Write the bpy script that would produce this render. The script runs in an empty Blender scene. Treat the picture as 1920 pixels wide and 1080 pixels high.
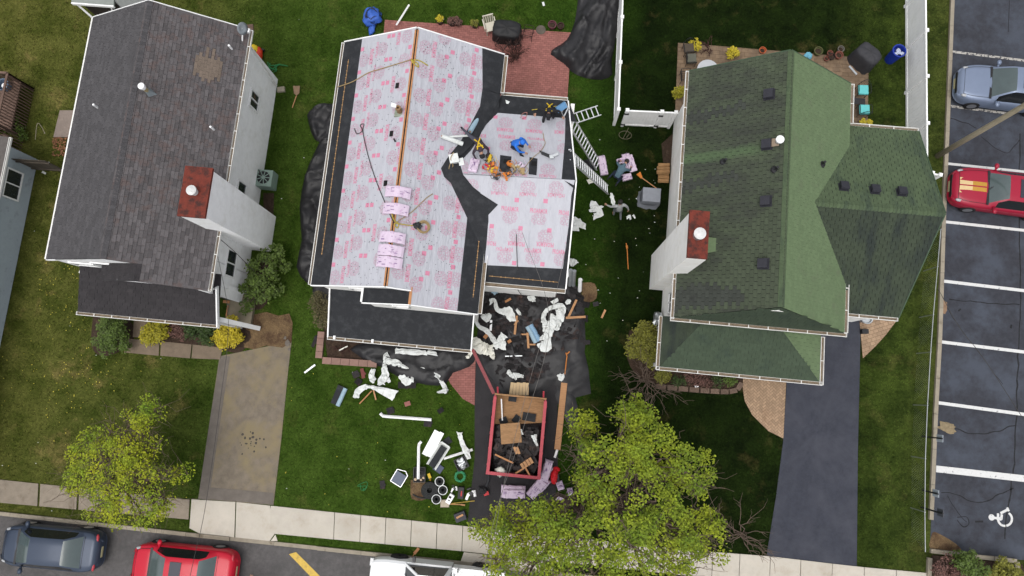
import bpy, bmesh, math, random
import numpy as np
from mathutils import Vector, Matrix, noise
from mathutils.geometry import delaunay_2d_cdt
random.seed(7)
PI = math.pi
sc = bpy.context.scene
COL = sc.collection
# ------------------------------------------------------------------ camera, sky, sun, exposure
CAM_H = 31.5
F_PX = 1300.0
ROT = (Matrix.Rotation(math.radians(5.457), 3, 'Z') @ Matrix.Rotation(math.radians(1.35), 3, 'Y')
       @ Matrix.Rotation(math.radians(8.405), 3, 'X'))
cd = bpy.data.cameras.new('camera')
cam = bpy.data.objects.new('camera', cd)
COL.objects.link(cam)
cam.matrix_world = Matrix.Translation((0, 0, CAM_H)) @ ROT.to_4x4()
cd.sensor_width = 36.0
cd.lens = F_PX / 1920 * 36
cd.clip_start = 0.5
cd.clip_end = 2000
sc.camera = cam
world = bpy.data.worlds.new('World')
sc.world = world
world.use_nodes = True
wn, wl = world.node_tree.nodes, world.node_tree.links
SUN_EL, SUN_AZ = 74.0, 205.0          # azimuth clockwise from +Y
sky = wn.new('ShaderNodeTexSky')
sky.sky_type = 'NISHITA'
sky.sun_disc = False
sky.sun_elevation = math.radians(SUN_EL)
sky.sun_rotation = math.radians(SUN_AZ)
sky.air_density = 1.0
sky.dust_density = 4.0
hsv = wn.new('ShaderNodeHueSaturation')
hsv.inputs['Saturation'].default_value = 0.22
wl.new(sky.outputs['Color'], hsv.inputs['Color'])
bg = wn['Background']
wl.new(hsv.outputs['Color'], bg.inputs['Color'])
bg.inputs['Strength'].default_value = 0.15
sl = bpy.data.lights.new('sun', 'SUN')
sl.energy = 0.5
sl.angle = math.radians(40)
sl.color = (1.0, 0.96, 0.90)
sun = bpy.data.objects.new('sun', sl)
COL.objects.link(sun)
_az, _el = math.radians(SUN_AZ), math.radians(SUN_EL)
_to = Vector((math.sin(_az) * math.cos(_el), math.cos(_az) * math.cos(_el), math.sin(_el)))
sun.rotation_euler = _to.to_track_quat('Z', 'Y').to_euler()
sun.location = _to * 60
sc.view_settings.view_transform = 'Standard'
sc.view_settings.look = 'None'
sc.view_settings.gamma = 1
sc.view_settings.use_curve_mapping = False
sc.view_settings.exposure = 0.7
# ------------------------------------------------------------------ image point -> world point at a height
def G(px, py, z=0.0):
 d = ROT @ Vector((px - 960, 540 - py, -F_PX))
 t = (z - CAM_H) / d.z
 return Vector((d.x * t, d.y * t, z))
def GP(px, py, plane):
 """ray through an image point meets a plane (point, normal)"""
 d = ROT @ Vector((px - 960, 540 - py, -F_PX))
 p, n = plane
 o = Vector((0, 0, CAM_H))
 return o + d * ((p - o).dot(n) / d.dot(n))
def plane3(a, b, c):
 a, b, c = Vector(a), Vector(b), Vector(c)
 n = (b - a).cross(c - a).normalized()
 if n.z < 0: n = -n
 return (a, n)
# ------------------------------------------------------------------ mesh builder
OFF = {}
class MB:
 def __init__(s):
  s.v, s.f, s.m = [], [], []
 def add(s, vs, fs, m=0):
  b = len(s.v)
  s.v += [tuple(v) for v in vs]
  s.f += [tuple(i + b for i in f) for f in fs]
  s.m += [m] * len(fs)
  return s
 def box(s, c, d, rz=0.0, m=0, X=None, taper=1.0):
  x, y, z = d[0] / 2, d[1] / 2, d[2] / 2
  vs = [(-x, -y, -z), (x, -y, -z), (x, y, -z), (-x, y, -z),
              (-x * taper, -y * taper, z), (x * taper, -y * taper, z), (x * taper, y * taper, z), (-x * taper, y * taper, z)]
  T = Matrix.Translation(c) @ (X if X else Matrix.Rotation(rz, 4, 'Z'))
  return s.add([T @ Vector(v) for v in vs], [(3, 2, 1, 0), (4, 5, 6, 7), (0, 1, 5, 4), (1, 2, 6, 5), (2, 3, 7, 6), (3, 0, 4, 7)], m)
 def beam(s, a, b, w, h, m=0, up=(0, 0, 1)):
  a, b = Vector(a), Vector(b)
  d = b - a
  L = d.length
  d.normalize()
  side = d.cross(Vector(up))
  if side.length < 1e-4: side = d.cross(Vector((0, 1, 0)))
  side.normalize()
  u = side.cross(d)
  X = Matrix((d, side, u)).transposed().to_4x4()
  return s.box((a + b) / 2, (L, w, h), X=X, m=m)
 def cyl(s, a, b, r0, r1=None, n=12, m=0, caps=True):
  r1 = r0 if r1 is None else r1
  return s.tube([a, b], [r0, r1], n, m, caps)
 def tube(s, pts, r, n=6, m=0, caps=True):
  pts = [Vector(p) for p in pts]
  if not isinstance(r, (list, tuple)): r = [r] * len(pts)
  vs, fs = [], []
  t0 = (pts[1] - pts[0]).normalized()
  ref = Vector((0, 0, 1)) if abs(t0.z) < .9 else Vector((1, 0, 0))
  for i, p in enumerate(pts):
   t = (pts[min(i + 1, len(pts) - 1)] - pts[max(i - 1, 0)])
   if t.length < 1e-9: t = t0
   t.normalize()
   a = t.cross(ref)
   if a.length < 1e-3: a = t.cross(Vector((0.3, 1, 0.2)))
   a.normalize()
   b = t.cross(a)
   for k in range(n):
    q = 2 * PI * k / n
    vs.append(p + (a * math.cos(q) + b * math.sin(q)) * r[i])
  for i in range(len(pts) - 1):
   for k in range(n):
    fs.append((i * n + k, i * n + (k + 1) % n, (i + 1) * n + (k + 1) % n, (i + 1) * n + k))
  if caps:
   fs.append(tuple(range(n - 1, -1, -1)))
   fs.append(tuple(range((len(pts) - 1) * n, len(pts) * n)))
  return s.add(vs, fs, m)
 def lathe(s, c, prof, n=16, m=0, X=None, ms=None):
  """prof: (r, z) rows bottom to top"""
  T = Matrix.Translation(c) @ (X if X else Matrix.Identity(4))
  vs, fs = [], []
  for r, z in prof:
   for k in range(n):
    q = 2 * PI * k / n
    vs.append(T @ Vector((r * math.cos(q), r * math.sin(q), z)))
  for i in range(len(prof) - 1):
   for k in range(n):
    fs.append((i * n + k, i * n + (k + 1) % n, (i + 1) * n + (k + 1) % n, (i + 1) * n + k))
  fs.append(tuple(range(n - 1, -1, -1)))
  fs.append(tuple(range((len(prof) - 1) * n, len(prof) * n)))
  return s.add(vs, fs, m)
 def prism(s, pts, z0, z1, m=0):
  """polygon in plan, between two heights"""
  pts = [Vector((p[0], p[1], 0)) for p in pts]
  if sum(a.x * b.y - b.x * a.y for a, b in zip(pts, pts[1:] + pts[:1])) < 0: pts.reverse()
  n = len(pts)
  vs = [(p.x, p.y, z0) for p in pts] + [(p.x, p.y, z1) for p in pts]
  fs = [tuple(range(n - 1, -1, -1)), tuple(range(n, 2 * n))]
  fs += [(i, (i + 1) % n, n + (i + 1) % n, n + i) for i in range(n)]
  return s.add(vs, fs, m)
 def slab(s, top, t, m=0):
  """3-D polygon, extruded straight down by t"""
  top = [Vector(p) for p in top]
  nn = (top[1] - top[0]).cross(top[2] - top[0])
  if nn.z < 0: top.reverse()
  n = len(top)
  vs = [p - Vector((0, 0, t)) for p in top] + top
  fs = [tuple(range(n - 1, -1, -1)), tuple(range(n, 2 * n))]
  fs += [(i, (i + 1) % n, n + (i + 1) % n, n + i) for i in range(n)]
  return s.add(vs, fs, m)
 def wall(s, a, b, z0, z1, t, m=0):
  return s.box(((a[0] + b[0]) / 2, (a[1] + b[1]) / 2, (z0 + z1) / 2),
                     (math.hypot(b[0] - a[0], b[1] - a[1]), t, z1 - z0), math.atan2(b[1] - a[1], b[0] - a[0]), m)
 def blob(s, c, r, n=10, rough=.15, seed=0, m=0, flat=1.0):
  c = Vector(c)
  if not isinstance(r, (tuple, list)): r = (r, r, r)
  vs, fs = [], []
  for i in range(n + 1):
   a = PI * i / n
   for k in range(n * 2):
    b = PI * k / n
    d = Vector((math.sin(a) * math.cos(b), math.sin(a) * math.sin(b), math.cos(a)))
    q = 1 + rough * noise.noise(d * 1.7 + Vector((seed * 3.1, seed, 0))) + rough * .6 * noise.noise(d * 4 + Vector((seed, 5, 1)))
    vs.append(c + Vector((d.x * r[0] * q, d.y * r[1] * q, d.z * r[2] * q)))
  w = n * 2
  for i in range(n):
   for k in range(w):
    fs.append((i * w + k, (i + 1) * w + k, (i + 1) * w + (k + 1) % w, i * w + (k + 1) % w))
  return s.add(vs, fs, m)
 def build(s, name, mats, parent=None, smooth=False, at=None, weld=False):
  """at None: vertices are world coordinates; with a parent they are shifted to the parent's place"""
  me = bpy.data.meshes.new(name)
  o = bpy.data.objects.new(name, me)
  if parent is not None:
   off = OFF.get(parent.name, Vector((0, 0, 0))) if at is None else Vector((0, 0, 0))
   OFF[o.name] = off
  elif at is None and s.v:
   A = np.array(s.v)
   off = Vector(((A[:, 0].min() + A[:, 0].max()) / 2, (A[:, 1].min() + A[:, 1].max()) / 2, A[:, 2].min()))
   OFF[o.name] = off
   o.location = off
  else:
   off = Vector((0, 0, 0))
   o.location = at if at is not None else off
   OFF[o.name] = off
  vs = [(v[0] - off.x, v[1] - off.y, v[2] - off.z) for v in s.v]
  me.from_pydata(vs, [], s.f)
  for mt in (mats if isinstance(mats, (list, tuple)) else [mats]):
   me.materials.append(mt)
  if any(s.m): me.polygons.foreach_set('material_index', s.m)
  if smooth: me.polygons.foreach_set('use_smooth', [True] * len(me.polygons))
  if weld:
   bm = bmesh.new(); bm.from_mesh(me)
   bmesh.ops.remove_doubles(bm, verts=bm.verts, dist=1e-4)
   bm.to_mesh(me); bm.free()
  me.update()
  COL.objects.link(o)
  if parent is not None: o.parent = parent
  return o
def tag(o, label=None, cat=None, group=None, kind=None):
 if label: o['label'] = label
 if cat: o['category'] = cat
 if group: o['group'] = group
 if kind: o['kind'] = kind
 return o
def thing(name, label, cat, loc=(0, 0, 0), rz=0.0, group=None):
 o = bpy.data.objects.new(name, None)
 o.empty_display_size = .2
 o.location = loc
 o.rotation_euler = (0, 0, rz)
 COL.objects.link(o)
 OFF[o.name] = Vector(loc)
 return tag(o, label, cat, group)
def sroot(name, loc):
 o = thing(name, None, None, loc)
 return tag(o, kind='structure')
def struct(mb, name, mat, **k):
 return tag(mb.build(name, mat, **k), kind='structure')
def one(mb, name, mat, label, cat, group=None, **k):
 return tag(mb.build(name, mat, **k), label, cat, group)
def copy_tree(o, parent=None):
 c = o.copy()
 COL.objects.link(c)
 if parent: c.parent = parent
 for ch in list(o.children): copy_tree(ch, c)
 return c
def stuff(o):
 o['kind'] = 'stuff'
 return o
def piece(me, name, mat4, parent):
 """a light copy sharing mesh data"""
 o = bpy.data.objects.new(name, me)
 o.matrix_local = Matrix.Translation(-OFF.get(parent.name, Vector((0, 0, 0)))) @ mat4
 o.parent = parent
 COL.objects.link(o)
 return o
def catmull(pts, k=6):
 pts = [Vector(p) for p in pts]
 if len(pts) < 3: return pts
 P = [pts[0] * 2 - pts[1]] + pts + [pts[-1] * 2 - pts[-2]]
 out = []
 for i in range(1, len(P) - 2):
  for j in range(k):
   t = j / k
   a, b, c, d = P[i - 1], P[i], P[i + 1], P[i + 2]
   out.append(.5 * ((2 * b) + (c - a) * t + (2 * a - 5 * b + 4 * c - d) * t * t + (3 * b - a - 3 * c + d) * t ** 3))
 return out + [pts[-1]]
def inpoly(x, y, poly):
 r = False
 n = len(poly)
 for i in range(n):
  x0, y0 = poly[i][0], poly[i][1]
  x1, y1 = poly[(i + 1) % n][0], poly[(i + 1) % n][1]
  if (y0 > y) != (y1 > y) and x < (x1 - x0) * (y - y0) / (y1 - y0) + x0: r = not r
 return r
def inpoly_np(X, Y, poly):
 r = np.zeros(X.shape, bool)
 n = len(poly)
 for i in range(n):
  x0, y0 = poly[i][0], poly[i][1]
  x1, y1 = poly[(i + 1) % n][0], poly[(i + 1) % n][1]
  if y0 == y1: continue
  r ^= ((y0 > Y) != (y1 > Y)) & (X < (x1 - x0) * (Y - y0) / (y1 - y0) + x0)
 return r
def clip_half(P, a, b, c):
 """keep the part of a 2-D polygon where a x + b y <= c"""
 out = []
 for p, q in zip(P, P[1:] + P[:1]):
  dp, dq = a * p[0] + b * p[1] - c, a * q[0] + b * q[1] - c
  if dp <= 0: out.append(p)
  if (dp < 0) != (dq < 0) and abs(dp - dq) > 1e-12:
   t = dp / (dp - dq)
   out.append((p[0] + (q[0] - p[0]) * t, p[1] + (q[1] - p[1]) * t))
 return out
def clip_convex(P, Q):
 """2-D polygon P cut by the convex outline Q (counter-clockwise)"""
 for a, b in zip(Q, Q[1:] + Q[:1]):
  nx, ny = b[1] - a[1], -(b[0] - a[0])
  P = clip_half(P, nx, ny, nx * a[0] + ny * a[1])
  if len(P) < 3: return []
 return P
def ccw(P):
 return P if sum(a[0] * b[1] - b[0] * a[1] for a, b in zip(P, P[1:] + P[:1])) > 0 else P[::-1]
def convex(P):
 P = ccw(P); n = len(P)
 return all((P[(i + 1) % n][0] - P[i][0]) * (P[(i + 2) % n][1] - P[i][1]) - (P[(i + 1) % n][1] - P[i][1]) * (P[(i + 2) % n][0] - P[i][0]) > -1e-4 for i in range(n))
def seg_dist(p, a, b):
 ab = b - a
 t = max(0, min(1, (p - a).dot(ab) / max(ab.length_squared, 1e-9)))
 return (p - a - ab * t).length
def cloth(poly, h, res=.12, seed=1, zfun=None, rim=.25, fs=1.6, base=.02, folds=None):
 """crumpled sheet filling a plan outline; height from ridged noise, falling to the ground at the rim"""
 P = [Vector((p[0], p[1])) for p in poly]
 bd = []
 for a, b in zip(P, P[1:] + P[:1]):
  n = max(1, int((b - a).length / res))
  bd += [a.lerp(b, i / n) for i in range(n)]
 xs, ys = [p.x for p in bd], [p.y for p in bd]
 pts, edges = list(bd), [(i, (i + 1) % len(bd)) for i in range(len(bd))]
 rnd = random.Random(seed)
 y = min(ys)
 while y < max(ys):
  x = min(xs)
  while x < max(xs):
   q = Vector((x + rnd.uniform(-.3, .3) * res, y + rnd.uniform(-.3, .3) * res))
   if inpoly(q.x, q.y, bd) and min((q - b).length for b in bd) > res * .5: pts.append(q)
   x += res
  y += res
 vo, eo, fo, _, _, _ = delaunay_2d_cdt(pts, edges, [], 1, 1e-5)
 mb = MB()
 vs = []
 for v in vo:
  d = min(seg_dist(v, a, b) for a, b in zip(P, P[1:] + P[:1]))
  e = min(1, d / rim)
  e = e * (2 - e)
  q = Vector((v.x * fs, v.y * fs, seed * 7.3))
  if folds:
   c, s_ = math.cos(folds[0]), math.sin(folds[0])
   q = Vector(((v.x * c + v.y * s_) * fs * folds[1], (-v.x * s_ + v.y * c) * fs, seed * 7.3))
  w = Vector((noise.noise(q * .7), noise.noise(q * .7 + Vector((9, 2, 4))), 0)) * .6
  k = max(0, 1 - abs(noise.noise(q + w)) * 2.4) ** 1.4
  k2 = max(0, 1 - abs(noise.noise((q + w) * 2.1 + Vector((7, 3, 1)))) * 2.6) ** 1.5
  k3 = noise.noise(q * .6 + Vector((1, 8, 2)))
  zz = base + h * e * max(.05, .32 + .42 * k + .2 * k2 + .35 * k3)
  if zfun: zz += zfun(v.x, v.y)
  vs.append((v.x, v.y, zz))
 mb.add(vs, [tuple(f) for f in fo])
 A = np.array(vs)
 if len(fo):
  f = fo[0]
  n = (Vector(vs[f[1]]) - Vector(vs[f[0]])).cross(Vector(vs[f[2]]) - Vector(vs[f[0]]))
  if n.z < 0: mb.f = [tuple(reversed(q)) for q in mb.f]
 return mb
def ribbon(path, widths, seed=1, crumple=.05, z=.05, k=4, cross=4, mb=None):
 """torn strip of wrapper lying along a plan path: creased facets, ragged but thin edges"""
 rnd = random.Random(seed * 31 + int(abs(path[0][0]) * 50))
 pts = catmull([Vector((p[0], p[1], p[2] if len(p) > 2 else z)) for p in path], k)
 n = len(pts)
 if not isinstance(widths, (list, tuple)): widths = [widths] * 3
 vs, fs = [], []
 side = 1
 for i, p in enumerate(pts):
  t = (pts[min(i + 1, n - 1)] - pts[max(i - 1, 0)])
  t.z = 0
  t.normalize()
  s_ = Vector((-t.y, t.x, 0))
  u = i / (n - 1) * (len(widths) - 1)
  a = int(min(u, len(widths) - 2))
  w = (widths[a] + (widths[a + 1] - widths[a]) * (u - a)) * rnd.uniform(.75, 1.15)
  sk = rnd.uniform(-.5, .5) * w if i in (0, n - 1) else 0
  for j in range(cross):
   e = j / (cross - 1) - .5
   q = p + s_ * w * e + t * (sk * e + rnd.uniform(-.03, .03))
   q.z += (rnd.random() * crumple * 1.3 if 0 < j < cross - 1 else rnd.random() * crumple * .4) + .012
   vs.append(q)
 for i in range(n - 1):
  for j in range(cross - 1):
   a = i * cross + j
   fs.append((a, a + cross, a + cross + 1, a + 1))
 mb = mb or MB()
 return mb.add(vs, fs)
# ------------------------------------------------------------------ materials
def lin(c): return c / 12.92 if c <= .04045 else ((c + .055) / 1.055) ** 2.4
def C(r, g, b, k=.62):
 """albedo of something that shows as this sRGB colour under the photograph's light"""
 return (lin(r / 255) * k, lin(g / 255) * k, lin(b / 255) * k)
MATS = {}
def mat(name, col, rough=.75, var=.18, scale=6, bump=0., bscale=40, metal=0., spec=.3, col2=None, rnd=0., island=0., coord='Object', coat=0., detail=6, transl=0., dirt=None, dscale=1.2, dlo=.55, dhi=.75, emit=0, stretch=None):
 if name in MATS: return MATS[name]
 m = bpy.data.materials.new(name)
 m.use_nodes = True
 N, L = m.node_tree.nodes, m.node_tree.links
 b = N['Principled BSDF']
 tc = N.new('ShaderNodeTexCoord')
 src = tc.outputs[coord]
 if coord == 'World':
  pass
 if stretch:
  mp = N.new('ShaderNodeMapping')
  mp.inputs['Scale'].default_value = stretch
  L.new(src, mp.inputs['Vector']); src = mp.outputs['Vector']
 nz = N.new('ShaderNodeTexNoise')
 nz.inputs['Scale'].default_value = scale
 nz.inputs['Detail'].default_value = detail
 nz.inputs['Roughness'].default_value = .65
 L.new(src, nz.inputs['Vector'])
 mr = N.new('ShaderNodeMapRange')
 mr.inputs[1].default_value, mr.inputs[2].default_value = .3, .7
 L.new(nz.outputs['Fac'], mr.inputs[0])
 mx = N.new('ShaderNodeMix'); mx.data_type = 'RGBA'
 c1 = [max(0, x * (1 - var)) for x in col]
 c2 = list(col2) if col2 else [min(.95, x * (1 + var)) for x in col]
 mx.inputs['A'].default_value = (*c1, 1)
 mx.inputs['B'].default_value = (*c2, 1)
 L.new(mr.outputs[0], mx.inputs['Factor'])
 out = mx.outputs['Result']
 if rnd or island:
  ad = N.new('ShaderNodeMath'); ad.operation = 'ADD'
  oi = N.new('ShaderNodeObjectInfo')
  if island:
   ge = N.new('ShaderNodeNewGeometry')
   L.new(ge.outputs['Random Per Island'], ad.inputs[0])
  else: ad.inputs[0].default_value = 0
  L.new(oi.outputs['Random'], ad.inputs[1])
  fr = N.new('ShaderNodeMath'); fr.operation = 'FRACT'
  L.new(ad.outputs[0], fr.inputs[0])
  amt = max(rnd, island)
  mr2 = N.new('ShaderNodeMapRange')
  mr2.inputs[3].default_value, mr2.inputs[4].default_value = 1 - amt, 1 + amt
  L.new(fr.outputs[0], mr2.inputs[0])
  ml = N.new('ShaderNodeMix'); ml.data_type = 'RGBA'; ml.blend_type = 'MULTIPLY'
  ml.inputs['Factor'].default_value = 1
  L.new(out, ml.inputs['A']); L.new(mr2.outputs[0], ml.inputs['B'])
  out = ml.outputs['Result']
 if dirt:
  n2 = N.new('ShaderNodeTexNoise'); n2.inputs['Scale'].default_value = dscale; n2.inputs['Detail'].default_value = 5
  n2.inputs['Roughness'].default_value = .7
  L.new(src, n2.inputs['Vector'])
  m3 = N.new('ShaderNodeMapRange'); m3.inputs[1].default_value, m3.inputs[2].default_value = dlo, dhi
  L.new(n2.outputs['Fac'], m3.inputs[0])
  md = N.new('ShaderNodeMix'); md.data_type = 'RGBA'
  L.new(m3.outputs[0], md.inputs['Factor']); L.new(out, md.inputs['A']); md.inputs['B'].default_value = (*dirt, 1)
  out = md.outputs['Result']
 L.new(out, b.inputs['Base Color'])
 b.inputs['Roughness'].default_value = rough
 b.inputs['Metallic'].default_value = metal
 b.inputs['Specular IOR Level'].default_value = spec
 if coat:
  b.inputs['Coat Weight'].default_value = coat
  b.inputs['Coat Roughness'].default_value = .06
 if bump:
  n3 = N.new('ShaderNodeTexNoise'); n3.inputs['Scale'].default_value = bscale; n3.inputs['Detail'].default_value = 4
  L.new(src, n3.inputs['Vector'])
  bp = N.new('ShaderNodeBump'); bp.inputs['Strength'].default_value = min(1, bump * 4); bp.inputs['Distance'].default_value = bump * .2
  L.new(n3.outputs['Fac'], bp.inputs['Height']); L.new(bp.outputs['Normal'], b.inputs['Normal'])
 if transl:
  tr = N.new('ShaderNodeBsdfTranslucent'); ms = N.new('ShaderNodeMixShader')
  ms.inputs[0].default_value = transl
  L.new(out, tr.inputs['Color'])
  L.new(b.outputs[0], ms.inputs[1]); L.new(tr.outputs[0], ms.inputs[2])
  L.new(ms.outputs[0], N['Material Output'].inputs['Surface'])
 MATS[name] = m
 return m
M_white = mat('white_vinyl', (.8, .8, .79), .45, .05, 2, dirt=(.66, .65, .61), dscale=2.5, dlo=.6, dhi=.9)
M_trim = mat('white_trim', (.74, .74, .73), .5, .05, 3, dirt=(.42, .4, .36), dscale=5, dlo=.62, dhi=.85)
M_gutter = mat('gutter_white', (.66, .65, .62), .45, .06, 3, dirt=(.3, .25, .18), dscale=7, dlo=.62, dhi=.8)
M_stucco = mat('stucco_white', (.8, .8, .8), .85, .06, 3, bump=.08, bscale=60, dirt=(.62, .61, .57), dscale=1.6, dlo=.5, dhi=.9)
M_stucco_warm = mat('stucco_cream', (.8, .79, .76), .85, .05, 2, bump=.08, bscale=60, dirt=(.62, .59, .5), dscale=1.4, dlo=.5, dhi=.9)
M_siding = mat('siding_blue_grey', C(188, 200, 208), .6, .06, 4, dirt=C(150, 158, 160), dscale=2)
M_glass = mat('dark_glass', (.02, .024, .028), .08, .2, 2, spec=.6)
M_frame = mat('window_frame_white', (.7, .7, .69), .5, .04, 4)
M_brick_cap = mat('chimney_cap_red', C(122, 52, 38), .8, .2, 5, bump=.1, bscale=25, dirt=C(74, 40, 34), dscale=3, dlo=.48, dhi=.62)
M_galv = mat('galvanised_metal', (.45, .47, .48), .4, .15, 8, metal=.8)
M_whitemetal = mat('white_metal', (.72, .72, .72), .4, .05, 6)
M_black = mat('black_plastic', (.016, .016, .018), .45, .3, 10)
M_rubber = mat('rubber_black', (.014, .014, .015), .8, .3, 12)
M_membrane = mat('black_membrane', C(40, 42, 46), .8, .3, 45, bump=.08, bscale=90, dirt=C(62, 64, 67), dscale=3, dlo=.48, dhi=.72)
M_tarp = mat('black_tarp', C(39, 38, 41, .5), .55, .3, 4, bump=.05, bscale=14, spec=.4, dirt=C(31, 31, 33, .5), dscale=1.5)
M_wood = mat('pine_board', C(200, 150, 105), .7, .2, 3, stretch=(1, 8, 8), bump=.03)
M_ply = mat('plywood', C(172, 132, 92), .8, .25, 5, stretch=(1, 6, 6), dirt=C(110, 80, 55), dscale=2)
M_orangewood = mat('ridge_board', C(196, 140, 95), .8, .2, 9)
M_asphalt_street = mat('asphalt_street', C(108, 105, 104), .9, .2, 7, bump=.18, bscale=100, dirt=C(90, 88, 87), dscale=.9, dlo=.45, dhi=.7)
M_concrete = mat('concrete_new', C(214, 206, 192), .85, .09, 2.2, bump=.1, bscale=90, rnd=.06, dirt=C(172, 160, 140), dscale=1.1, dlo=.5, dhi=.85)
M_concrete_old = mat('concrete_old', C(158, 146, 130), .9, .14, 3, bump=.12, bscale=70, rnd=.08, dirt=C(122, 108, 90), dscale=1.4)
M_kerb = mat('kerb_concrete', C(170, 160, 142), .9, .14, 4, bump=.1, bscale=60, rnd=.07, dirt=C(110, 100, 82), dscale=2)
M_wrapper = mat('wrapper_white', (.56, .58, .565), .5, .08, 4, bump=.1, bscale=14, dirt=(.4, .4, .37), dscale=5, dlo=.5, dhi=.75)
M_cream = mat('wrapper_cream', (.62, .61, .54), .55, .08, 4, bump=.08, bscale=14)
M_bundle = mat('bundle_wrapper_pink', C(234, 214, 234), .45, .05, 5, bump=.06, bscale=18, dirt=C(200, 165, 200), dscale=6, dlo=.55, dhi=.7)
M_bundle_mark = mat('bundle_print', C(150, 120, 165), .5)
M_bluefoam = mat('roll_pale_blue', C(168, 196, 212), .6, .08, 6)
M_rope = mat('rope_tan', C(176, 152, 110), .9, .2, 30)
M_rope_yellow = mat('rope_yellow', C(196, 176, 70), .8, .2, 30)
M_wire = mat('cable_grey', C(70, 68, 66), .7)
M_grip = mat('hi_vis_yellow', C(228, 190, 40), .6, .1)
M_orange = mat('tool_orange', C(222, 130, 45), .6, .12)
M_red = mat('tool_red', C(205, 40, 45), .5, .1)
M_alu = mat('aluminium', (.62, .63, .64), .35, .1, 8, metal=.55)
M_skin = mat('skin', (.36, .2, .13), .6, .08)
M_soil = mat('bed_soil', C(72, 56, 44), .95, .35, 7, bump=.3, bscale=30, dirt=C(100, 84, 66), dscale=3)
M_bark = mat('bark', C(86, 74, 60), .9, .3, 10, bump=.2, bscale=25)
M_twig = mat('twig_grey', C(112, 96, 84), .9, .2, 10)
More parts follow.
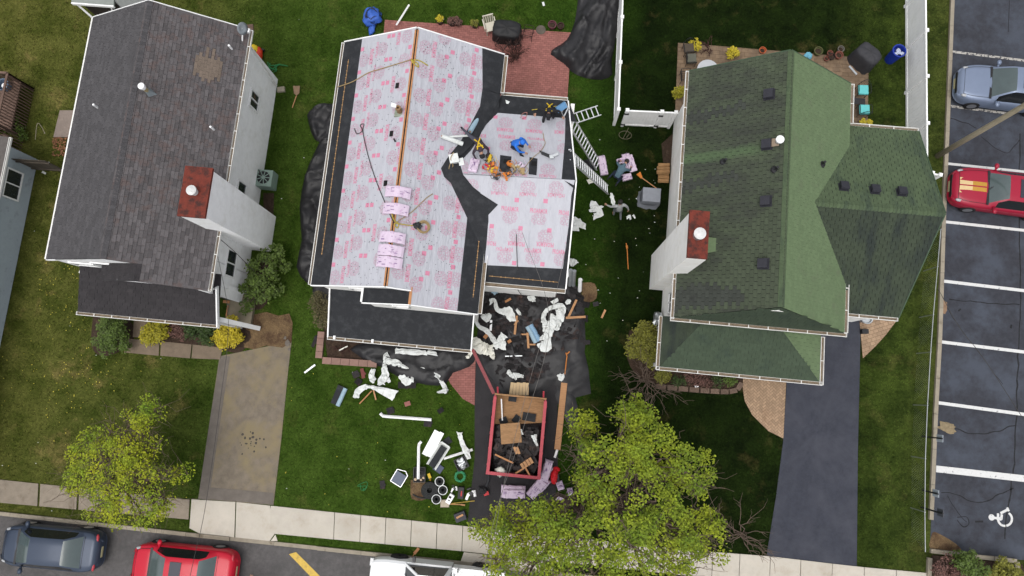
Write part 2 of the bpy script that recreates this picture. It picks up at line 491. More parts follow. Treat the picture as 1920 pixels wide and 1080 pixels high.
# ------------------------------------------------------------------ ground
def grass_material(name, gain=1.0, blade=False):
 m = bpy.data.materials.new(name); m.use_nodes = True
 N, L = m.node_tree.nodes, m.node_tree.links
 b = N['Principled BSDF']
 ge = N.new('ShaderNodeNewGeometry')
 nz = N.new('ShaderNodeTexNoise'); nz.inputs['Scale'].default_value = .35; nz.inputs['Detail'].default_value = 4
 L.new(ge.outputs['Position'], nz.inputs['Vector'])
 sep = N.new('ShaderNodeSeparateXYZ'); L.new(ge.outputs['Position'], sep.inputs[0])
 ma = N.new('ShaderNodeMath'); ma.operation = 'MULTIPLY_ADD'
 L.new(nz.outputs['Fac'], ma.inputs[0]); ma.inputs[1].default_value = 2.4; L.new(sep.outputs['X'], ma.inputs[2])
 mr = N.new('ShaderNodeMapRange'); mr.inputs[1].default_value, mr.inputs[2].default_value = -30, 24
 L.new(ma.outputs[0], mr.inputs[0])
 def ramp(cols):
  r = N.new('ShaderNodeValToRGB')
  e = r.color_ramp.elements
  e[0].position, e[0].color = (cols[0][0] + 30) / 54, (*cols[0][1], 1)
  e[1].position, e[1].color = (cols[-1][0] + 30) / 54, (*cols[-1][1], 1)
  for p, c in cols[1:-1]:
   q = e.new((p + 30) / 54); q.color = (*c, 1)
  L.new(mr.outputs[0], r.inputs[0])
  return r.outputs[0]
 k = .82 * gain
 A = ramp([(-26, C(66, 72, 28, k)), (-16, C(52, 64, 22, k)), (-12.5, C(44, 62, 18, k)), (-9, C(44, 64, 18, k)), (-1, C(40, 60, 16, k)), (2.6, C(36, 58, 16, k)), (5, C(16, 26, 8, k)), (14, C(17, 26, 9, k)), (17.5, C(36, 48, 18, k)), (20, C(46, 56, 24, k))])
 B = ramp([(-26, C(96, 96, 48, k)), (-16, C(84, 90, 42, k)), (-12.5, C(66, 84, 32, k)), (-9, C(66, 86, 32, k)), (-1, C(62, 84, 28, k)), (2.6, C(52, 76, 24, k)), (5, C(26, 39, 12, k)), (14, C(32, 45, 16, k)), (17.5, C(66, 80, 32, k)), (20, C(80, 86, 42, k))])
 n2 = N.new('ShaderNodeTexNoise'); n2.inputs['Scale'].default_value = .8; n2.inputs['Detail'].default_value = 8; n2.inputs['Roughness'].default_value = .72
 L.new(ge.outputs['Position'], n2.inputs['Vector'])
 m2 = N.new('ShaderNodeMapRange'); m2.inputs[1].default_value, m2.inputs[2].default_value = .38, .62
 L.new(n2.outputs['Fac'], m2.inputs[0])
 mx = N.new('ShaderNodeMix'); mx.data_type = 'RGBA'
 L.new(m2.outputs[0], mx.inputs['Factor']); L.new(A, mx.inputs['A']); L.new(B, mx.inputs['B'])
 n3 = N.new('ShaderNodeTexNoise'); n3.inputs['Scale'].default_value = .55; n3.inputs['Detail'].default_value = 7; n3.inputs['Roughness'].default_value = .7
 L.new(ge.outputs['Position'], n3.inputs['Vector'])
 m3 = N.new('ShaderNodeMapRange'); m3.inputs[1].default_value, m3.inputs[2].default_value = .56, .74
 L.new(n3.outputs['Fac'], m3.inputs[0])
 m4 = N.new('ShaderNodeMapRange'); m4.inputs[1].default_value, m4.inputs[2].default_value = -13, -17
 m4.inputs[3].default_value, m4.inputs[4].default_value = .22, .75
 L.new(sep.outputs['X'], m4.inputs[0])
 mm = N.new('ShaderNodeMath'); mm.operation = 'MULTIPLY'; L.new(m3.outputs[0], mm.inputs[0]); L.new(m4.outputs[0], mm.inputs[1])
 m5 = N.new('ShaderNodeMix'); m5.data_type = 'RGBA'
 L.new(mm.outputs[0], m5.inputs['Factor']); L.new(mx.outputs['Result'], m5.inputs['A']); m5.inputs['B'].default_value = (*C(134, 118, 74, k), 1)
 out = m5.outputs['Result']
 if blade:
  oi = N.new('ShaderNodeMapRange'); oi.inputs[3].default_value, oi.inputs[4].default_value = .45, 1.7
  L.new(ge.outputs['Random Per Island'], oi.inputs[0])
  ml = N.new('ShaderNodeMix'); ml.data_type = 'RGBA'; ml.blend_type = 'MULTIPLY'; ml.inputs['Factor'].default_value = 1
  L.new(out, ml.inputs['A']); L.new(oi.outputs[0], ml.inputs['B']); out = ml.outputs['Result']
 else:
  n6 = N.new('ShaderNodeTexNoise'); n6.inputs['Scale'].default_value = 9; n6.inputs['Detail'].default_value = 6; n6.inputs['Roughness'].default_value = .8
  L.new(ge.outputs['Position'], n6.inputs['Vector'])
  m6 = N.new('ShaderNodeMapRange'); m6.inputs[1].default_value, m6.inputs[2].default_value = .3, .7
  m6.inputs[3].default_value, m6.inputs[4].default_value = .4, 1.4
  L.new(n6.outputs['Fac'], m6.inputs[0])
  ml = N.new('ShaderNodeMix'); ml.data_type = 'RGBA'; ml.blend_type = 'MULTIPLY'; ml.inputs['Factor'].default_value = 1
  L.new(out, ml.inputs['A']); L.new(m6.outputs[0], ml.inputs['B']); out = ml.outputs['Result']
  bp = N.new('ShaderNodeBump'); bp.inputs['Strength'].default_value = .8; bp.inputs['Distance'].default_value = .05
  L.new(n6.outputs['Fac'], bp.inputs['Height']); L.new(bp.outputs['Normal'], b.inputs['Normal'])
 L.new(out, b.inputs['Base Color'])
 b.inputs['Roughness'].default_value = 1.0
 b.inputs['Specular IOR Level'].default_value = .03
 return m
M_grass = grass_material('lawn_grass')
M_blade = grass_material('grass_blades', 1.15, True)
E = []      # plan outlines where no grass grows
g = MB()
n = 24
S = 260
vs = [(-S + 2 * S * i / n, -S + 2 * S * j / n, 0) for j in range(n + 1) for i in range(n + 1)]
fs = [(j * (n + 1) + i, j * (n + 1) + i + 1, (j + 1) * (n + 1) + i + 1, (j + 1) * (n + 1) + i) for j in range(n) for i in range(n)]
g.add(vs, fs)
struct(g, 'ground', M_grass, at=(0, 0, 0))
def gp(pts, z=0.0): return [G(x, y, z) for x, y in pts]
def sheet_poly(name, pts, z, m, keep=True, kind='structure', t=None):
 mb = MB().prism(pts, -.05 if t is None else z - t, z)
 if keep: E.append([(p[0], p[1]) for p in pts])
 return tag(mb.build(name, m), kind=kind)
def lerp_line(pts):
 def f(x):
  for (a, b), (c, d) in zip(pts, pts[1:]):
   if x <= c or (c, d) == pts[-1]: return b + (d - b) * (x - a) / (c - a)
 return f
kerb_y = lerp_line([(-40, 962), (0, 966), (360, 1006), (640, 1036), (870, 1060), (1040, 1078), (1400, 1115), (1750, 1148)])
ka, kb = G(-40, kerb_y(-40)), G(1750, kerb_y(1750))
st = [Vector((-120, ka.y + .02, 0))] + [G(x, kerb_y(x)) for x in (0, 360, 640, 870, 1040, 1400, 1750)] + [Vector((60, kb.y, 0)), Vector((60, -17, 0)), Vector((-120, -17, 0))]
sheet_poly('street', st, .006, M_asphalt_street)
kerb = sroot('kerb', (-60, -7.72, 0))
xs = list(range(-60, 1760, 82))
for x0, x1 in zip(xs, xs[1:]):
 a, b = G(x0, kerb_y(x0) - 4), G(x1, kerb_y(x1) - 4)
 d = (b - a).normalized() * .006
 hh = .05 if (365 < x0 < 520 or 860 < x0 < 1040) else .11
 MB().beam(a + d + Vector((0, 0, hh / 2)), b - d + Vector((0, 0, hh / 2)), .16, hh).build('kerb_stone', M_kerb, parent=kerb)
E.append([(-60, -8.1), (30, -8.1), (30, -7.45), (-60, -7.45)])
ln = gp([(542, 1039), (555, 1035), (640, 1120), (624, 1124)])
one(MB().prism(ln, .004, .011), 'road_line', mat('road_paint_yellow', C(226, 190, 92), .8, .12, 12, dirt=C(160, 140, 90), dscale=5), 'yellow painted stripe slanting across the grey street beside the red sedan', 'road marking')
top_old, bot_old = lerp_line([(-300, 866), (0, 899), (358, 937)]), lerp_line([(-300, 910), (0, 942), (360, 974)])
top_new, bot_new = lerp_line([(358, 934), (508, 948), (870, 986), (1300, 1032), (1437, 1042), (1606, 1062), (1760, 1076)]), lerp_line([(355, 982), (520, 1001), (868, 1033), (1040, 1052), (1300, 1080), (1760, 1124)])
walk = sroot('sidewalk', (-26, -6, 0))
def slab4(a, b, top, bot, m, z=.05, gap=1.1):
 q = gp([(a + gap * .5, top(a + gap * .5)), (b - gap * .5, top(b - gap * .5)), (b - gap * .5 - 2, bot(b - gap * .5)), (a + gap * .5 - 2, bot(a + gap * .5))])
 E.append([(p.x, p.y) for p in q])
 MB().prism(q, -.04, z + random.uniform(-.006, .006)).build('slab', m, parent=walk)
old = [-300, -226, -150, -75, 0, 75, 148, 220, 290, 358]
old[4] = -2
for a, b in zip(old, old[1:]): slab4(a, b, top_old, bot_old, M_concrete_old, gap=4)
new = [508, 628, 677, 724, 772, 820, 868, 920, 972, 1024, 1076, 1128, 1180, 1232, 1284, 1336, 1387, 1444, 1501, 1560, 1620, 1680, 1742]
for a, b in zip(new, new[1:]): slab4(a, b, top_new, bot_new, M_concrete)
apron = [[(360, 936), (442, 941), (440, 1007), (405, 1004), (375, 1000), (356, 990)], [(444, 941), (507, 948), (516, 1000), (506, 1014), (442, 1008)], [(517, 1002), (521, 1014), (508, 1014)]]
for q in apron:
 p = gp(q); E.append([(v.x, v.y) for v in p])
 MB().prism(p, -.04, .045).build('slab', M_concrete, parent=walk)
p = gp([(870, 1035), (1036, 1053), (1040, 1072), (864, 1052)]); E.append([(v.x, v.y) for v in p])
MB().prism(p, -.04, .045).build('slab', M_concrete, parent=walk)
M_drive_old = mat('driveway_gravelled', C(136, 125, 110), .95, .2, 3, bump=.14, bscale=110, dirt=C(150, 136, 106), dscale=.5, dlo=.45, dhi=.62)
M_drive_strip = mat('driveway_grey_strip', C(124, 116, 108), .95, .15, 3, bump=.14, bscale=110)
M_drive_blue = mat('driveway_sealed', C(68, 71, 82), .85, .16, 6, bump=.18, bscale=120, dirt=C(82, 84, 94), dscale=.7, dlo=.42, dhi=.68)
M_drive_black = mat('driveway_black', C(58, 56, 58), .9, .15, 2, bump=.15, bscale=120, dirt=C(72, 70, 70), dscale=1.1)
sheet_poly('driveway_left', gp([(412, 668), (547, 640), (541, 690), (528, 820), (513, 947), (443, 941), (372, 935), (392, 800)]), .022, M_drive_old)
sheet_poly('driveway_left_strip', gp([(413, 668), (432, 668), (412, 800), (392, 938), (372, 935), (392, 800)]), .027, M_drive_strip, keep=False)
sheet_poly('driveway_left_patch', gp([(378, 912), (513, 924), (512, 946), (372, 934)]), .030, M_drive_strip, keep=False)
sheet_poly('driveway_centre', gp([(890, 640), (1000, 640), (1046, 720), (1046, 900), (1030, 1000), (876, 985), (890, 860)]), .022, M_drive_black)
sheet_poly('driveway_right', gp([(1474, 690), (1475, 715), (1468, 830), (1455, 930), (1437, 1042), (1606, 1062), (1608, 850), (1614, 590), (1500, 585)]), .022, M_drive_blue)
dp = MB()
pts = gp([(466, 592), (500, 585), (522, 592), (543, 588), (549, 606), (547, 642), (530, 652), (500, 648), (476, 655), (452, 650), (458, 612)])
M_dirt = mat('bare_dirt', C(136, 112, 80), .95, .3, 3, bump=.3, bscale=18, dirt=C(92, 70, 50), dscale=1.3, dlo=.4, dhi=.6)
struct(cloth(pts, .03, .16, 3, base=.026, rim=.4), 'dirt_patch', M_dirt, smooth=True)
E.append([(p.x, p.y) for p in pts])
E.append([(p.x, p.y) for p in gp([(456, 585), (545, 585), (550, 640), (450, 650)])])
stn = MB()
rnd = random.Random(5)
for k in range(24):
 c = G(468 + rnd.gauss(0, 11), 828 + rnd.gauss(0, 12)); r = rnd.uniform(.02, .07)
 stn.prism([(c.x + r * math.cos(a) * rnd.uniform(.6, 1.2), c.y + r * math.sin(a)) for a in [i * PI / 4 for i in range(8)]], .02, .0262 + k * .0002)
stuff(stn.build('oil_spots', mat('oil_stain', C(74, 68, 62), .7)))
tag(bpy.data.objects['oil_spots'], 'dark oil spots dripped on the middle of the tan driveway')
for k, (x, y, r) in enumerate(((540, 643, 6), (535, 634, 3), (543, 655, 3))):
 c = G(x, y); r *= .024
 one(MB().prism([(c.x + r * math.cos(a) * random.uniform(.6, 1.2), c.y + r * math.sin(a) * random.uniform(.8, 1.3)) for a in [i * PI / 3.5 for i in range(7)]], .025, .06), 'asphalt_chunk', M_drive_strip,
  ['largest dark asphalt chunk on the tan driveway edge by the dirt patch', 'small dark chunk just above the largest chunk by the dirt patch', 'lowest small dark chunk on the tan driveway edge below the dirt patch'][k], 'chunk')
M_walk_brown = mat('walk_aggregate', C(140, 124, 106), .95, .14, 3, bump=.15, bscale=100, dirt=C(112, 98, 84), dscale=1)
pw = sroot('front_walk', (-18, 0, 0))
for q in ([(252, 600), (282, 600), (280, 634), (250, 632)], [(238, 635), (300, 640), (298, 667), (234, 661)], [(303, 640), (360, 646), (357, 672), (301, 667)], [(362, 646), (418, 652), (413, 674), (360, 672)]):
 p = gp(q); E.append([(v.x, v.y) for v in p])
 MB().prism(p, -.03, .045).build('slab', M_walk_brown, parent=pw)
p = gp([(114, 208), (150, 208), (150, 258), (102, 258)]); E.append([(v.x, v.y) for v in p])
MB().prism(p, -.03, .08).build('patio_slab', mat('patio_slab_pink', C(150, 136, 126), .9, .14, 2, bump=.1, dirt=C(120, 104, 92), dscale=1.5), parent=None)
tag(bpy.data.objects['patio_slab'], kind='structure')
def bed(name, pts, k=3, h=.06, seed=2, m=None):
 q = catmull(gp(pts) + [G(*pts[0])], k)[:-1] if k > 1 else gp(pts)
 E.append([(p.x, p.y) for p in q])
 return struct(cloth(q, h, .2, seed, rim=.3, base=.015), name, m or M_soil, smooth=True)
bed('planting_bed', [(175, 590), (240, 597), (250, 640), (200, 668), (172, 650)], seed=3)
bed('planting_bed', [(262, 600), (470, 610), (452, 660), (400, 652), (300, 640), (270, 630)], seed=4)
bed('planting_bed', [(455, 500), (505, 490), (500, 570), (465, 580), (445, 560)], seed=5)
bed('bare_soil', [(494, 362), (514, 362), (512, 440), (494, 440)], 1, .03, seed=6)
bed('planting_bed', [(1180, 620), (1240, 605), (1250, 690), (1390, 700), (1396, 725), (1340, 732), (1235, 722), (1190, 700), (1174, 660)], seed=7)
bed('planting_bed', [(600, 560), (640, 560), (830, 660), (760, 680), (614, 672), (608, 625)], 1, seed=8)
bed('bare_soil', [(1240, 270), (1262, 250), (1258, 310), (1244, 312)], 1, .03, seed=9)
bed('bare_soil', [(770, 900), (800, 905), (800, 935), (772, 935)], 3, .06, seed=10, m=M_dirt)
bed('bare_soil', [(1088, 530), (1115, 532), (1118, 560), (1095, 566)], 3, .05, seed=12, m=M_dirt)
lv = MB()
for k in range(260):
 c = G(rnd.uniform(98, 150), rnd.uniform(256, 292), .03 + rnd.random() * .05)
 q = Matrix.Translation(c) @ Matrix.Rotation(rnd.random() * 6.3, 4, 'Z') @ Matrix.Rotation(rnd.uniform(-.6, .6), 4, 'X')
 lv.add([q @ Vector(v) for v in ((-.06, 0, 0), (0, -.035, 0), (.06, 0, 0), (0, .035, .01))], [(0, 1, 2, 3)])
stuff(tag(lv.build('fallen_leaves', mat('dead_leaf', C(140, 98, 68), .9, .3, 9, island=.4)), 'brown fallen leaves heaped below the back yard slab'))
def bricks(name, poly, L, W, m, base_m, z=.05, herring=False, rot=0., gap=.012, x_dir=0):
 tag(MB().prism(poly, -.04, z - .012).build(name + '_bedding', base_m), kind='structure')
 E.append([(p[0], p[1]) for p in poly])
 mb = MB()
 xs, ys = [p[0] for p in poly], [p[1] for p in poly]
 cx, cy = (min(xs) + max(xs)) / 2, (min(ys) + max(ys)) / 2
 R = max(max(xs) - min(xs), max(ys) - min(ys)) * .75
 r2 = random.Random(3)
 c, s_ = math.cos(rot), math.sin(rot)
 cpoly = ccw([(p[0], p[1]) for p in poly]); isc = convex(cpoly)
 cand = []
 if herring:
  k = int(R / W) + 2
  for i in range(-k, k):
   for j in range(-k // 2, k // 2 + 1):
    x, y = (i + 4 * j) * W, i * W
    cand.append((x + W, y + W / 2, 2 * W, W))
    cand.append((x + W * 2.5, y, W, 2 * W))
 else:
  for j in range(int(-R / W), int(R / W)):
   for i in range(int(-R / L), int(R / L)):
    cand.append((i * L + (L / 2 if j % 2 else 0), j * W, L, W))
 for x, y, w, d in cand:
  px, py = cx + x * c - y * s_, cy + x * s_ + y * c
  dz = r2.uniform(-.003, .003)
  hw, hd = (w - gap) / 2, (d - gap) / 2
  P = [(px + a * c - b * s_, py + a * s_ + b * c) for a, b in ((-hw, -hd), (hw, -hd), (hw, hd), (-hw, hd))]
  if isc: P = clip_convex(P, cpoly)
  elif not inpoly(px, py, poly): continue
  if len(P) < 3: continue
  n = len(P)
  mb.add([(x, y, zz) for zz in (z - .02, z + dz) for x, y in P], [tuple(range(n, 2 * n))] + [(i, (i + 1) % n, n + (i + 1) % n, n + i) for i in range(n)])
 return tag(mb.build(name, m), kind='structure')
M_brick_pink = mat('paver_brick_red', C(166, 110, 102), .9, .14, 5, island=.14, bump=.06, dirt=C(150, 100, 90), dscale=.6, dlo=.5, dhi=.8)
M_brick_joint = mat('paver_joint', C(118, 76, 70), .95, .2, 9)
patio = gp([(722, 38), (1072, 62), (1060, 240), (940, 240), (715, 120)])
bricks('brick_patio', [(p.x, p.y) for p in patio], .21, .105, M_brick_pink, M_brick_joint)
path = gp([(822, 655), (892, 668), (890, 760), (868, 748), (845, 720), (830, 690)])
bricks('brick_path', [(p.x, p.y) for p in path], .21, .105, M_brick_pink, M_brick_joint, rot=.1)
M_paver_tan = mat('paver_tan', C(180, 152, 124), .9, .12, 5, island=.16, bump=.05, dirt=C(150, 118, 92), dscale=.8)
M_paver_joint = mat('paver_tan_joint', C(112, 88, 68), .95, .2, 9)
pp = gp([(1393, 700), (1474, 706), (1468, 822), (1440, 808), (1410, 778), (1396, 752), (1392, 728)])
bricks('paver_path', [(p.x, p.y) for p in pp], .2, .1, M_paver_tan, M_paver_joint, herring=True, rot=PI / 4)
pp = gp([(1610, 590), (1684, 596), (1660, 628), (1640, 650), (1617, 672)])
bricks('paver_path', [(p.x, p.y) for p in pp], .22, .16, M_paver_tan, M_paver_joint, rot=.4)
M_paver_old = mat('paver_weathered', C(140, 118, 95), .9, .2, 3, island=.16, bump=.06, dirt=C(108, 92, 78), dscale=.7, dlo=.45, dhi=.7)
pp = gp([(1271, 81), (1628, 110), (1626, 240), (1265, 225)])
bricks('rear_patio', [(p.x, p.y) for p in pp], .3, .2, M_paver_old, M_paver_joint)
M_lot = mat('parking_asphalt', C(68, 70, 78), .9, .2, 5, bump=.2, bscale=90, dirt=C(88, 94, 106), dscale=.6, dlo=.42, dhi=.64)
lotx = lerp_line([(-300, 1797), (0, 1786), (250, 1776), (420, 1769), (620, 1763), (760, 1755), (900, 1749), (1036, 1743)])
lot = [G(lotx(y), y) for y in (-300, 0, 250, 420, 620, 760, 900, 1036)] + [G(1919, 1050), Vector((40, -5.2, 0)), Vector((40, 32, 0))]
sheet_poly('parking_lot', lot, .008, M_lot)
lk = sroot('parking_kerb', (19, 20, 0))
ys = list(range(-280, 1040, 66))
for y0, y1 in zip(ys, ys[1:]):
 a, b = G(lotx(y0) - 2, y0), G(lotx(y1) - 2, y1)
 d = (b - a).normalized() * .006
 MB().beam(a + d + Vector((0, 0, .06)), b - d + Vector((0, 0, .06)), .17, .12).build('kerb_stone', M_kerb, parent=lk)
E.append([(lot[i].x - .25, lot[i].y) for i in range(8)] + [(40, -5.2), (40, 32)])
M_line = mat('line_paint_white', C(236, 236, 234), .8, .06, 9, dirt=C(120, 122, 126), dscale=6, dlo=.6, dhi=.66)
M_line_worn = mat('line_paint_worn', C(200, 196, 188), .85, .1, 9, dirt=C(88, 88, 92), dscale=7, dlo=.5, dhi=.56)
rows = [(1786, 97, 1915, 113, 5, 1, 'worn white parking line above the silver hatchback'), (1781, 199, 1890, 213, 5, 1, 'worn white parking line between the silver hatchback and the wooden pole'), (1777, 307, 1920, 322, 5, 0, 'white parking line along the upper side of the striped red coupe'),
  (1773, 416, 1920, 432, 5.5, 0, 'white parking line along the lower side of the striped red coupe'), (1768, 527, 1920, 545, 6, 0, 'second white parking line below the striped red coupe'), (1764, 641, 1920, 660, 6, 0, 'third white parking line below the striped red coupe'),
  (1758, 755, 1920, 777, 6, 0, 'fourth white parking line below the striped red coupe'), (1755, 879, 1917, 897, 12, 0, 'thick double white line bordering the wheelchair bay')]
for x0, y0, x1, y1, w, worn, lab in rows:
 a, b = G(x0, y0), G(x1, y1)
 if x1 > 1914: b = b + (b - a) * .25
 d = (b - a).normalized(); s_ = Vector((-d.y, d.x, 0)) * w * .0118
 one(MB().prism([a - s_, b - s_, b + s_, a + s_], .004, .0125), 'parking_line', M_line_worn if worn else M_line, lab, 'line', 'painted lines of the parking bays')
ws = MB()
def flat_stroke(mb, pts, w, z):
 pts = gp(pts)
 for i, (a, b) in enumerate(zip(pts, pts[1:])):
  d = (b - a).normalized(); s_ = Vector((-d.y, d.x, 0)) * w / 2
  e = d * w * .12
  mb.prism([a - s_ - e, b - s_ + e, b + s_ + e, a + s_ - e], .004, z + i * .0002)
c = G(1859, 970)
ws.prism([(c.x + .13 * math.cos(a), c.y + .13 * math.sin(a)) for a in [i * PI / 8 for i in range(16)]], .004, .0125)
flat_stroke(ws, [(1864, 971), (1877, 972)], .1, .0127)
flat_stroke(ws, [(1871, 963), (1871, 975)], .1, .0131)
flat_stroke(ws, [(1869, 972), (1877, 974)], .1, .0134)
flat_stroke(ws, [(1877, 974), (1878, 965)], .1, .0137)
flat_stroke(ws, [(1876, 962), (1890, 955)], .1, .0141)
flat_stroke(ws, [(1888, 952), (1891, 958)], .09, .0144)
cc = [(1884 + 13 * math.cos(a), 973 + 13 * math.sin(a)) for a in [math.radians(q) for q in range(-55, 190, 12)]]
flat_stroke(ws, cc[:12], .09, .0147)
flat_stroke(ws, cc[12:], .09, .0172)
one(ws, 'wheelchair_symbol', M_line, 'white wheelchair symbol painted on the asphalt of the lowest parking bay', 'road marking')
M_crack = mat('crack_dark', (.016, .016, .018), .9, .3, 6)
cr = MB()
def crack(pts, w, k=8, seed=0):
 q = catmull(gp(pts), k)
 q = [p + Vector((noise.noise(p * 2.3) * .07, noise.noise(p * 2.3 + Vector((5, 5, 5))) * .07, 0)) for p in q]
 for i, (a, b) in enumerate(zip(q, q[1:])):
  d = (b - a).normalized(); ww = w * (.55 + .6 * abs(noise.noise(a * 3.1)))
  s_ = Vector((-d.y, d.x, 0)) * ww / 2
  cr.add([a - s_ + Vector((0, 0, .0102)), b - s_ + Vector((0, 0, .0102)), b + s_ + Vector((0, 0, .0102)), a + s_ + Vector((0, 0, .0102))], [(0, 1, 2, 3)])
for pts, w in (([(1783, 220), (1810, 232), (1830, 240)], .06), ([(1840, 255), (1860, 275), (1890, 285), (1912, 262)], .05), ([(1780, 560), (1820, 565), (1870, 570), (1912, 572)], .07),
               ([(1763, 555), (1790, 600), (1830, 655), (1880, 720)], .03), ([(1790, 804), (1830, 814), (1870, 808), (1905, 796)], .07), ([(1764, 924), (1790, 926), (1822, 940), (1850, 938), (1900, 915)], .06),
               ([(1775, 930), (1795, 960), (1812, 978)], .04), ([(1796, 970), (1812, 968), (1816, 980), (1806, 988), (1796, 975)], .05), ([(1828, 978), (1842, 976)], .1), ([(1912, 250), (1911, 420), (1913, 560), (1908, 700), (1905, 780), (1900, 880), (1888, 960), (1884, 1010)], .09), ([(1890, 60), (1893, 0)], .05), ([(1801, 580), (1795, 585)], .12), ([(1897, 610), (1894, 615)], .14)):
 crack(pts, w)
tag(stuff(cr.build('asphalt_cracks', M_crack)), 'dark cracks and tar seams in the parking lot asphalt')
sa = struct(cloth(catmull(gp([(1747, 1000), (1755, 998), (1790, 1018), (1800, 1034), (1745, 1030), (1747, 1000)]), 3)[:-1], .03, .15, 4, base=.012), 'washed_soil', M_dirt, smooth=True)
isl = tag(MB().prism(gp([(1747, 1040), (1915, 1058), (1930, 1110), (1744, 1090)]), -.05, .07).build('island_soil', M_soil), kind='structure')
E.append([(p.x, p.y) for p in gp([(1740, 1030), (1930, 1050), (1950, 1120), (1740, 1100)])])
for q in ([(1743, 1032), (1810, 1040)], [(1811, 1041), (1860, 1046)], [(1861, 1046), (1903, 1051)], [(1904, 1052), (1904, 1090)]):
 a, b = G(*q[0]), G(*q[1])
 MB().beam(a + Vector((0, 0, .07)), b + Vector((0, 0, .07)), .17, .14).build('kerb_stone', M_kerb, parent=lk)
a, b = G(1741, 1045), G(1738, 1110)
MB().beam(a + Vector((0, 0, .07)), b + Vector((0, 0, .07)), .17, .14).build('kerb_stone', M_kerb, parent=lk)
M_edging = mat('edging_stone', C(122, 102, 88), .9, .2, 6, bump=.2, bscale=20, rnd=.15)
ed = thing('stone_edging', 'curved row of grey brown stones edging the planting bed by the green porch', 'edging', G(1320, 728))
ep = catmull(gp([(1228, 724), (1280, 729), (1330, 733), (1372, 734), (1386, 726), (1391, 710)]), 10)
acc, last = 0, ep[0]
for p in ep[1:]:
 if (p - last).length > .38:
  d = (p - last); c = (p + last) / 2
  MB().box(c + Vector((0, 0, .07)), (d.length - .02, .24, .16 + random.uniform(-.02, .03)), math.atan2(d.y, d.x), taper=.9).build('stone', M_edging, parent=ed)
  last = p
M_block = mat('edging_block_pink', C(158, 126, 114), .9, .12, 5, bump=.1, rnd=.08)
ed = thing('block_edging', 'l shaped edging of pinkish blocks round the bed left of the black porch roof', 'edging', G(600, 660))
for q0, q1, nn in (((604, 622), (599, 672), 4), ((606, 676), (708, 683), 6)):
 a, b = G(*q0), G(*q1)
 for i in range(nn):
  p, r = a.lerp(b, i / nn), a.lerp(b, (i + 1) / nn)
  d = r - p
  MB().box((p + r) / 2 + Vector((0, 0, .08)), (d.length - .015, .3, .17), math.atan2(d.y, d.x)).build('block', M_block, parent=ed)
  E.append([(p.x - .2, p.y - .2), (r.x + .2, p.y - .2), (r.x + .2, r.y + .2), (p.x - .2, r.y + .2)])
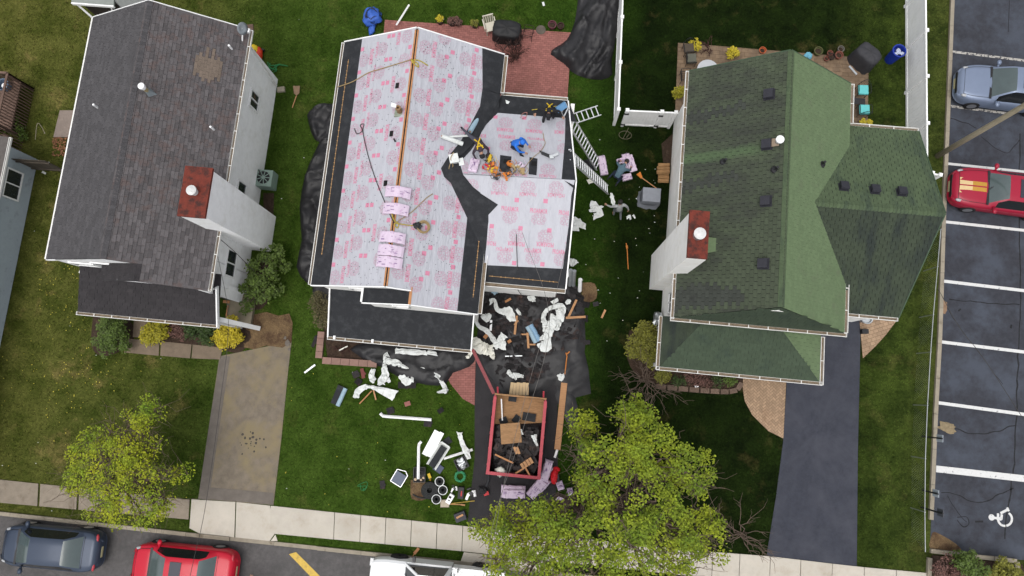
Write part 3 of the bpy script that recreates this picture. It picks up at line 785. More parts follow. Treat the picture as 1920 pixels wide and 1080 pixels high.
# ------------------------------------------------------------------ houses: helpers
def frame_axes(o, u, v):
 u = Vector(u).normalized(); v = Vector(v)
 v = (v - u * v.dot(u)).normalized()
 n = u.cross(v)
 if n.z < 0: n = -n
 return Vector(o), u, v, n
def shingle_mesh(w, e, t, m, gap):
 """one wedge shaped tab: butt end thick, lying on the slope; local x along the eave, y up the slope"""
 a, b = w / 2 - gap, e * 1.12
 vs = [(-a, 0, 0), (a, 0, 0), (a, b, 0), (-a, b, 0), (-a, 0, t), (a, 0, t), (a, b, .002), (-a, b, .002)]
 me = bpy.data.meshes.new('shingle')
 me.from_pydata(vs, [], [(4, 5, 6, 7), (0, 1, 5, 4), (1, 2, 6, 5), (3, 0, 4, 7)])
 me.materials.append(m)
 return me
def shingle_slope(house, o, u, v, poly, w, e, m, t=.016, nparts=150, seed=1, jit=.35, double=.0, gap=.006, alt=()):
 """cover a slope with tabs; the nearest ones are objects of their own, the rest one mesh"""
 o, u, v, n = frame_axes(o, u, v)
 P = [((Vector(p) - o).dot(u), (Vector(p) - o).dot(v)) for p in poly]
 CP = ccw(P); isc = convex(CP); cut = []
 me = shingle_mesh(w, e, t, m, gap)
 alts = [([((Vector(p) - o).dot(u), (Vector(p) - o).dot(v)) for p in pl], am) for pl, am in alt]
 mats = [m] + [q[1] for q in alts]
 def mi(T):
  q = T.translation - o
  a, b = q.dot(u), q.dot(v) + e / 2
  for k, (pl, _) in enumerate(alts):
   if inpoly(a, b, pl): return k + 1
  return 0
 mes = [me] + [shingle_mesh(w, e, t, q[1], gap) for q in alts]
 umin, umax = min(p[0] for p in P), max(p[0] for p in P)
 vmin, vmax = min(p[1] for p in P), max(p[1] for p in P)
 rr = random.Random(seed)
 R = Matrix((u, v, n)).transposed().to_4x4()
 spots = []
 j = 0
 y = vmin
 while y < vmax - e * .4:
  x = umin + w * (.5 if j % 2 else 0) + rr.uniform(-jit, jit) * w
  while x < umax + w:
   yy = min(y + e * .5, vmax)
   if inpoly(x, yy, P) and inpoly(x - w * .42, yy, P) and inpoly(x + w * .42, yy, P):
    spots.append((x, y, rr.choice((0, 0, .004, .008)) if double else 0))
   elif isc:
    q = clip_convex([(x - w / 2 + .006, y), (x + w / 2 - .006, y), (x + w / 2 - .006, y + e * 1.1), (x - w / 2 + .006, y + e * 1.1)], CP)
    if len(q) > 2: cut.append((q, y))
   x += w
  y += e
  j += 1
 T = [Matrix.Translation(o + u * x + v * y + n * (.003 + dz)) @ R for x, y, dz in spots]
 cpos = Vector((0, 0, CAM_H))
 T.sort(key=lambda q: (q.translation - cpos).length)
 for q in T[:nparts]: piece(mes[mi(q)], 'shingle', q, house)
 mb = MB()
 base = [vv.co.copy() for vv in me.vertices]
 fs = [tuple(p.vertices) for p in me.polygons]
 for q in T[nparts:]: mb.add([q @ c for c in base], fs, mi(q))
 for q, y in cut:
  k = len(q)
  top = [o + u * a + v * b + n * (.003 + t - (t - .002) * (b - y) / (e * 1.12)) for a, b in q]
  mb.add([p - n * t for p in top] + top, [tuple(range(k, 2 * k))] + [(i, (i + 1) % k, k + (i + 1) % k, k + i) for i in range(k)])
 if mb.v: stuff(mb.build('shingles', mats, parent=house))
def ridge_caps(house, a, b, m, w=.17, step=.14, name='ridge_cap', drop=.07):
 mb = MB()
 a, b = Vector(a), Vector(b)
 L = (b - a).length; d = (b - a).normalized(); s_ = d.cross(Vector((0, 0, 1))).normalized()
 k = 0
 x = 0
 while x < L:
  p = a + d * x; q = a + d * min(L, x + step * 1.3)
  z0, z1 = Vector((0, 0, .03)), Vector((0, 0, .018))
  dn = Vector((0, 0, -drop))
  mb.add([p + s_ * w + dn + z0, p + z0 + Vector((0, 0, .01)), p - s_ * w + dn + z0, q + s_ * w + dn + z1, q + z1, q - s_ * w + dn + z1], [(0, 1, 4, 3), (1, 2, 5, 4), (0, 2, 1)])
  x += step
 return stuff(mb.build('ridge_caps', m, parent=house))
M_gutter_in = mat('gutter_inside', C(140, 124, 104), .8, .25, 9, dirt=C(80, 66, 50), dscale=6)
def gutter(house, a, b, m=None, w=.12, h=.1, name='gutter', hangers=True):
 """open trough with hangers; a to b along its length"""
 a, b = Vector(a), Vector(b)
 mb = MB()
 d = (b - a).normalized(); s_ = Vector((-d.y, d.x, 0))
 for q, ww, hh, zz in ((w / 2, .02, h, 0), (-w / 2, .02, h, 0), (0, w - .024, .012, -h / 2 + .01)):
  mb.beam(a + s_ * q + Vector((0, 0, zz)), b + s_ * q + Vector((0, 0, zz)), ww, hh)
 mb.beam(a - d * .004, a + d * .012, w + .03, h + .012); mb.beam(b - d * .012, b + d * .004, w + .03, h + .012)
 if hangers:
  L = (b - a).length; k = max(2, int(L / .75))
  for i in range(1, k):
   p = a + d * L * i / k
   mb.beam(p - s_ * w * .49 + Vector((0, 0, h / 2)), p + s_ * w * .49 + Vector((0, 0, h / 2)), .03, .012)
 mb.m[12:18] = [1] * 6
 return mb.build(name, [m or M_gutter, M_gutter_in], parent=house)
def window(house, c, w, h, nrm, panes=2, m=None):
 """window set in a wall; nrm: outward plan direction"""
 nrm = Vector(nrm).normalized(); s_ = Vector((-nrm.y, nrm.x, 0)); c = Vector(c)
 fr = MB()
 t = .07
 for q in (-1, 1):
  fr.beam(c + s_ * q * (w / 2) - Vector((0, 0, h / 2 + t / 2)) + nrm * .03, c + s_ * q * (w / 2) + Vector((0, 0, h / 2 + t / 2)) + nrm * .03, t, .07, up=nrm)
  fr.beam(c - s_ * (w / 2 - t / 2 - .002) + Vector((0, 0, q * h / 2)) + nrm * .028, c + s_ * (w / 2 - t / 2 - .002) + Vector((0, 0, q * h / 2)) + nrm * .028, .066, t)
 for i in range(1, panes):
  p = c + s_ * (w * (i / panes - .5)) + nrm * .03
  fr.beam(p - Vector((0, 0, h / 2 - .03)), p + Vector((0, 0, h / 2 - .03)), .05, .05, up=nrm)
 f = fr.build('window', m or M_frame, parent=house)
 OFF[f.name] = OFF[house.name]
 for i in range(panes):
  p = c + s_ * (w * ((i + .5) / panes - .5)) + nrm * .012
  MB().beam(p - Vector((0, 0, h / 2 - .02)), p + Vector((0, 0, h / 2 - .02)), w / panes - .04, .014, up=nrm).build('pane', M_glass, parent=f)
 return f
def pipe_vent(house, p, h, r=.045, m=None, collar=None):
 o = MB().cyl(p - Vector((0, 0, .1)), p + Vector((0, 0, h)), r, r, 12).lathe(p + Vector((0, 0, h - .02)), [(r * .6, .024), (r * .6, .03)], 12).build('vent_pipe', m or M_whitemetal, parent=house, smooth=False)
 if collar:
  MB().lathe(p - Vector((0, 0, .06)), [(r * 3, 0), (r * 2.6, .08), (r * 1.25, .14), (r * 1.2, .17)], 14).build('flashing', collar, parent=o)
 return o
def gable_wall(house, x0, x1, y, ze, xr, zr, m, t=.16, z0=0, name='wall'):
 pts = [(x0, z0), (x1, z0), (x1, ze), (xr, zr), (x0, ze)]
 mb = MB()
 vs = [(x, y - t / 2, z) for x, z in pts] + [(x, y + t / 2, z) for x, z in pts]
 mb.add(vs, [(0, 1, 2, 3, 4), (9, 8, 7, 6, 5)] + [(i, 5 + i, 5 + (i + 1) % 5, (i + 1) % 5) for i in range(5)])
 return mb.build(name, m, parent=house)
M_capgrey = mat('cap_metal_grey', (.5, .5, .49), .5, .1, 8, dirt=(.3, .28, .25), dscale=6)
# ------------------------------------------------------------------ left house, grey brown shingles
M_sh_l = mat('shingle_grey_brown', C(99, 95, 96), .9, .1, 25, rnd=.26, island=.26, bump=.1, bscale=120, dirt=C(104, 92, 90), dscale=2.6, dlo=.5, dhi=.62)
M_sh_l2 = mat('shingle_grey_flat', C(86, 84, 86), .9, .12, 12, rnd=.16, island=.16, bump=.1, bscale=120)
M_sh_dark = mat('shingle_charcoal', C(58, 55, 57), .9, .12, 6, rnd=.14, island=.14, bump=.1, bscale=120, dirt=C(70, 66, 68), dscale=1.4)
H1 = thing('house', 'white house with a mottled grey brown shingle roof and red capped chimney at left', 'house', (-16.6, 8.5, 0))
E1 = dict(xl=-20.03, xr=-13.2, yb=13.98, yf=3.4, ze=4.2, xm=-16.62, zr=5.97)
xl, xr, yb, yf, ze, xm, zr = (E1[k] for k in ('xl', 'xr', 'yb', 'yf', 'ze', 'xm', 'zr'))
pt = .14
def zl(x): return ze + (zr - ze) * (x - xl) / (xm - xl)
def zrr(x): return ze + (zr - ze) * (xr - x) / (xr - xm)
E.append([(-19.8, 1.6), (-13.0, 1.6), (-13.4, 13.7), (-19.8, 13.7)])
MB().box((-13.55, 8.9, 2.05), (.18, 9.6, 4.1)).build('wall', M_stucco, parent=H1)
MB().box((-19.7, 8.6, 2.05), (.18, 10.0, 4.1)).build('wall', M_stucco, parent=H1)
gable_wall(H1, -19.6, -13.64, 13.65, ze - .1, xm, zr - .2, M_stucco)
gable_wall(H1, -19.75, -13.64, yf + .1, ze - .02, xm, zr - .16, M_stucco)
gx, gz, gy = -15.55, None, 2.72
gz = zrr(gx)
MB().box((-13.55, 3.4, 2.05), (.18, 1.35, 4.1)).build('wall', M_stucco, parent=H1)
gable_wall(H1, -17.4, -13.66, 2.98, ze - .1, gx, gz - .2, M_stucco)
MB().box((-17.4, 3.35, 2.0), (.16, .6, 4.0)).build('wall', M_stucco, parent=H1)
roof = MB().slab([(xl, yf, ze), (xl, yb, ze), (xm, yb, zr), (xm, yf, zr)], pt).slab([(xm + .001, yf, zr), (xm + .001, yb, zr), (xr, yb, ze), (xr, yf, ze)], pt, 1)
roof.slab([(gx, yf, gz), (xr, yf - .001, ze), (xr, gy, ze), (gx, gy, gz)], pt, 1)
zlo = gz - (gx + 17.45) * .46
roof.slab([(gx - .001, gy, gz), (-17.45, gy, zlo), (-17.45, yf - .002, zlo), (gx - .001, yf - .002, gz)], pt)
roof.build('roof', [M_sh_l2, M_sh_l], parent=H1)
shingle_slope(H1, (xl, yf, ze), (0, 1, 0), (xm - xl, 0, zr - ze), [(xl, yf, ze), (xl, yb, ze), (xm, yb, zr), (xm, yf, zr)], .3, .145, M_sh_l2, nparts=60, seed=2)
shingle_slope(H1, (xr, yf, ze), (0, 1, 0), (xm - xr, 0, zr - ze), [(xr, gy, ze), (xr, yb, ze), (xm, yb, zr), (xm, yf, zr), (gx, yf, gz), (gx, gy, gz)], .3, .145, M_sh_l, nparts=200, seed=3, double=1, t=.02)
shingle_slope(H1, (-17.45, gy, zlo), (0, 1, 0), (gx + 17.45, 0, gz - zlo), [(-17.45, gy, zlo), (-17.45, yf, zlo), (gx, yf, gz), (gx, gy, gz)], .3, .145, M_sh_dark, nparts=0, seed=4)
ridge_caps(H1, (xm, yf, zr), (xm, yb, zr), M_sh_l2)
ridge_caps(H1, (gx, gy, gz), (gx, yf, gz), M_sh_dark)
M_patch = mat('shingle_patch_tan', C(126, 112, 100), .9, .1, 20, island=.12, bump=.1, bscale=120)
pc = G(391, 130, 4.75); zz = zrr(pc.x)
pm = MB()
o_, u_, v_, n_ = frame_axes((xr, yf, ze), (0, 1, 0), (xm - xr, 0, zr - ze))
for j in range(-4, 5):
 for i in range(-2, 3):
  if abs(i) == 2 and (j % 2 == 0 or abs(j) > 2): continue
  if abs(j) == 4 and abs(i) > 1: continue
  q = Vector((pc.x, pc.y, zz)) + u_ * (i * .3 + (.15 if j % 2 else 0)) + v_ * (j * .115) + n_ * .034
  pm.box(q, (.29, .112, .01), X=Matrix((u_, v_, n_)).transposed().to_4x4())
stuff(pm.build('shingle_patch', M_patch, parent=H1))
MB().beam((xl - .02, yf, ze - .06), (xl - .02, yb, ze - .06), .1, .14).build('gutter', M_gutter, parent=H1)
gutter(H1, (xr + .07, gy, ze - .06), (xr + .07, yb, ze - .06), h=.1)
for a, b in (((xl, yb + .03, ze - .04), (xm, yb + .03, zr - .04)), ((xm, yb + .03, zr - .04), (xr, yb + .03, ze - .04)), ((xl, yf - .03, ze - .07), (xl + .6, yf - .03, zl(xl + .6) - .07))):
 MB().beam(a, b, .03, .12).build('fascia', M_trim, parent=H1)
for a, b in (((xr + .07, gy + .05, ze - .1), (xr - .25, gy + .3, 2.9)), ((xr + .1, 13.3, ze - .1), (xr - .2, 13.3, .2))): MB().cyl(a, b, .04, .04, 8).build('downspout', M_gutter, parent=H1)
for (x, y), z, w, h in (((487, 190), 2.2, .75, .9), ((464, 363), 2.1, .95, .85), ((444, 495), 2.0, 1.15, .95)):
 p = G(x, y, z); window(H1, (-13.46, p.y, z), w, h, (1, 0, 0))
window(H1, (-17.25, yf - .005, 4.15), 1.15, 1.1, (0, -1, 0), 2)
window(H1, (-18.6, yf - .005, 3.85), 1.0, .6, (0, -1, 0), 1)
ch = MB().box((-13.05, 6.08, 3.3), (.98, 1.68, 6.6), taper=1.07).build('chimney', M_stucco, parent=H1)
MB().box((-13.06, 6.12, 6.66), (1.06, 1.94, .12)).build('chimney_cap', M_brick_cap, parent=ch)
q = G(361, 358, 6.9)
MB().lathe((q.x, q.y, 6.72), [(.13, 0), (.13, .24), (.19, .25), (.19, .3), (.05, .36)], 16).build('flue', M_capgrey, parent=ch)
PL1 = plane3((xl, yf, ze), (xl, yb, ze), (xm, yf, zr))
PR1 = plane3((xr, yf, ze), (xr, yb, ze), (xm, yf, zr))
for x, y, pl in ((184, 202, PL1), (435, 92, PR1), (401, 243, PR1)):
 pipe_vent(H1, GP(x, y, pl), .32)
fb = GP(281, 174, PR1)
fl = MB().lathe(fb - Vector((0, 0, .1)), [(.085, 0), (.085, .55)], 12).build('flue_pipe', mat('flue_tan', C(176, 160, 120), .6, .15, 8), parent=H1)
MB().lathe(fb + Vector((0, 0, .45)), [(.1, 0), (.1, .1), (.13, .1), (.13, .2), (.04, .24)], 14).build('flue_cap', M_whitemetal, parent=fl)
MB().lathe(fb - Vector((0, 0, .1)), [(.24, 0), (.2, .09), (.12, .3), (.1, .34)], 4).build('flashing', mat('flashing_lead', C(150, 160, 165), .5, .15, 8, metal=.3), parent=fl)
dd = G(452, 52, 4.9)
MB().tube([(xr - .2, dd.y - .3, 4.25), (xr - .05, dd.y, 4.7), (dd.x, dd.y, 4.85)], .03, 8).box((xr + .12, dd.y + .02, 4.6), (.2, .12, .12)).build('dish_arm', M_whitemetal, parent=H1)
Xd = Matrix.Rotation(math.radians(62), 4, 'Y') @ Matrix.Rotation(.3, 4, 'X')
dish = MB().lathe((dd.x, dd.y, 4.85), [(.02, 0), (.14, .02), (.25, .06), (.26, .07), (.14, .035), (.02, .015)], 18, X=Xd).build('satellite_dish', mat('dish_grey', C(150, 158, 164), .5, .05), parent=H1, smooth=True)
pz0, pz1 = 2.9, 3.35
pr = [(-19.2, 1.46, pz0), (-13.2, 1.46, pz0), (-13.2, 3.55, pz1), (-19.2, 3.55, pz1)]
MB().slab(pr, .12).build('porch_roof', M_sh_dark, parent=H1)
shingle_slope(H1, (-19.2, 1.46, pz0), (1, 0, 0), (0, 2.09, pz1 - pz0), pr, .33, .145, M_sh_dark, nparts=40, seed=6)
gutter(H1, (-19.25, 1.4, pz0 - .05), (-13.12, 1.4, pz0 - .05))
MB().beam((-13.17, 1.4, pz0 - .02), (-13.17, 3.0, pz0 + .62), .05, .2).build('fascia', M_trim, parent=H1)
MB().box((-16.5, 3.2, 1.35), (6.2, .16, 2.7)).build('wall', M_stucco, parent=H1)
MB().box((-13.5, 2.35, .12), (1.2, 1.5, .24)).build('porch_floor', mat('porch_floor', C(150, 140, 120), .85, .1, 4), parent=H1)
for x in (-18.95, -13.4):
 MB().box((x, 1.6, 1.4), (.14, .14, 2.8)).build('porch_post', M_trim, parent=H1)
MB().beam((-13.3, 1.72, 2.6), (-12.5, 1.62, .15), .2, .09).build('downspout', M_trim, parent=H1)
b = G(427, 575, .3)
one(MB().box((b.x, b.y + .2, .5), (.3, .12, .06)).box((b.x, b.y - .2, .3), (.05, .5, .05)), 'porch_rake', M_orangewood, 'orange wooden handle leaning on the open side of the left porch', 'tool')
one(MB().box((b.x - .05, b.y + .55, .55), (.1, .5, .6)), 'porch_bin', M_black, 'dark narrow bin standing on the left porch behind the orange handle', 'bin')
one(MB().tube(catmull([(-13.4, 5.0, 3.4), (-12.9, 4.6, 3.0), (-12.55, 4.2, 2.4), (-12.7, 4.1, 1.2)], 5), .015, 5), 'meter_cable', M_wire, 'dark cable running down the white wall below the left chimney', 'cable')
# ------------------------------------------------------------------ centre house under re-roofing
M_under = mat('roof_underlay', C(202, 203, 211, .6), .55, .05, 3, bump=.25, bscale=5, rnd=.03, dirt=C(186, 188, 196), dscale=2.5, stretch=(1.6, .4, 1))
M_print = mat('print_pink', C(218, 140, 166, .66), .6, .12, 8)
M_print2 = mat('print_outline', C(200, 152, 172, .66), .6, .15, 8)
H2 = thing('house', 'house in the middle being re-roofed with pink printed grey underlay sheets', 'house', (-5.6, 8.5, 0))
ax, bx, ay, by = -8.95, -2.27, 13.58, 3.32
az, cz, cx = 4.5, 6.15, -5.64
fgx, fy = -4.72, 2.78            # ridge and front edge of the front gable bay
sl_ = (cz - az) / (cx - ax)
sr_ = (cz - az) / (bx - cx)
def z2l(x): return az + (x - ax) * sl_
def z2r(x): return az + (bx - x) * sr_
P2L = plane3((ax, by, az), (ax, ay, az), (cx, by, cz))
P2R = plane3((bx, by, az), (bx, ay, az), (cx, by, cz))
fgz = z2r(fgx)
E.append([(-8.7, 1.6), (-2.5, 1.6), (-2.5, 4.3), (.8, 4.3), (.8, 12.0), (-2.5, 12.0), (-2.5, 13.4), (-8.7, 13.4)])
MB().box((-8.55, 8.4, 2.2), (.18, 9.8, 4.3)).build('wall', M_stucco_warm, parent=H2)
MB().box((-2.65, 8.1, 2.2), (.18, 10.4, 4.3)).build('wall', M_stucco_warm, parent=H2)
gable_wall(H2, -8.46, -2.74, 13.3, az - .1, cx, cz - .2, M_stucco_warm)
gable_wall(H2, -8.6, -2.74, by + .1, az - .03, cx, cz - .16, M_stucco_warm)
gable_wall(H2, -6.6, -2.56, fy + .1, az - .1, fgx, fgz - .16, M_stucco_warm)
MB().box((-2.65, 3.2, 2.2), (.17, .6, 4.3)).build('wall', M_stucco_warm, parent=H2)
deck = MB().slab([(ax, by, az), (ax, ay, az), (cx - .03, ay, cz - .015), (cx - .03, by, cz - .015)], .13)
deck.slab([(cx + .03, by, cz - .015), (cx + .03, ay, cz - .015), (bx, ay, az), (bx, by, az)], .13)
deck.slab([(fgx, by - .001, fgz), (bx, by - .001, az), (bx, fy, az), (fgx, fy, fgz)], .13)
fx0 = -6.75
fz0 = fgz - (fgx - fx0) * .42
deck.slab([(fgx - .05, fy, fgz - .02), (fx0, fy, fz0), (fx0, by + .3, fz0), (fgx - .05, by + .3, fgz - .02)], .1)
deck.build('roof', M_membrane, parent=H2)
M_slot = mat('roof_slot_dark', (.006, .006, .006), .9)  # near-black stands in for the shade inside open roof slots and holes
mem = lambda pts, z=.012: MB().slab([Vector(p) + Vector((0, 0, z)) for p in pts], .008).build('membrane_strip', M_membrane, parent=H2)
wL = .86
mem([(ax - .02, by - .02, az), (ax - .02, ay + .02, az), (ax + wL, ay + .02, z2l(ax + wL)), (ax + wL, by - .02, z2l(ax + wL))])
xq = bx - 1.0
mem([(xq, 11.9, z2r(xq)), (xq, ay + .02, z2r(xq)), (bx + .02, ay + .02, az), (bx + .02, 11.9, az)])
xq2 = bx - .82
mem([(xq2, fy - .02, z2r(xq2)), (xq2, 6.9, z2r(xq2)), (bx + .02, 6.7, az), (bx + .02, fy - .02, az)])
mem([(fgx - .08, fy - .02, fgz - .03), (fx0 - .02, fy - .02, fz0), (fx0 - .02, by + .3, fz0), (fgx - .08, by + .3, fgz - .03)], .015)
MB().beam((fgx - .03, fy - .02, fgz + .02), (fgx - .03, by + .1, fgz + .02), .1, .03).build('ridge_board', M_orangewood, parent=H2)
M_nail = mat('nail_strip', C(186, 146, 96), .6, .2, 8)
nl = MB()
def nails(a, b, n=24):
 a, b = Vector(a), Vector(b)
 nl.beam(a, b, .018, .008)
 for i in range(n):
  p = a.lerp(b, (i + random.uniform(.2, .8)) / n)
  nl.box(p + Vector((0, 0, .008)), (.045, .045, .012), random.random())
nails((ax + .3, by + 1.2, z2l(ax + .3) + .028), (ax + .3, ay - .8, z2l(ax + .3) + .028), 44)
nails((bx - .22, fy + .6, z2r(bx - .22) + .028), (bx - .22, 6.0, z2r(bx - .22) + .028), 16)
def emblem_mesh(r, seed, upside=False):
 mb = MB()
 rr = random.Random(seed)
 def arc(c, rad, a0, a1, w=.014):
  n = max(4, int(abs(a1 - a0) / .5))
  vs, fs = [], []
  for i in range(n + 1):
   a = a0 + (a1 - a0) * i / n
   for k in (-1, 1): vs.append((c[0] + (rad + k * w / 2) * math.cos(a), c[1] + (rad + k * w / 2) * math.sin(a), 0))
  for i in range(n): fs.append((2 * i, 2 * i + 1, 2 * i + 3, 2 * i + 2))
  mb.add(vs, fs)
 for ring, n, rad, lob in ((0, 9, .78, .3), (1, 7, .44, .26), (2, 4, .16, .2)):
  for i in range(n):
   a = 2 * PI * i / n + ring * .4
   c = (math.cos(a) * rad * r, math.sin(a) * rad * r * .86)
   arc(c, lob * r, a - 1.9, a + 1.9)
   if ring == 0: arc(c, lob * r * .45, a - 2.4 + rr.random(), a + .8)
 return mb
TXT = {}
def text_mesh(body, size, bold=.012, align='CENTER'):
 key = (body, size)
 if key in TXT: return TXT[key]
 cu = bpy.data.curves.new('lettering', 'FONT')
 cu.body = body; cu.size = size; cu.align_x = align; cu.align_y = 'CENTER'; cu.offset = bold; cu.resolution_u = 2; cu.space_character = 1.05
 ob = bpy.data.objects.new('lettering', cu)
 COL.objects.link(ob)
 bpy.context.view_layer.update()
 me = ob.evaluated_get(bpy.context.evaluated_depsgraph_get()).to_mesh()
 d = ([v.co.copy() for v in me.vertices], [tuple(p.vertices) for p in me.polygons])
 bpy.data.objects.remove(ob); bpy.data.curves.remove(cu)
 TXT[key] = d
 return d
EMB = [emblem_mesh(.27, i) for i in range(3)]
TX = text_mesh('PROARMOR', .25, .007)
TX = ([Vector((q.x * .49, q.y, 0)) for q in TX[0]], TX[1])
def print_on(house_sheet, o, u, v, items, clip=None):
 """items: (kind, a, b, rot) placed on a slope with axes u, v; clipped by triangle to the outline"""
 o, u, v, n = frame_axes(o, u, v)
 if u.cross(v).dot(n) < 0: pass
 mb = MB()
 for kind, a, b, rot in items:
  T = Matrix.Translation(o + u * a + v * b + n * .004) @ Matrix((u, n.cross(u), n)).transposed().to_4x4() @ Matrix.Rotation(rot, 4, 'Z')
  if kind == 'T': vs, fs, mi = TX[0], TX[1], 0
  elif kind == 'S':
   vs, fs, mi = [Vector(q) for q in ((-.085, -.085, 0), (.085, -.085, 0), (.085, .085, 0), (-.085, .085, 0))], [(0, 1, 2, 3)], 0
  else:
   e = EMB[random.randrange(3)]; vs, fs, mi = [Vector(q) for q in e.v], e.f, 1
  W = [T @ q for q in vs]
  if clip:
   pl = [((q - o).dot(u), (q - o).dot(v)) for q in W]
   ok = [inpoly(x, y, clip) for x, y in pl]
   fs = [f for f in fs if all(ok[i] for i in f)]
  if fs: mb.add(W, fs, mi)
 if mb.v: return stuff(mb.build('printed_pattern', [M_print, M_print2], parent=house_sheet))
def under_sheet(pts, lift=.0):
 return MB().slab([Vector(p) + Vector((0, 0, .022 + lift)) for p in pts], .006).build('underlay_sheet', M_under, parent=H2)
uL = Vector((0, 1, 0)); vL = Vector((cx - ax, 0, cz - az)).normalized()
def onL(s_, y, lift=0): return (ax + vL.x * s_, y, az + vL.z * s_)
LS = Vector((cx - ax, 0, cz - az)).length
edges = [.93, 1.72, 2.72, LS - .05]
for i, (s0, s1) in enumerate(zip(edges, edges[1:])):
 sh = under_sheet([onL(s0, by - .02), onL(s0, ay + .02), onL(s1 + .1 if i < 2 else s1, ay + .02), onL(s1 + .1 if i < 2 else s1, by - .02)], -.002 * i)
 it = []
 y = by + .3 + .35 * i
 k = 0
 while y < ay:
  m_ = (s0 + s1) / 2
  if i == 0: it += [('E', y, m_ - .16, 0), ('T', y + .1, m_ + .22, PI), ('S', y + .5, m_ - .3, 0)]
  elif i == 1: it += [('E', y, m_ - .14, 0), ('T', y, m_ - .44, 0), ('S', y + .5, m_ + .12, 0), ('S', y + .5, m_ + .34, 0)]
  else: it += [('E', y, m_ + .06, 0), ('T', y + .05, m_ - .33 if k % 2 else m_ + .40, 0 if k % 2 else PI), ('S', y + .52, m_ + .28, 0)]
  y += 1.0
  k += 1
 print_on(sh, (ax, 0, az + .022 - .002 * i), uL, vL, it, clip=[(by - .02, s0), (ay + .02, s0), (ay + .02, s1), (by - .02, s1)])
vR = Vector((cx - bx, 0, cz - az)).normalized()
RS = Vector((cx - bx, 0, cz - az)).length
def onR(s_, y): return (bx + vR.x * s_, y, az + vR.z * s_)
def s_of(x): return (bx - x) / -vR.x
gE = [.9, 1.95, 2.85, RS - .05]
def sy(x, y):
 p = GP(x, y, P2R); return (s_of(p.x), p.y)
region = [(.98, ay + .02)] + [sy(*q) for q in ((905, 206), (882, 243), (862, 276), (838, 308), (834, 326), (860, 356), (886, 384))] + [(.84, 6.6), (.84, fy - .02), (s_of(fgx) - .02, fy - .02), (s_of(fgx) - .02, by - .02), (RS - .05, by - .02), (RS - .05, ay + .02)]
for i, (s0, s1) in enumerate(zip(gE, gE[1:])):
 hi = s1 + (.1 if i < 2 else 0)
 pp_ = clip_half(clip_half(region, -1, 0, -s0 if i else 0), 1, 0, hi)
 sh = under_sheet([onR(a, b) for a, b in pp_], -.002 * i)
 it = []
 y = by - .4 + .5 * i
 m_ = (s0 + s1) / 2
 while y < ay:
  if i == 2: it += [('E', y, m_ + .05, PI), ('T', y, m_ - .3, PI), ('S', y + .55, m_ + .36, 0)]
  elif i == 1: it += [('E', y + .12, m_ + .2, PI), ('S', y + .62, m_ - .2, 0), ('S', y + .36, m_ + .02, 0)]
  else: it += [('E', y, m_ + .22, PI), ('T', y, m_ - .12, PI), ('S', y + .52, m_ - .22, 0), ('E', y + .05, m_ - .42, PI)]
  y += 1.0
 print_on(sh, (bx, 0, az + .022 - .002 * i), uL, vR, it, clip=[(b, a) for a, b in pp_])
MB().box((cx, (ay + by) / 2, cz - .05), (.05, ay - by - .1, .1)).build('ridge_slot_shade', M_slot, parent=H2)  # near-black filler, paints the shade of the open ridge slot
for s_ in (-1, 1):
 MB().beam((cx + s_ * .052, by, cz + .003), (cx + s_ * .052, ay - .05, cz + .003), .055, .02).build('ridge_board', M_orangewood, parent=H2)
for a, b in (((ax, ay + .04, az - .03), (cx, ay + .04, cz - .03)), ((cx, ay + .04, cz - .03), (bx, ay + .04, az - .03)), ((ax, by - .04, az - .04), (cx, by - .04, cz - .04)), ((cx, by - .04, cz - .04), (fgx - .05, by - .04, z2r(fgx - .05) - .04)),
             ((fgx, fy - .04, fgz - .04), (bx, fy - .04, az - .04)), ((fgx, fy - .04, fgz - .04), (fx0, fy - .04, fz0 - .04))):
 MB().beam(a, b, .04, .16).build('fascia', M_trim, parent=H2)
MB().beam((fx0 - .05, fy, fz0 - .04), (fx0 - .05, by + .25, fz0 - .04), .08, .14).build('gutter', M_trim, parent=H2)
gutter(H2, (ax - .08, by, az - .04), (ax - .08, ay, az - .04), w=.1, hangers=False)
gutter(H2, (bx + .09, 11.95, az - .04), (bx + .09, ay, az - .04), w=.14, hangers=False)
gutter(H2, (bx + .09, fy, az - .04), (bx + .09, 6.8, az - .04), w=.15, hangers=False)
for x, y in ((745, 161), (734, 251), (723, 344)):
 p = GP(x, y, P2L)
 MB().box(p + Vector((0, 0, .03)), (.16, .22, .02), X=Matrix((vL, Vector((0, 1, 0)), vL.cross(Vector((0, 1, 0))))).transposed().to_4x4()).build('vent_opening', M_slot, parent=H2)
p = GP(750, 210, P2L)
fo = MB().lathe(p - Vector((0, 0, .1)), [(.3, 0), (.28, .12), (.14, .18)], 4, X=Matrix.Rotation(.75, 4, 'Z')).build('flashing', mat('flashing_weathered', C(150, 158, 140), .6, .25, 8), parent=H2)
MB().lathe(p, [(.11, 0), (.11, .42), (.05, .42), (.05, .3)], 14).build('flue_pipe', mat('flue_rust', C(150, 118, 82), .6, .25, 12), parent=fo)
MB().box(p + Vector((-.16, .05, .5)), (.2, .16, .02), .4, X=Matrix.Rotation(.5, 4, 'Y')).build('flue_lid', M_whitemetal, parent=fo)
pipe_vent(H2, GP(741, 265, P2L), .24, .035, M_black)
cn = MB()
rr = random.Random(9)
for i in range(900):
 pl = P2L if i % 2 else P2R
 q = GP(rr.uniform(625, 750) if i % 2 else rr.uniform(760, 880), rr.uniform(80, 560), pl)
 if not (by < q.y < ay and ax + .95 < q.x < bx - 1.0) or (q.x > cx) == (i % 2 == 1): continue
 n_ = pl[1]
 c = q + n_ * .032
 cn.box(c, (.022, .022, .006), rr.random())
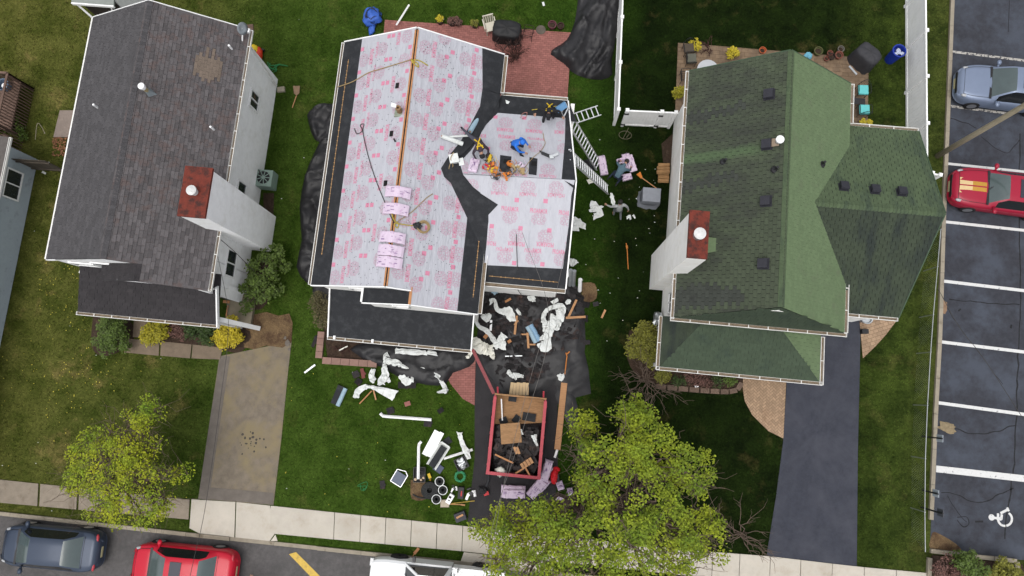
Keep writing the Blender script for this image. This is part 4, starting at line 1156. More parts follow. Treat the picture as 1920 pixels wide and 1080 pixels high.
stuff(cn.build('cap_nails', M_wire, parent=H2))
qz0, qz1 = 2.95, 3.35
qr = [(-8.45, 1.42, qz0), (-2.55, 1.42, qz0), (-2.55, 2.88, qz1), (-6.9, 2.88, qz1), (-6.9, 3.35, qz1 + .2), (-8.45, 3.35, qz1 + .2)]
MB().slab([(-8.45, 1.42, qz0), (-2.53, 1.42, qz0), (-2.53, 2.9, qz1), (-8.45, 2.9, qz1)], .1).slab([(-8.45, 2.9, qz1), (-6.7, 2.9, qz1), (-6.7, 3.52, qz1 + .27), (-8.45, 3.52, qz1 + .27)], .1).build('porch_roof', M_membrane, parent=H2)
gutter(H2, (-8.5, 1.36, qz0 - .05), (-2.5, 1.36, qz0 - .05), h=.1)
for a, b in (((-8.48, 1.4, qz0 - .02), (-8.48, 3.5, qz1 + .25)), ((-2.5, 1.4, qz0 - .02), (-2.5, 2.86, qz1 - .02))):
 MB().beam(a, b, .05, .13).build('fascia', M_trim, parent=H2)
MB().beam((-8.45, 3.47, qz1 + .33), (-6.6, 3.47, qz1 + .33), .1, .18).build('trim_board', M_trim, parent=H2)
MB().beam((-6.2, 2.86, qz1 + .06), (-2.5, 2.86, qz1 + .06), .06, .12).build('trim_board', M_trim, parent=H2)
for x in (-8.2, -6.6):
 MB().box((x, 1.4, qz0 + .03), (.09, .14, .06)).build('gutter_strap', M_whitemetal, parent=H2)
for x in (-8.3, -5.4, -2.75): MB().box((x, 1.6, 1.42), (.13, .13, 2.84)).build('porch_post', M_trim, parent=H2)
MB().box((-5.6, 3.0, 1.3), (5.6, .14, 2.6)).build('wall', M_stucco_warm, parent=H2)
window(H2, (-5.3, fy + .015, 4.4), .6, .45, (0, -1, 0), 1)
window(H2, (-7.0, by + .015, 4.5), .7, .5, (0, -1, 0), 1)
wx, wyb, wyf = .98, 11.95, 4.12
wze = 4.2
wyr = 8.2; wzr = 5.4
P2B = plane3((0, wyb, wze), (1, wyb, wze), (0, wyr, wzr))
P2F = plane3((0, wyf, wze), (1, wyf, wze), (0, wyr, wzr))
xb_back = .5 + .02
def zwb(y): return wze + (wyb - y) / (wyb - wyr) * (wzr - wze)
def zwf(y): return wze + (y - wyf) / (wyr - wyf) * (wzr - wze)
def xin(z): return bx - (z - az) / sr_ if z > az else bx + .06    # where the wing meets the main slope
wxr = 1.08
MB().box((.75, 8.1, 2.05), (.16, 7.6, 4.1)).build('wall', M_stucco_warm, parent=H2)
MB().box((-.9, 11.7, 2.05), (3.2, .16, 4.1)).build('wall', M_stucco_warm, parent=H2)
MB().box((-.9, 4.35, 2.05), (3.2, .16, 4.1)).build('wall', M_stucco_warm, parent=H2)
MB().add([(.67, 4.4, 4.1), (.67, 11.6, 4.1), (.67, wyr, wzr - .15), (.83, 4.4, 4.1), (.83, 11.6, 4.1), (.83, wyr, wzr - .15)], [(0, 2, 1), (3, 4, 5), (0, 1, 4, 3), (1, 2, 5, 4), (2, 0, 3, 5)]).build('wall', M_stucco_warm, parent=H2)
xj = xin(wzr)
xe = bx + .04
MB().slab([(xe - .02, wyb, wze), (xb_back, wyb, wze), (wxr, wyr, wzr), (xj, wyr, wzr), (xe - .02, 11.2, zwb(11.2))], .12).slab([(xe - .02, wyf, wze), (wxr, wyf, wze), (wxr, wyr - .001, wzr), (xj, wyr - .001, wzr), (xe - .02, 5.2, zwf(5.2))], .12).build('wing_roof', M_membrane, parent=H2)
w2 = lambda pts, z=.012: MB().slab([Vector(p) + Vector((0, 0, z)) for p in pts], .008).build('membrane_strip', M_membrane, parent=H2)
w2([(xe, wyb + .02, wze), (xb_back + .02, wyb + .02, wze), (wxr - .1, 10.95 - .0, zwb(10.95)), (xe - .5, 10.95, zwb(10.95)), (xe - .2, 11.5, zwb(11.5))])
w2([(xb_back - .15, 11.0, zwb(11.0)), (xb_back + .09, 11.0, zwb(11.0)), (wxr + .01, wyr - .35, zwb(wyr)), (wxr - .48, wyr, zwb(wyr))], .0155)
w2([(xe, wyf - .02, wze), (wxr + .01, wyf - .02, wze), (wxr + .01, 5.05, zwf(5.05)), (xe, 5.05, zwf(5.05))])
def wing_sheet(pl, pts, lift=0):
 q = [GP(x, y, pl) for x, y in pts]
 return MB().slab([p + Vector((0, 0, .02 + lift)) for p in q], .005).build('underlay_sheet', M_under, parent=H2), q
oB = Vector((0, wyb, wze)); uB = Vector((1, 0, 0)); vB = Vector((0, wyr - wyb, wzr - wze)).normalized()
oF = Vector((0, wyf, wze)); vF = Vector((0, wyr - wyf, wzr - wze)).normalized()
def wing_print(sh, q, o, v, lift, rows):
 it = []
 oo = o + Vector((0, 0, .02 + lift))
 cl = [((p - oo).dot(uB), (p - oo).dot(v)) for p in q]
 for kind, px, py, pl, rot in rows:
  p = GP(px, py, pl); it.append((kind, (p - oo).dot(uB), (p - oo).dot(v), rot))
 print_on(sh, oo, uB, v, it, clip=cl)
top_b = [(921, 211), (1060, 222), (1059, 265), (904, 246), (909, 236)]
shb, q = wing_sheet(P2B, top_b, .002)
rb = []
for i in range(3):
 x = 948 + i * 54
 rb += [('E', x, 230 + i * 3, P2B, 0), ('T', x - 1, 243.5 + i * 2.6, P2B, PI)]
rb += [('S', 929, 220, P2B, 0), ('S', 983, 222, P2B, 0)]
wing_print(shb, q, oB, vB, .002, rb)
mid_b = [(904, 245.5), (1059, 264.5), (1056, 300), (882, 284), (897, 262)]
shb, q = wing_sheet(P2B, mid_b, 0)
rb = []
for i in range(4):
 x = 896 + i * 54
 rb += [('T', x, 255 + i * 2.6, P2B, 0), ('E', x, 271 + i * 2.6, P2B, 0)]
rb += [('S', 915, 279, P2B, 0)]
wing_print(shb, q, oB, vB, 0, rb)
low_b = [(882, 283.5), (1056, 299.5), (1053, 336), (868, 326), (862, 305)]
shb, q = wing_sheet(P2B, low_b, -.002)
rb = []
for i in range(4):
 x = 866 + i * 54 - 1
 rb += [('E', x, 311 + i * 2.2, P2B, 0), ('T', x, 325 + i * 2, P2B, PI)]
wing_print(shb, q, oB, vB, -.002, rb)
f1 = [(868, 327), (1078, 338), (1070, 372), (905, 365), (880, 345)]
shf, q = wing_sheet(P2F, f1, .0035)
rb = []
for i in range(4):
 x = 884 + i * 53
 rb += [('E', x, 348 + i * 1.5, P2F, 0), ('T', x, 362 + i * 1.5, P2F, PI)]
for i in range(4): rb.append(('S', 912 + 55 * i, 333 + 3 * i, P2F, 0))
wing_print(shf, q, oF, vF, .0035, rb)
f2 = [(900, 362), (1071, 369), (1066, 425), (916, 418), (916, 403), (934, 384)]
shf, q = wing_sheet(P2F, f2, .0015)
rb = []
for i in range(4):
 x = 902 + i * 54
 rb += [('S', x + 13, 373 + i * 2, P2F, 0), ('T', x, 388 + i * 4, P2F, 0), ('E', x, 403 + i * 4, P2F, 0)]
wing_print(shf, q, oF, vF, .0015, rb)
f3 = [(915.5, 417.5), (1066, 424.5), (1060, 468), (912, 462)]
shf, q = wing_sheet(P2F, f3, 0)
rb = []
for i in range(4):
 x = 914 + i * 54
 rb += [('S', x + 8, 424 + i * 4, P2F, 0), ('E', x, 440 + i * 1.5, P2F, 0), ('T', x, 455 + i * 1.5, P2F, PI)]
wing_print(shf, q, oF, vF, 0, rb)
f4 = [(912, 461.5), (1060, 467.5), (1055, 504), (908, 497)]
shf, q = wing_sheet(P2F, f4, -.002)
rb = []
for i in range(4):
 x = 893 + i * 53
 rb += [('T', x, 464 + i * 3, P2F, 0), ('E', x, 478 + i * 3, P2F, 0), ('S', x + 18, 491 + i * 2.2, P2F, 0)]
wing_print(shf, q, oF, vF, -.002, rb)
def drape(pts, lift=.03):
 out = []
 for x, y in pts:
  a, b, c = GP(x, y, P2R), GP(x, y, P2B), GP(x, y, P2F)
  out.append(max((a, min((b, c), key=lambda q: q.z)), key=lambda q: q.z) + Vector((0, 0, lift)))
 return out
vm = MB()
L_ = drape([(905, 165), (900, 200), (882, 235), (862, 268), (842, 292), (827, 316), (833, 332), (858, 356), (884, 380), (906, 405)], .035)
R_ = drape([(940, 182), (926, 206), (907, 242), (893, 264), (874, 284), (852, 303), (846, 314), (870, 330), (896, 362), (932, 386)], .045)
n = len(L_)
vs = []
for a, b in zip(L_, R_):
 for t in (0, .33, .66, 1): vs.append(a.lerp(b, t) + Vector((0, 0, .015 * math.sin(t * PI))))
vm.add(vs, [(i * 4 + j, i * 4 + j + 1, i * 4 + j + 5, i * 4 + j + 4) for i in range(n - 1) for j in range(3)])
vm.build('valley_membrane', M_membrane, parent=H2, smooth=True)
for x0, y0, w, h in ((939, 291, 20, 33), (994, 295, 14, 34)):
 q = [GP(x, y, P2B) + Vector((0, 0, .034)) for x, y in ((x0 - 1, y0), (x0 + w, y0 + 3), (x0 + w - 2, y0 + h), (x0 - 3, y0 + h - 2))]
 MB().slab(q, .006).build('membrane_patch', M_membrane, parent=H2)
 c = GP(x0 + w * .5, y0 + 12, P2B) + Vector((0, 0, .04))
 MB().box(c, (.2, .2, .012), X=Matrix.Rotation(math.atan2(wze - wzr, wyb - wyr), 4, 'X')).build('vent_opening', M_slot, parent=H2)
nails((xe + .25, wyf + .22, zwf(wyf + .22) + .028), (wxr - .3, wyf + .22, zwf(wyf + .22) + .028), 10)
stuff(nl.build('nail_strip', M_nail, parent=H2))
gutter(H2, (xe, wyb + .09, wze - .04), (xb_back, wyb + .09, wze - .04), hangers=False)
gutter(H2, (xe + .1, wyf - .1, wze - .05), (wxr + .02, wyf - .1, wze - .05), w=.16, hangers=False)
for a, b in (((xb_back + .03, wyb, wze - .04), (wxr + .03, wyr, wzr - .04)), ((wxr + .03, wyr, wzr - .04), (wxr + .03, wyf, wze - .04))):
 MB().beam(a, b, .05, .12).build('fascia', M_trim, parent=H2)
# ------------------------------------------------------------------ right house, green roof
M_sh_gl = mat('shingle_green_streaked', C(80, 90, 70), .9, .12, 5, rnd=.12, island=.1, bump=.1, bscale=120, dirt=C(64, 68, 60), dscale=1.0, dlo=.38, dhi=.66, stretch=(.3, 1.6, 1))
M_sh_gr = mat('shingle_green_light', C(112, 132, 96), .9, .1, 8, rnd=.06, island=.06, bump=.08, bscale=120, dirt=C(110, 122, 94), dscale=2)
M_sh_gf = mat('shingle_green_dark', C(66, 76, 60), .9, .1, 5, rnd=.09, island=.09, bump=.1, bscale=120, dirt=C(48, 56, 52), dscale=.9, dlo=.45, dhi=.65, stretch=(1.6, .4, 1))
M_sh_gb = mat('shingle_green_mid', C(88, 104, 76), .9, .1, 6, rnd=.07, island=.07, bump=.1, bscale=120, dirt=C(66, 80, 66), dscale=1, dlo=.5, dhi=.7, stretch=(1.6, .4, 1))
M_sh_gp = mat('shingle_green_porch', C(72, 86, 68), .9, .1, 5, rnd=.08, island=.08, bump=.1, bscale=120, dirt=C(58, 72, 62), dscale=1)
M_slotg = mat('shingle_slot_shade', C(44, 49, 42), .95, .1, 8)  # deck coloured dark to stand in for shade in the gaps between tabs
M_sh_ga = mat('shingle_algae', C(66, 70, 64), .9, .12, 5, rnd=.12, island=.12, bump=.1, bscale=120, dirt=C(54, 54, 54), dscale=2)
def wash_streak(m, p, q, w, col):
 """strip of roof washed clean of algae below the metal flue, from p down to q"""
 N, L = m.node_tree.nodes, m.node_tree.links
 b = N['Principled BSDF']; src = b.inputs['Base Color'].links[0].from_socket
 ge = N.new('ShaderNodeNewGeometry'); sp = N.new('ShaderNodeSeparateXYZ'); L.new(ge.outputs['Position'], sp.inputs[0])
 nz = N.new('ShaderNodeTexNoise'); nz.inputs['Scale'].default_value = 2.5; L.new(ge.outputs['Position'], nz.inputs['Vector'])
 def mt(op, a, b_, c=None):
  n = N.new('ShaderNodeMath'); n.operation = op
  for i, x in enumerate((a, b_, c)):
   if x is None: continue
   if isinstance(x, (int, float)): n.inputs[i].default_value = x
   else: L.new(x, n.inputs[i])
  return n.outputs[0]
 k = (q.y - p.y) / (q.x - p.x)
 d = mt('SUBTRACT', sp.outputs['Y'], mt('MULTIPLY_ADD', sp.outputs['X'], k, p.y - k * p.x))
 d = mt('ADD', mt('ABSOLUTE', d, None), mt('MULTIPLY_ADD', nz.outputs['Fac'], .3, -.15))
 mr = N.new('ShaderNodeMapRange'); mr.inputs[1].default_value, mr.inputs[2].default_value = w, w * .3
 L.new(d, mr.inputs[0])
 end = N.new('ShaderNodeMapRange'); end.inputs[1].default_value, end.inputs[2].default_value = p.x + .2, p.x - .6
 L.new(sp.outputs['X'], end.inputs[0])
 mx = N.new('ShaderNodeMix'); mx.data_type = 'RGBA'
 L.new(mt('MULTIPLY', mt('MULTIPLY', mr.outputs[0], end.outputs[0]), .75), mx.inputs['Factor'])
 L.new(src, mx.inputs['A']); mx.inputs['B'].default_value = (*col, 1)
 L.new(mx.outputs['Result'], b.inputs['Base Color'])
H3 = thing('house', 'white house with an algae streaked green shingle roof beside the parking lot', 'house', (8.7, 8.5, 0))
ax3, bx3, ay3, by3 = 5.38, 11.92, 13.53, 3.36
z3, r3, c3 = 4.5, 6.8, 8.68
s3 = (r3 - z3) / (c3 - ax3)
P3L = plane3((ax3, by3, z3), (ax3, ay3, z3), (c3, by3, r3))
P3R = plane3((bx3, by3, z3), (bx3, ay3, z3), (c3, by3, r3))
E.append([(5.3, 1.4), (11.8, 1.4), (11.8, 4), (14.4, 4), (15, 8), (14.5, 12), (11.8, 12), (11.8, 13.4), (5.7, 13.4)])
wash_streak(M_sh_gl, GP(1440, 277, P3L), GP(1288, 299, P3L), .3, C(90, 112, 78))
MB().box((5.78, 8.4, 2.2), (.18, 9.6, 4.4)).build('wall', M_stucco_warm, parent=H3)
MB().box((11.6, 8.4, 2.2), (.18, 9.6, 4.4)).build('wall', M_stucco_warm, parent=H3)
gable_wall(H3, 5.88, 11.5, 13.2, z3 - .1, c3, r3 - .25, M_stucco_warm)
gable_wall(H3, 5.88, 11.5, 3.75, z3 - .1, c3, r3 - .25, M_stucco_warm)
yr3 = by3 + .42
MB().slab([(ax3, by3, z3), (ax3, ay3, z3), (c3, ay3, r3), (c3, yr3, r3)], .14).slab([(c3 + .001, yr3, r3), (c3 + .001, ay3, r3), (bx3, ay3, z3), (bx3, by3, z3)], .14, 1).slab([(ax3 + .01, by3 - .02, z3), (bx3 - .01, by3 - .02, z3), (c3, yr3, r3 - .03)], .1).build('roof', [M_slotg, M_sh_gr], parent=H3)
shingle_slope(H3, (ax3, by3 - .02, z3), (1, 0, 0), (0, yr3 - by3, r3 - z3), [(ax3 + .01, by3 - .02, z3), (bx3 - .01, by3 - .02, z3), (c3, yr3, r3 - .03)], .3, .4, M_sh_gp, nparts=0, seed=19, jit=.02)
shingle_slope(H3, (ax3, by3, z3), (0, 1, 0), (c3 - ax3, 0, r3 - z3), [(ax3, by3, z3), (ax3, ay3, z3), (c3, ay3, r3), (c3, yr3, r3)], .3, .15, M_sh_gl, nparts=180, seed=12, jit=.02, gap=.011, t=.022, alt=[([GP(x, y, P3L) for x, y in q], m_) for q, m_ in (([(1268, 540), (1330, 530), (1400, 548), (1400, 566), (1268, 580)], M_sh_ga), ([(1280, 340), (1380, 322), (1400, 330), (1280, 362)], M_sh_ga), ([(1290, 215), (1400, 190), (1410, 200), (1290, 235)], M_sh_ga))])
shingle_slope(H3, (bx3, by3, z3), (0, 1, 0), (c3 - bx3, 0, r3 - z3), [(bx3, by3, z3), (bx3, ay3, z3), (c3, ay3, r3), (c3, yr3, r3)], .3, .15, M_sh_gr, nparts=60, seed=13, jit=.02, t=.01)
ridge_caps(H3, (c3, yr3, r3), (c3, ay3, r3), M_sh_gb, w=.12)
gutter(H3, (ax3 - .07, by3 - .08, z3 - .05), (ax3 - .07, ay3, z3 - .05))
gutter(H3, (ax3 - .13, by3 - .09, z3 - .05), (bx3 + .1, by3 - .09, z3 - .05), w=.13)
gutter(H3, (bx3 + .07, by3, z3 - .05), (bx3 + .07, 6.85, z3 - .05), w=.13)
gutter(H3, (bx3 + .07, 11.85, z3 - .05), (bx3 + .07, ay3, z3 - .05), w=.13)
for a, b in (((ax3, ay3 + .03, z3 - .07), (c3, ay3 + .03, r3 - .07)), ((c3, ay3 + .03, r3 - .07), (bx3, ay3 + .03, z3 - .07))):
 MB().beam(a, b, .04, .12).build('fascia', mat('fascia_green', C(70, 92, 70), .6, .1), parent=H3)
ch = MB().box((5.4, 5.88, 3.8), (.66, 1.6, 7.6), taper=1.02).build('chimney', M_stucco_warm, parent=H3)
MB().box((5.4, 5.92, 7.68), (.7, 1.7, .14)).build('chimney_cap', M_brick_cap, parent=ch)
q = G(1310, 440, 7.9)
MB().lathe((q.x, q.y, 7.74), [(.17, 0), (.17, .26), (.12, .27), (.12, .34)], 16).build('flue', M_galv, parent=ch)
MB().lathe((q.x, q.y, 8.06), [(.02, 0), (.21, .01), (.21, .05), (.03, .08)], 18).build('flue_cap', M_capgrey, parent=ch)
cb = GP(1330, 460, P3L)
MB().slab([cb + Vector((-.2, .3, .06)), cb + Vector((-.2, -.35, .06)), cb + Vector((.75, -.12, .32)), cb + Vector((.5, .25, .25))], .08).build('cricket', M_sh_gr, parent=H3)
for (x, y), z, w, h in (((1250, 566), 2.3, .9, 1.0), ((1256, 438), 2.6, .8, .7)):
 p = G(x, y, z); window(H3, (5.68, p.y, z), w, h, (-1, 0, 0))
def roof_vent(house, p, n_, size=.38, m=None):
 u = Vector((0, 1, 0)) if abs(n_.y) < .2 else Vector((1, 0, 0))
 v = n_.cross(u)
 X = Matrix((u, v, n_)).transposed().to_4x4()
 o = MB().box(p + n_ * .03, (size * 1.1, size * 1.1, .03), X=X).box(p + n_ * .1, (size * .8, size * .8, .12), X=X).build('roof_vent', m or M_vent, parent=house)
 MB().box(p + n_ * .18, (size, size, .07), X=X, taper=.9).build('vent_hood', m or M_vent, parent=o)
M_vent = mat('vent_charcoal', C(52, 52, 60), .6, .15, 6)
for x, y in ((1443, 178), (1439, 272), (1437, 378), (1432, 495)):
 roof_vent(H3, GP(x, y, P3L), P3L[1])
fb = GP(1456, 268, P3L)
fl = MB().lathe(fb - Vector((0, 0, .1)), [(.08, 0), (.08, .45)], 12).build('flue_pipe', M_galv, parent=H3)
MB().lathe(fb + Vector((0, 0, .3)), [(.1, 0), (.15, .02), (.15, .1), (.04, .14)], 14).build('flue_cap', M_whitemetal, parent=fl)
MB().box(fb + Vector((-.1, 0, .03)), (.36, .3, .03), X=Matrix.Rotation(-math.atan(s3), 4, 'Y')).build('flashing', mat('flashing_rust', C(170, 150, 130), .6, .25, 9), parent=fl)
for x, y, pl in ((1357, 303, P3L), (1453, 318, P3L), (1541, 308, P3R)):
 pipe_vent(H3, GP(x, y, pl), .3, .05, M_black, M_black)
gxe, gxr, gyb, gyf, gyr = 14.3, 14.95, 11.95, 4.2, 8.05
gze, gzr = 4.0, 5.75
wxi = c3 + (r3 - gzr) / s3 + .02       # ridge of the wing runs into the main slope
P3B = plane3((12, gyb, gze), (13, gyb, gze), (12, gyr, gzr))
P3F = plane3((12, gyf, gze), (13, gyf, gze), (12, gyr, gzr))
bxl = bx3 + .02
MB().box((13.0, gyb - .3, 1.95), (2.6, .16, 3.9)).build('wall', M_stucco_warm, parent=H3)
MB().box((13.0, gyf + .3, 1.95), (2.4, .16, 3.9)).build('wall', M_stucco_warm, parent=H3)
MB().box((14.12, 8.05, 1.95), (.16, 7.0, 3.9)).build('wall', M_stucco_warm, parent=H3)
def g_y(z, back): return gyb - (z - gze) / (gzr - gze) * (gyb - gyr) if back else gyf + (z - gze) / (gzr - gze) * (gyr - gyf)
jb, jf = g_y(z3, True), g_y(z3, False)
ml = lambda z: bx3 - (z - z3) / s3
polyB = [(bxl, gyb, gze), (14.9, gyb, gze), (14.97, gyr, gzr), (ml(gzr), gyr, gzr), (bxl, jb, z3)]
polyF = [(bxl, gyf, gze), (14.2, gyf, gze), (14.97, gyr, gzr), (ml(gzr), gyr, gzr), (bxl, jf, z3)]
MB().slab([Vector(p) + Vector((0, 0, .012)) for p in polyB], .13).slab([Vector(p) + Vector((0, -.001, .012)) for p in polyF], .13).build('wing_roof', M_slotg, parent=H3)
up_ = Vector((0, 0, .012))
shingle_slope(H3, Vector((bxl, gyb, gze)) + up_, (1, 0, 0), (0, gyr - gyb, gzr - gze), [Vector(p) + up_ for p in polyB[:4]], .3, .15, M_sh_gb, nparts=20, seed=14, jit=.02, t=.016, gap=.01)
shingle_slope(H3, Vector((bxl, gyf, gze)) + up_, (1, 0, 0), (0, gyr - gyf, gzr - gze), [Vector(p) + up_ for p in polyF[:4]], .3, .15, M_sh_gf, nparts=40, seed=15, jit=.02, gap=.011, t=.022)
ridge_caps(H3, (ml(gzr), gyr, gzr + .012), (14.97, gyr, gzr + .012), M_sh_gb, w=.15)
gutter(H3, (bxl, gyb + .07, gze - .04), (14.9, gyb + .07, gze - .04))
gutter(H3, (bxl, gyf - .07, gze - .04), (14.2, gyf - .07, gze - .04))
for a, b in (((14.93, gyb, gze - .04), (15.0, gyr, gzr - .04)), ((15.0, gyr, gzr - .04), (14.23, gyf, gze - .04))):
 MB().beam(a, b, .04, .12).build('fascia', MATS['fascia_green'], parent=H3)
MB().add([(14.1, 4.6, 3.88), (14.1, 11.5, 3.88), (14.1, gyr, gzr - .2), (14.25, 4.6, 3.88), (14.25, 11.5, 3.88), (14.25, gyr, gzr - .2)], [(0, 2, 1), (3, 4, 5), (0, 1, 4, 3), (1, 2, 5, 4), (2, 0, 3, 5)]).build('wall', M_stucco_warm, parent=H3)
for x, y in ((1581, 352), (1639, 358), (1689, 362)): roof_vent(H3, GP(x, y, P3B), P3B[1], .34)
hz, hz1 = 2.85, 3.7
A_, B_, C_, D_ = (5.24, 1.47, hz), (11.7, 1.47, hz), (11.7, 3.55, hz), (5.24, 3.55, hz)
T0, T1 = (6.85, 3.55, hz1), (9.65, 3.55, hz1)
T0b, T1b = (6.85, 3.4, hz1), (9.65, 3.4, hz1)
MB().slab([A_, B_, T1, T0], .1).slab([A_, T0, (6.85, 3.552, hz1), (5.24, 3.552, hz)], .1).slab([B_, C_, T1], .1).build('porch_roof', M_sh_gf, parent=H3)
shingle_slope(H3, A_, (1, 0, 0), (0, 2.08, hz1 - hz), [A_, B_, T1, T0], .3, .15, M_sh_gp, nparts=0, seed=16, jit=.02)
shingle_slope(H3, D_, (0, -1, 0), (1.61, 0, hz1 - hz), [A_, T0, D_], .3, .15, M_sh_gf, nparts=0, seed=17, jit=.02)
shingle_slope(H3, B_, (0, 1, 0), (-2.05, 0, hz1 - hz), [B_, C_, T1], .3, .15, M_sh_gr, nparts=0, seed=18, jit=.02, t=.01)
gutter(H3, (5.13, 1.4, hz - .05), (11.82, 1.4, hz - .05), w=.13)
gutter(H3, (5.17, 1.35, hz - .05), (5.17, 3.55, hz - .05), w=.13)
gutter(H3, (11.8, 1.35, hz - .05), (11.8, 3.3, hz - .05), w=.13)
MB().box((8.5, 3.3, 1.4), (6.0, .16, 2.8)).build('wall', M_stucco_warm, parent=H3)
for x in (5.45, 8.4, 11.5): MB().box((x, 1.65, 1.38), (.14, .14, 2.76)).build('porch_post', M_trim, parent=H3)
window(H3, (8.3, 3.2, 1.5), 1.4, 1.2, (0, -1, 0), 2)
# ------------------------------------------------------------------ far left: pale blue sided house, shed
H4 = thing('house', 'pale blue sided house with a grey roof cut by the left edge of the photo', 'house', (-30, 2, 0))
wx4 = G(70, 300).x
yb4 = G(70, 300).y
MB().box((wx4 - 4, yb4 - 9, 1.1), (8, 18, 2.2)).build('wall', M_siding, parent=H4)
sd = MB()
for i in range(14): sd.box((wx4 + .012, yb4 - 9, .1 + i * .16), (.03, 18.02, .145), X=Matrix.Rotation(-.12, 4, 'Y'))
for i in range(14): sd.box((wx4 - 4, yb4 + .012, .1 + i * .16), (8, .03, .145), X=Matrix.Rotation(-.12, 4, 'X'))
stuff(sd.build('siding_boards', M_siding, parent=H4))
MB().slab([(wx4 + .28, yb4 + .3, 2.3), (wx4 + .28, yb4 - 18, 2.3), (wx4 - 4, yb4 - 18, 3.5), (wx4 - 4, yb4 + .3, 3.5)], .14).slab([(wx4 - 4, yb4 + .3, 3.5), (wx4 - 4, yb4 - 18, 3.5), (wx4 - 8.3, yb4 - 18, 2.3), (wx4 - 8.3, yb4 + .3, 2.3)], .14).build('roof', mat('shingle_taupe', C(108, 102, 98), .9, .15, 6, bump=.15, bscale=40), parent=H4)
gutter(H4, (wx4 + .33, yb4 - 18, 2.24), (wx4 + .33, yb4 + .3, 2.24), w=.08, hangers=False)
p = G(24, 346, 1.25)
window(H4, (wx4 + .03, p.y, 1.25), 1.3, .95, (1, 0, 0), 2)
SH = thing('garden_shed', 'small pale roofed shed at the top edge behind the left house', 'shed', G(172, 5))
a, b, c = G(132, -2, 2.3), G(212, 2, 2.3), G(172, 30, 2.0)
sx0, sx1, sy0 = a.x, b.x, G(160, 6, 2.2).y
MB().slab([(sx0, sy0, 2.2), (sx1, sy0, 2.2), (sx1, sy0 + 2.2, 2.9), (sx0, sy0 + 2.2, 2.9)], .1).build('roof', mat('shed_roof', C(150, 156, 150), .7, .1, 5), parent=SH)
MB().beam((sx0, sy0 - .04, 2.14), (sx1, sy0 - .04, 2.14), .06, .14).build('fascia', M_trim, parent=SH)
MB().wall((sx0 + .15, sy0 + .25), (sx1 - .15, sy0 + .25), 0, 2.1, .1).build('wall', mat('shed_wall_dark', C(60, 52, 48), .8, .2, 5), parent=SH)
for x in (sx0 + .15, sx1 - .15): MB().wall((x, sy0 + .32), (x, sy0 + 2.1), 0, 2.1, .1).build('wall', M_trim, parent=SH)
MB().beam((sx0 + .1, sy0 + .05, 2.1), (sx0 + .9, sy0 - .55, .05), .09, .09).beam((sx1 - .25, sy0 + .05, 2.1), (sx1 - .75, sy0 - .45, .05), .05, .05).build('brace', M_trim, parent=SH)
# ------------------------------------------------------------------ fences
def fence_run(name, label, a, b, posts, h=1.78, gate=None, both=True):
 a, b = Vector(a), Vector(b)
 d = (b - a).normalized(); s_ = Vector((-d.y, d.x, 0)); L = (b - a).length
 f = thing(name, label, 'fence', a)
 ps = [a + d * L * t for t in posts]
 for p in ps:
  o = MB().box(p + Vector((0, 0, h / 2 + .03)), (.13, .13, h + .06), math.atan2(d.y, d.x)).build('post', M_white, parent=f)
  MB().box(p + Vector((0, 0, h + .085)), (.17, .17, .05), math.atan2(d.y, d.x), taper=.7).build('post_cap', M_white, parent=o)
 for p, q in zip(ps, ps[1:]):
  e = d * .067
  for z, hh in ((h - .06, .1), (.14, .14)):
   MB().beam(p + e + Vector((0, 0, z)), q - e + Vector((0, 0, z)), .06, hh).build('rail', M_white, parent=f)
  n_ = max(1, int((q - p).length / .16))
  mb = MB()
  w = ((q - p).length - .14) / n_
  for i in range(n_):
   c = p + d * (.07 + w * (i + .5))
   mb.box(c + Vector((0, 0, h / 2)), (w - .008, .028, h - .24), math.atan2(d.y, d.x))
  stuff(mb.build('boards', M_white, parent=f))
 return f, ps
p0, p1 = G(1168, -4, 1.8), G(1160, 206, 1.8)
p0 = p0 + (p0 - p1) * .6
p0.z = p1.z = 0
L = (p1 - p0).length
yy = [G(1160, 205, 1.8), G(1164, 117, 1.8), G(1168, 32, 1.8)]
fence_run('vinyl_fence', 'tall white vinyl fence running up from the gate beside the big black tarp', p0, p1, [0, .2] + [1 - ((Vector((q.x, q.y, 0)) - p1).length / L) for q in yy[::-1]])
g0, g1 = p1.copy(), G(1271, 211, 1.8); g1.z = 0
g0 = g0 + (g1 - g0).normalized() * .14
gf, gps = fence_run('fence_gate', 'white vinyl gate section with black hinges joining the green roofed house', g0, g1, [.1, .72, .97])
gd = (g1 - g0).normalized(); gs = Vector((gd.y, -gd.x, 0))
for t, z in ((.1, 1.55), (.1, .3), (.72, 1.5), (.72, .3)):
 p = g0 + gd * (g1 - g0).length * t + gs * .08
 MB().box(p + Vector((0, 0, z)), (.2, .05, .09), math.atan2(gd.y, gd.x)).build('hinge' if t < .5 else 'latch', M_black, parent=gf)
rp = [G(x, y, 1.8) for x, y in ((1738, 57), (1739, 143), (1738.5, 231), (1740, 322))]
for q in rp: q.z = 0
d = (rp[0] - rp[1])
a0 = rp[0] + d * 3
L = (rp[3] - a0).length
fence_run('vinyl_fence', 'long white vinyl fence between the rear lawn and the parking lot strip', a0, rp[3], [0] + [i / 3 * ((a0 - rp[0]).length / L) for i in (1, 2)] + [(q - a0).length / L for q in rp])
b1 = G(1763, 328, 1.8); b1.z = 0
a1 = rp[3] + (b1 - rp[3]).normalized() * .15
fence_run('vinyl_fence', 'short white fence return with one end post behind the green garage wing', a1, b1, [.1, 1])
cf = thing('chain_link_fence', 'low chain link fence with a pale top rail along the parking lot edge', 'fence', G(1710, 900))
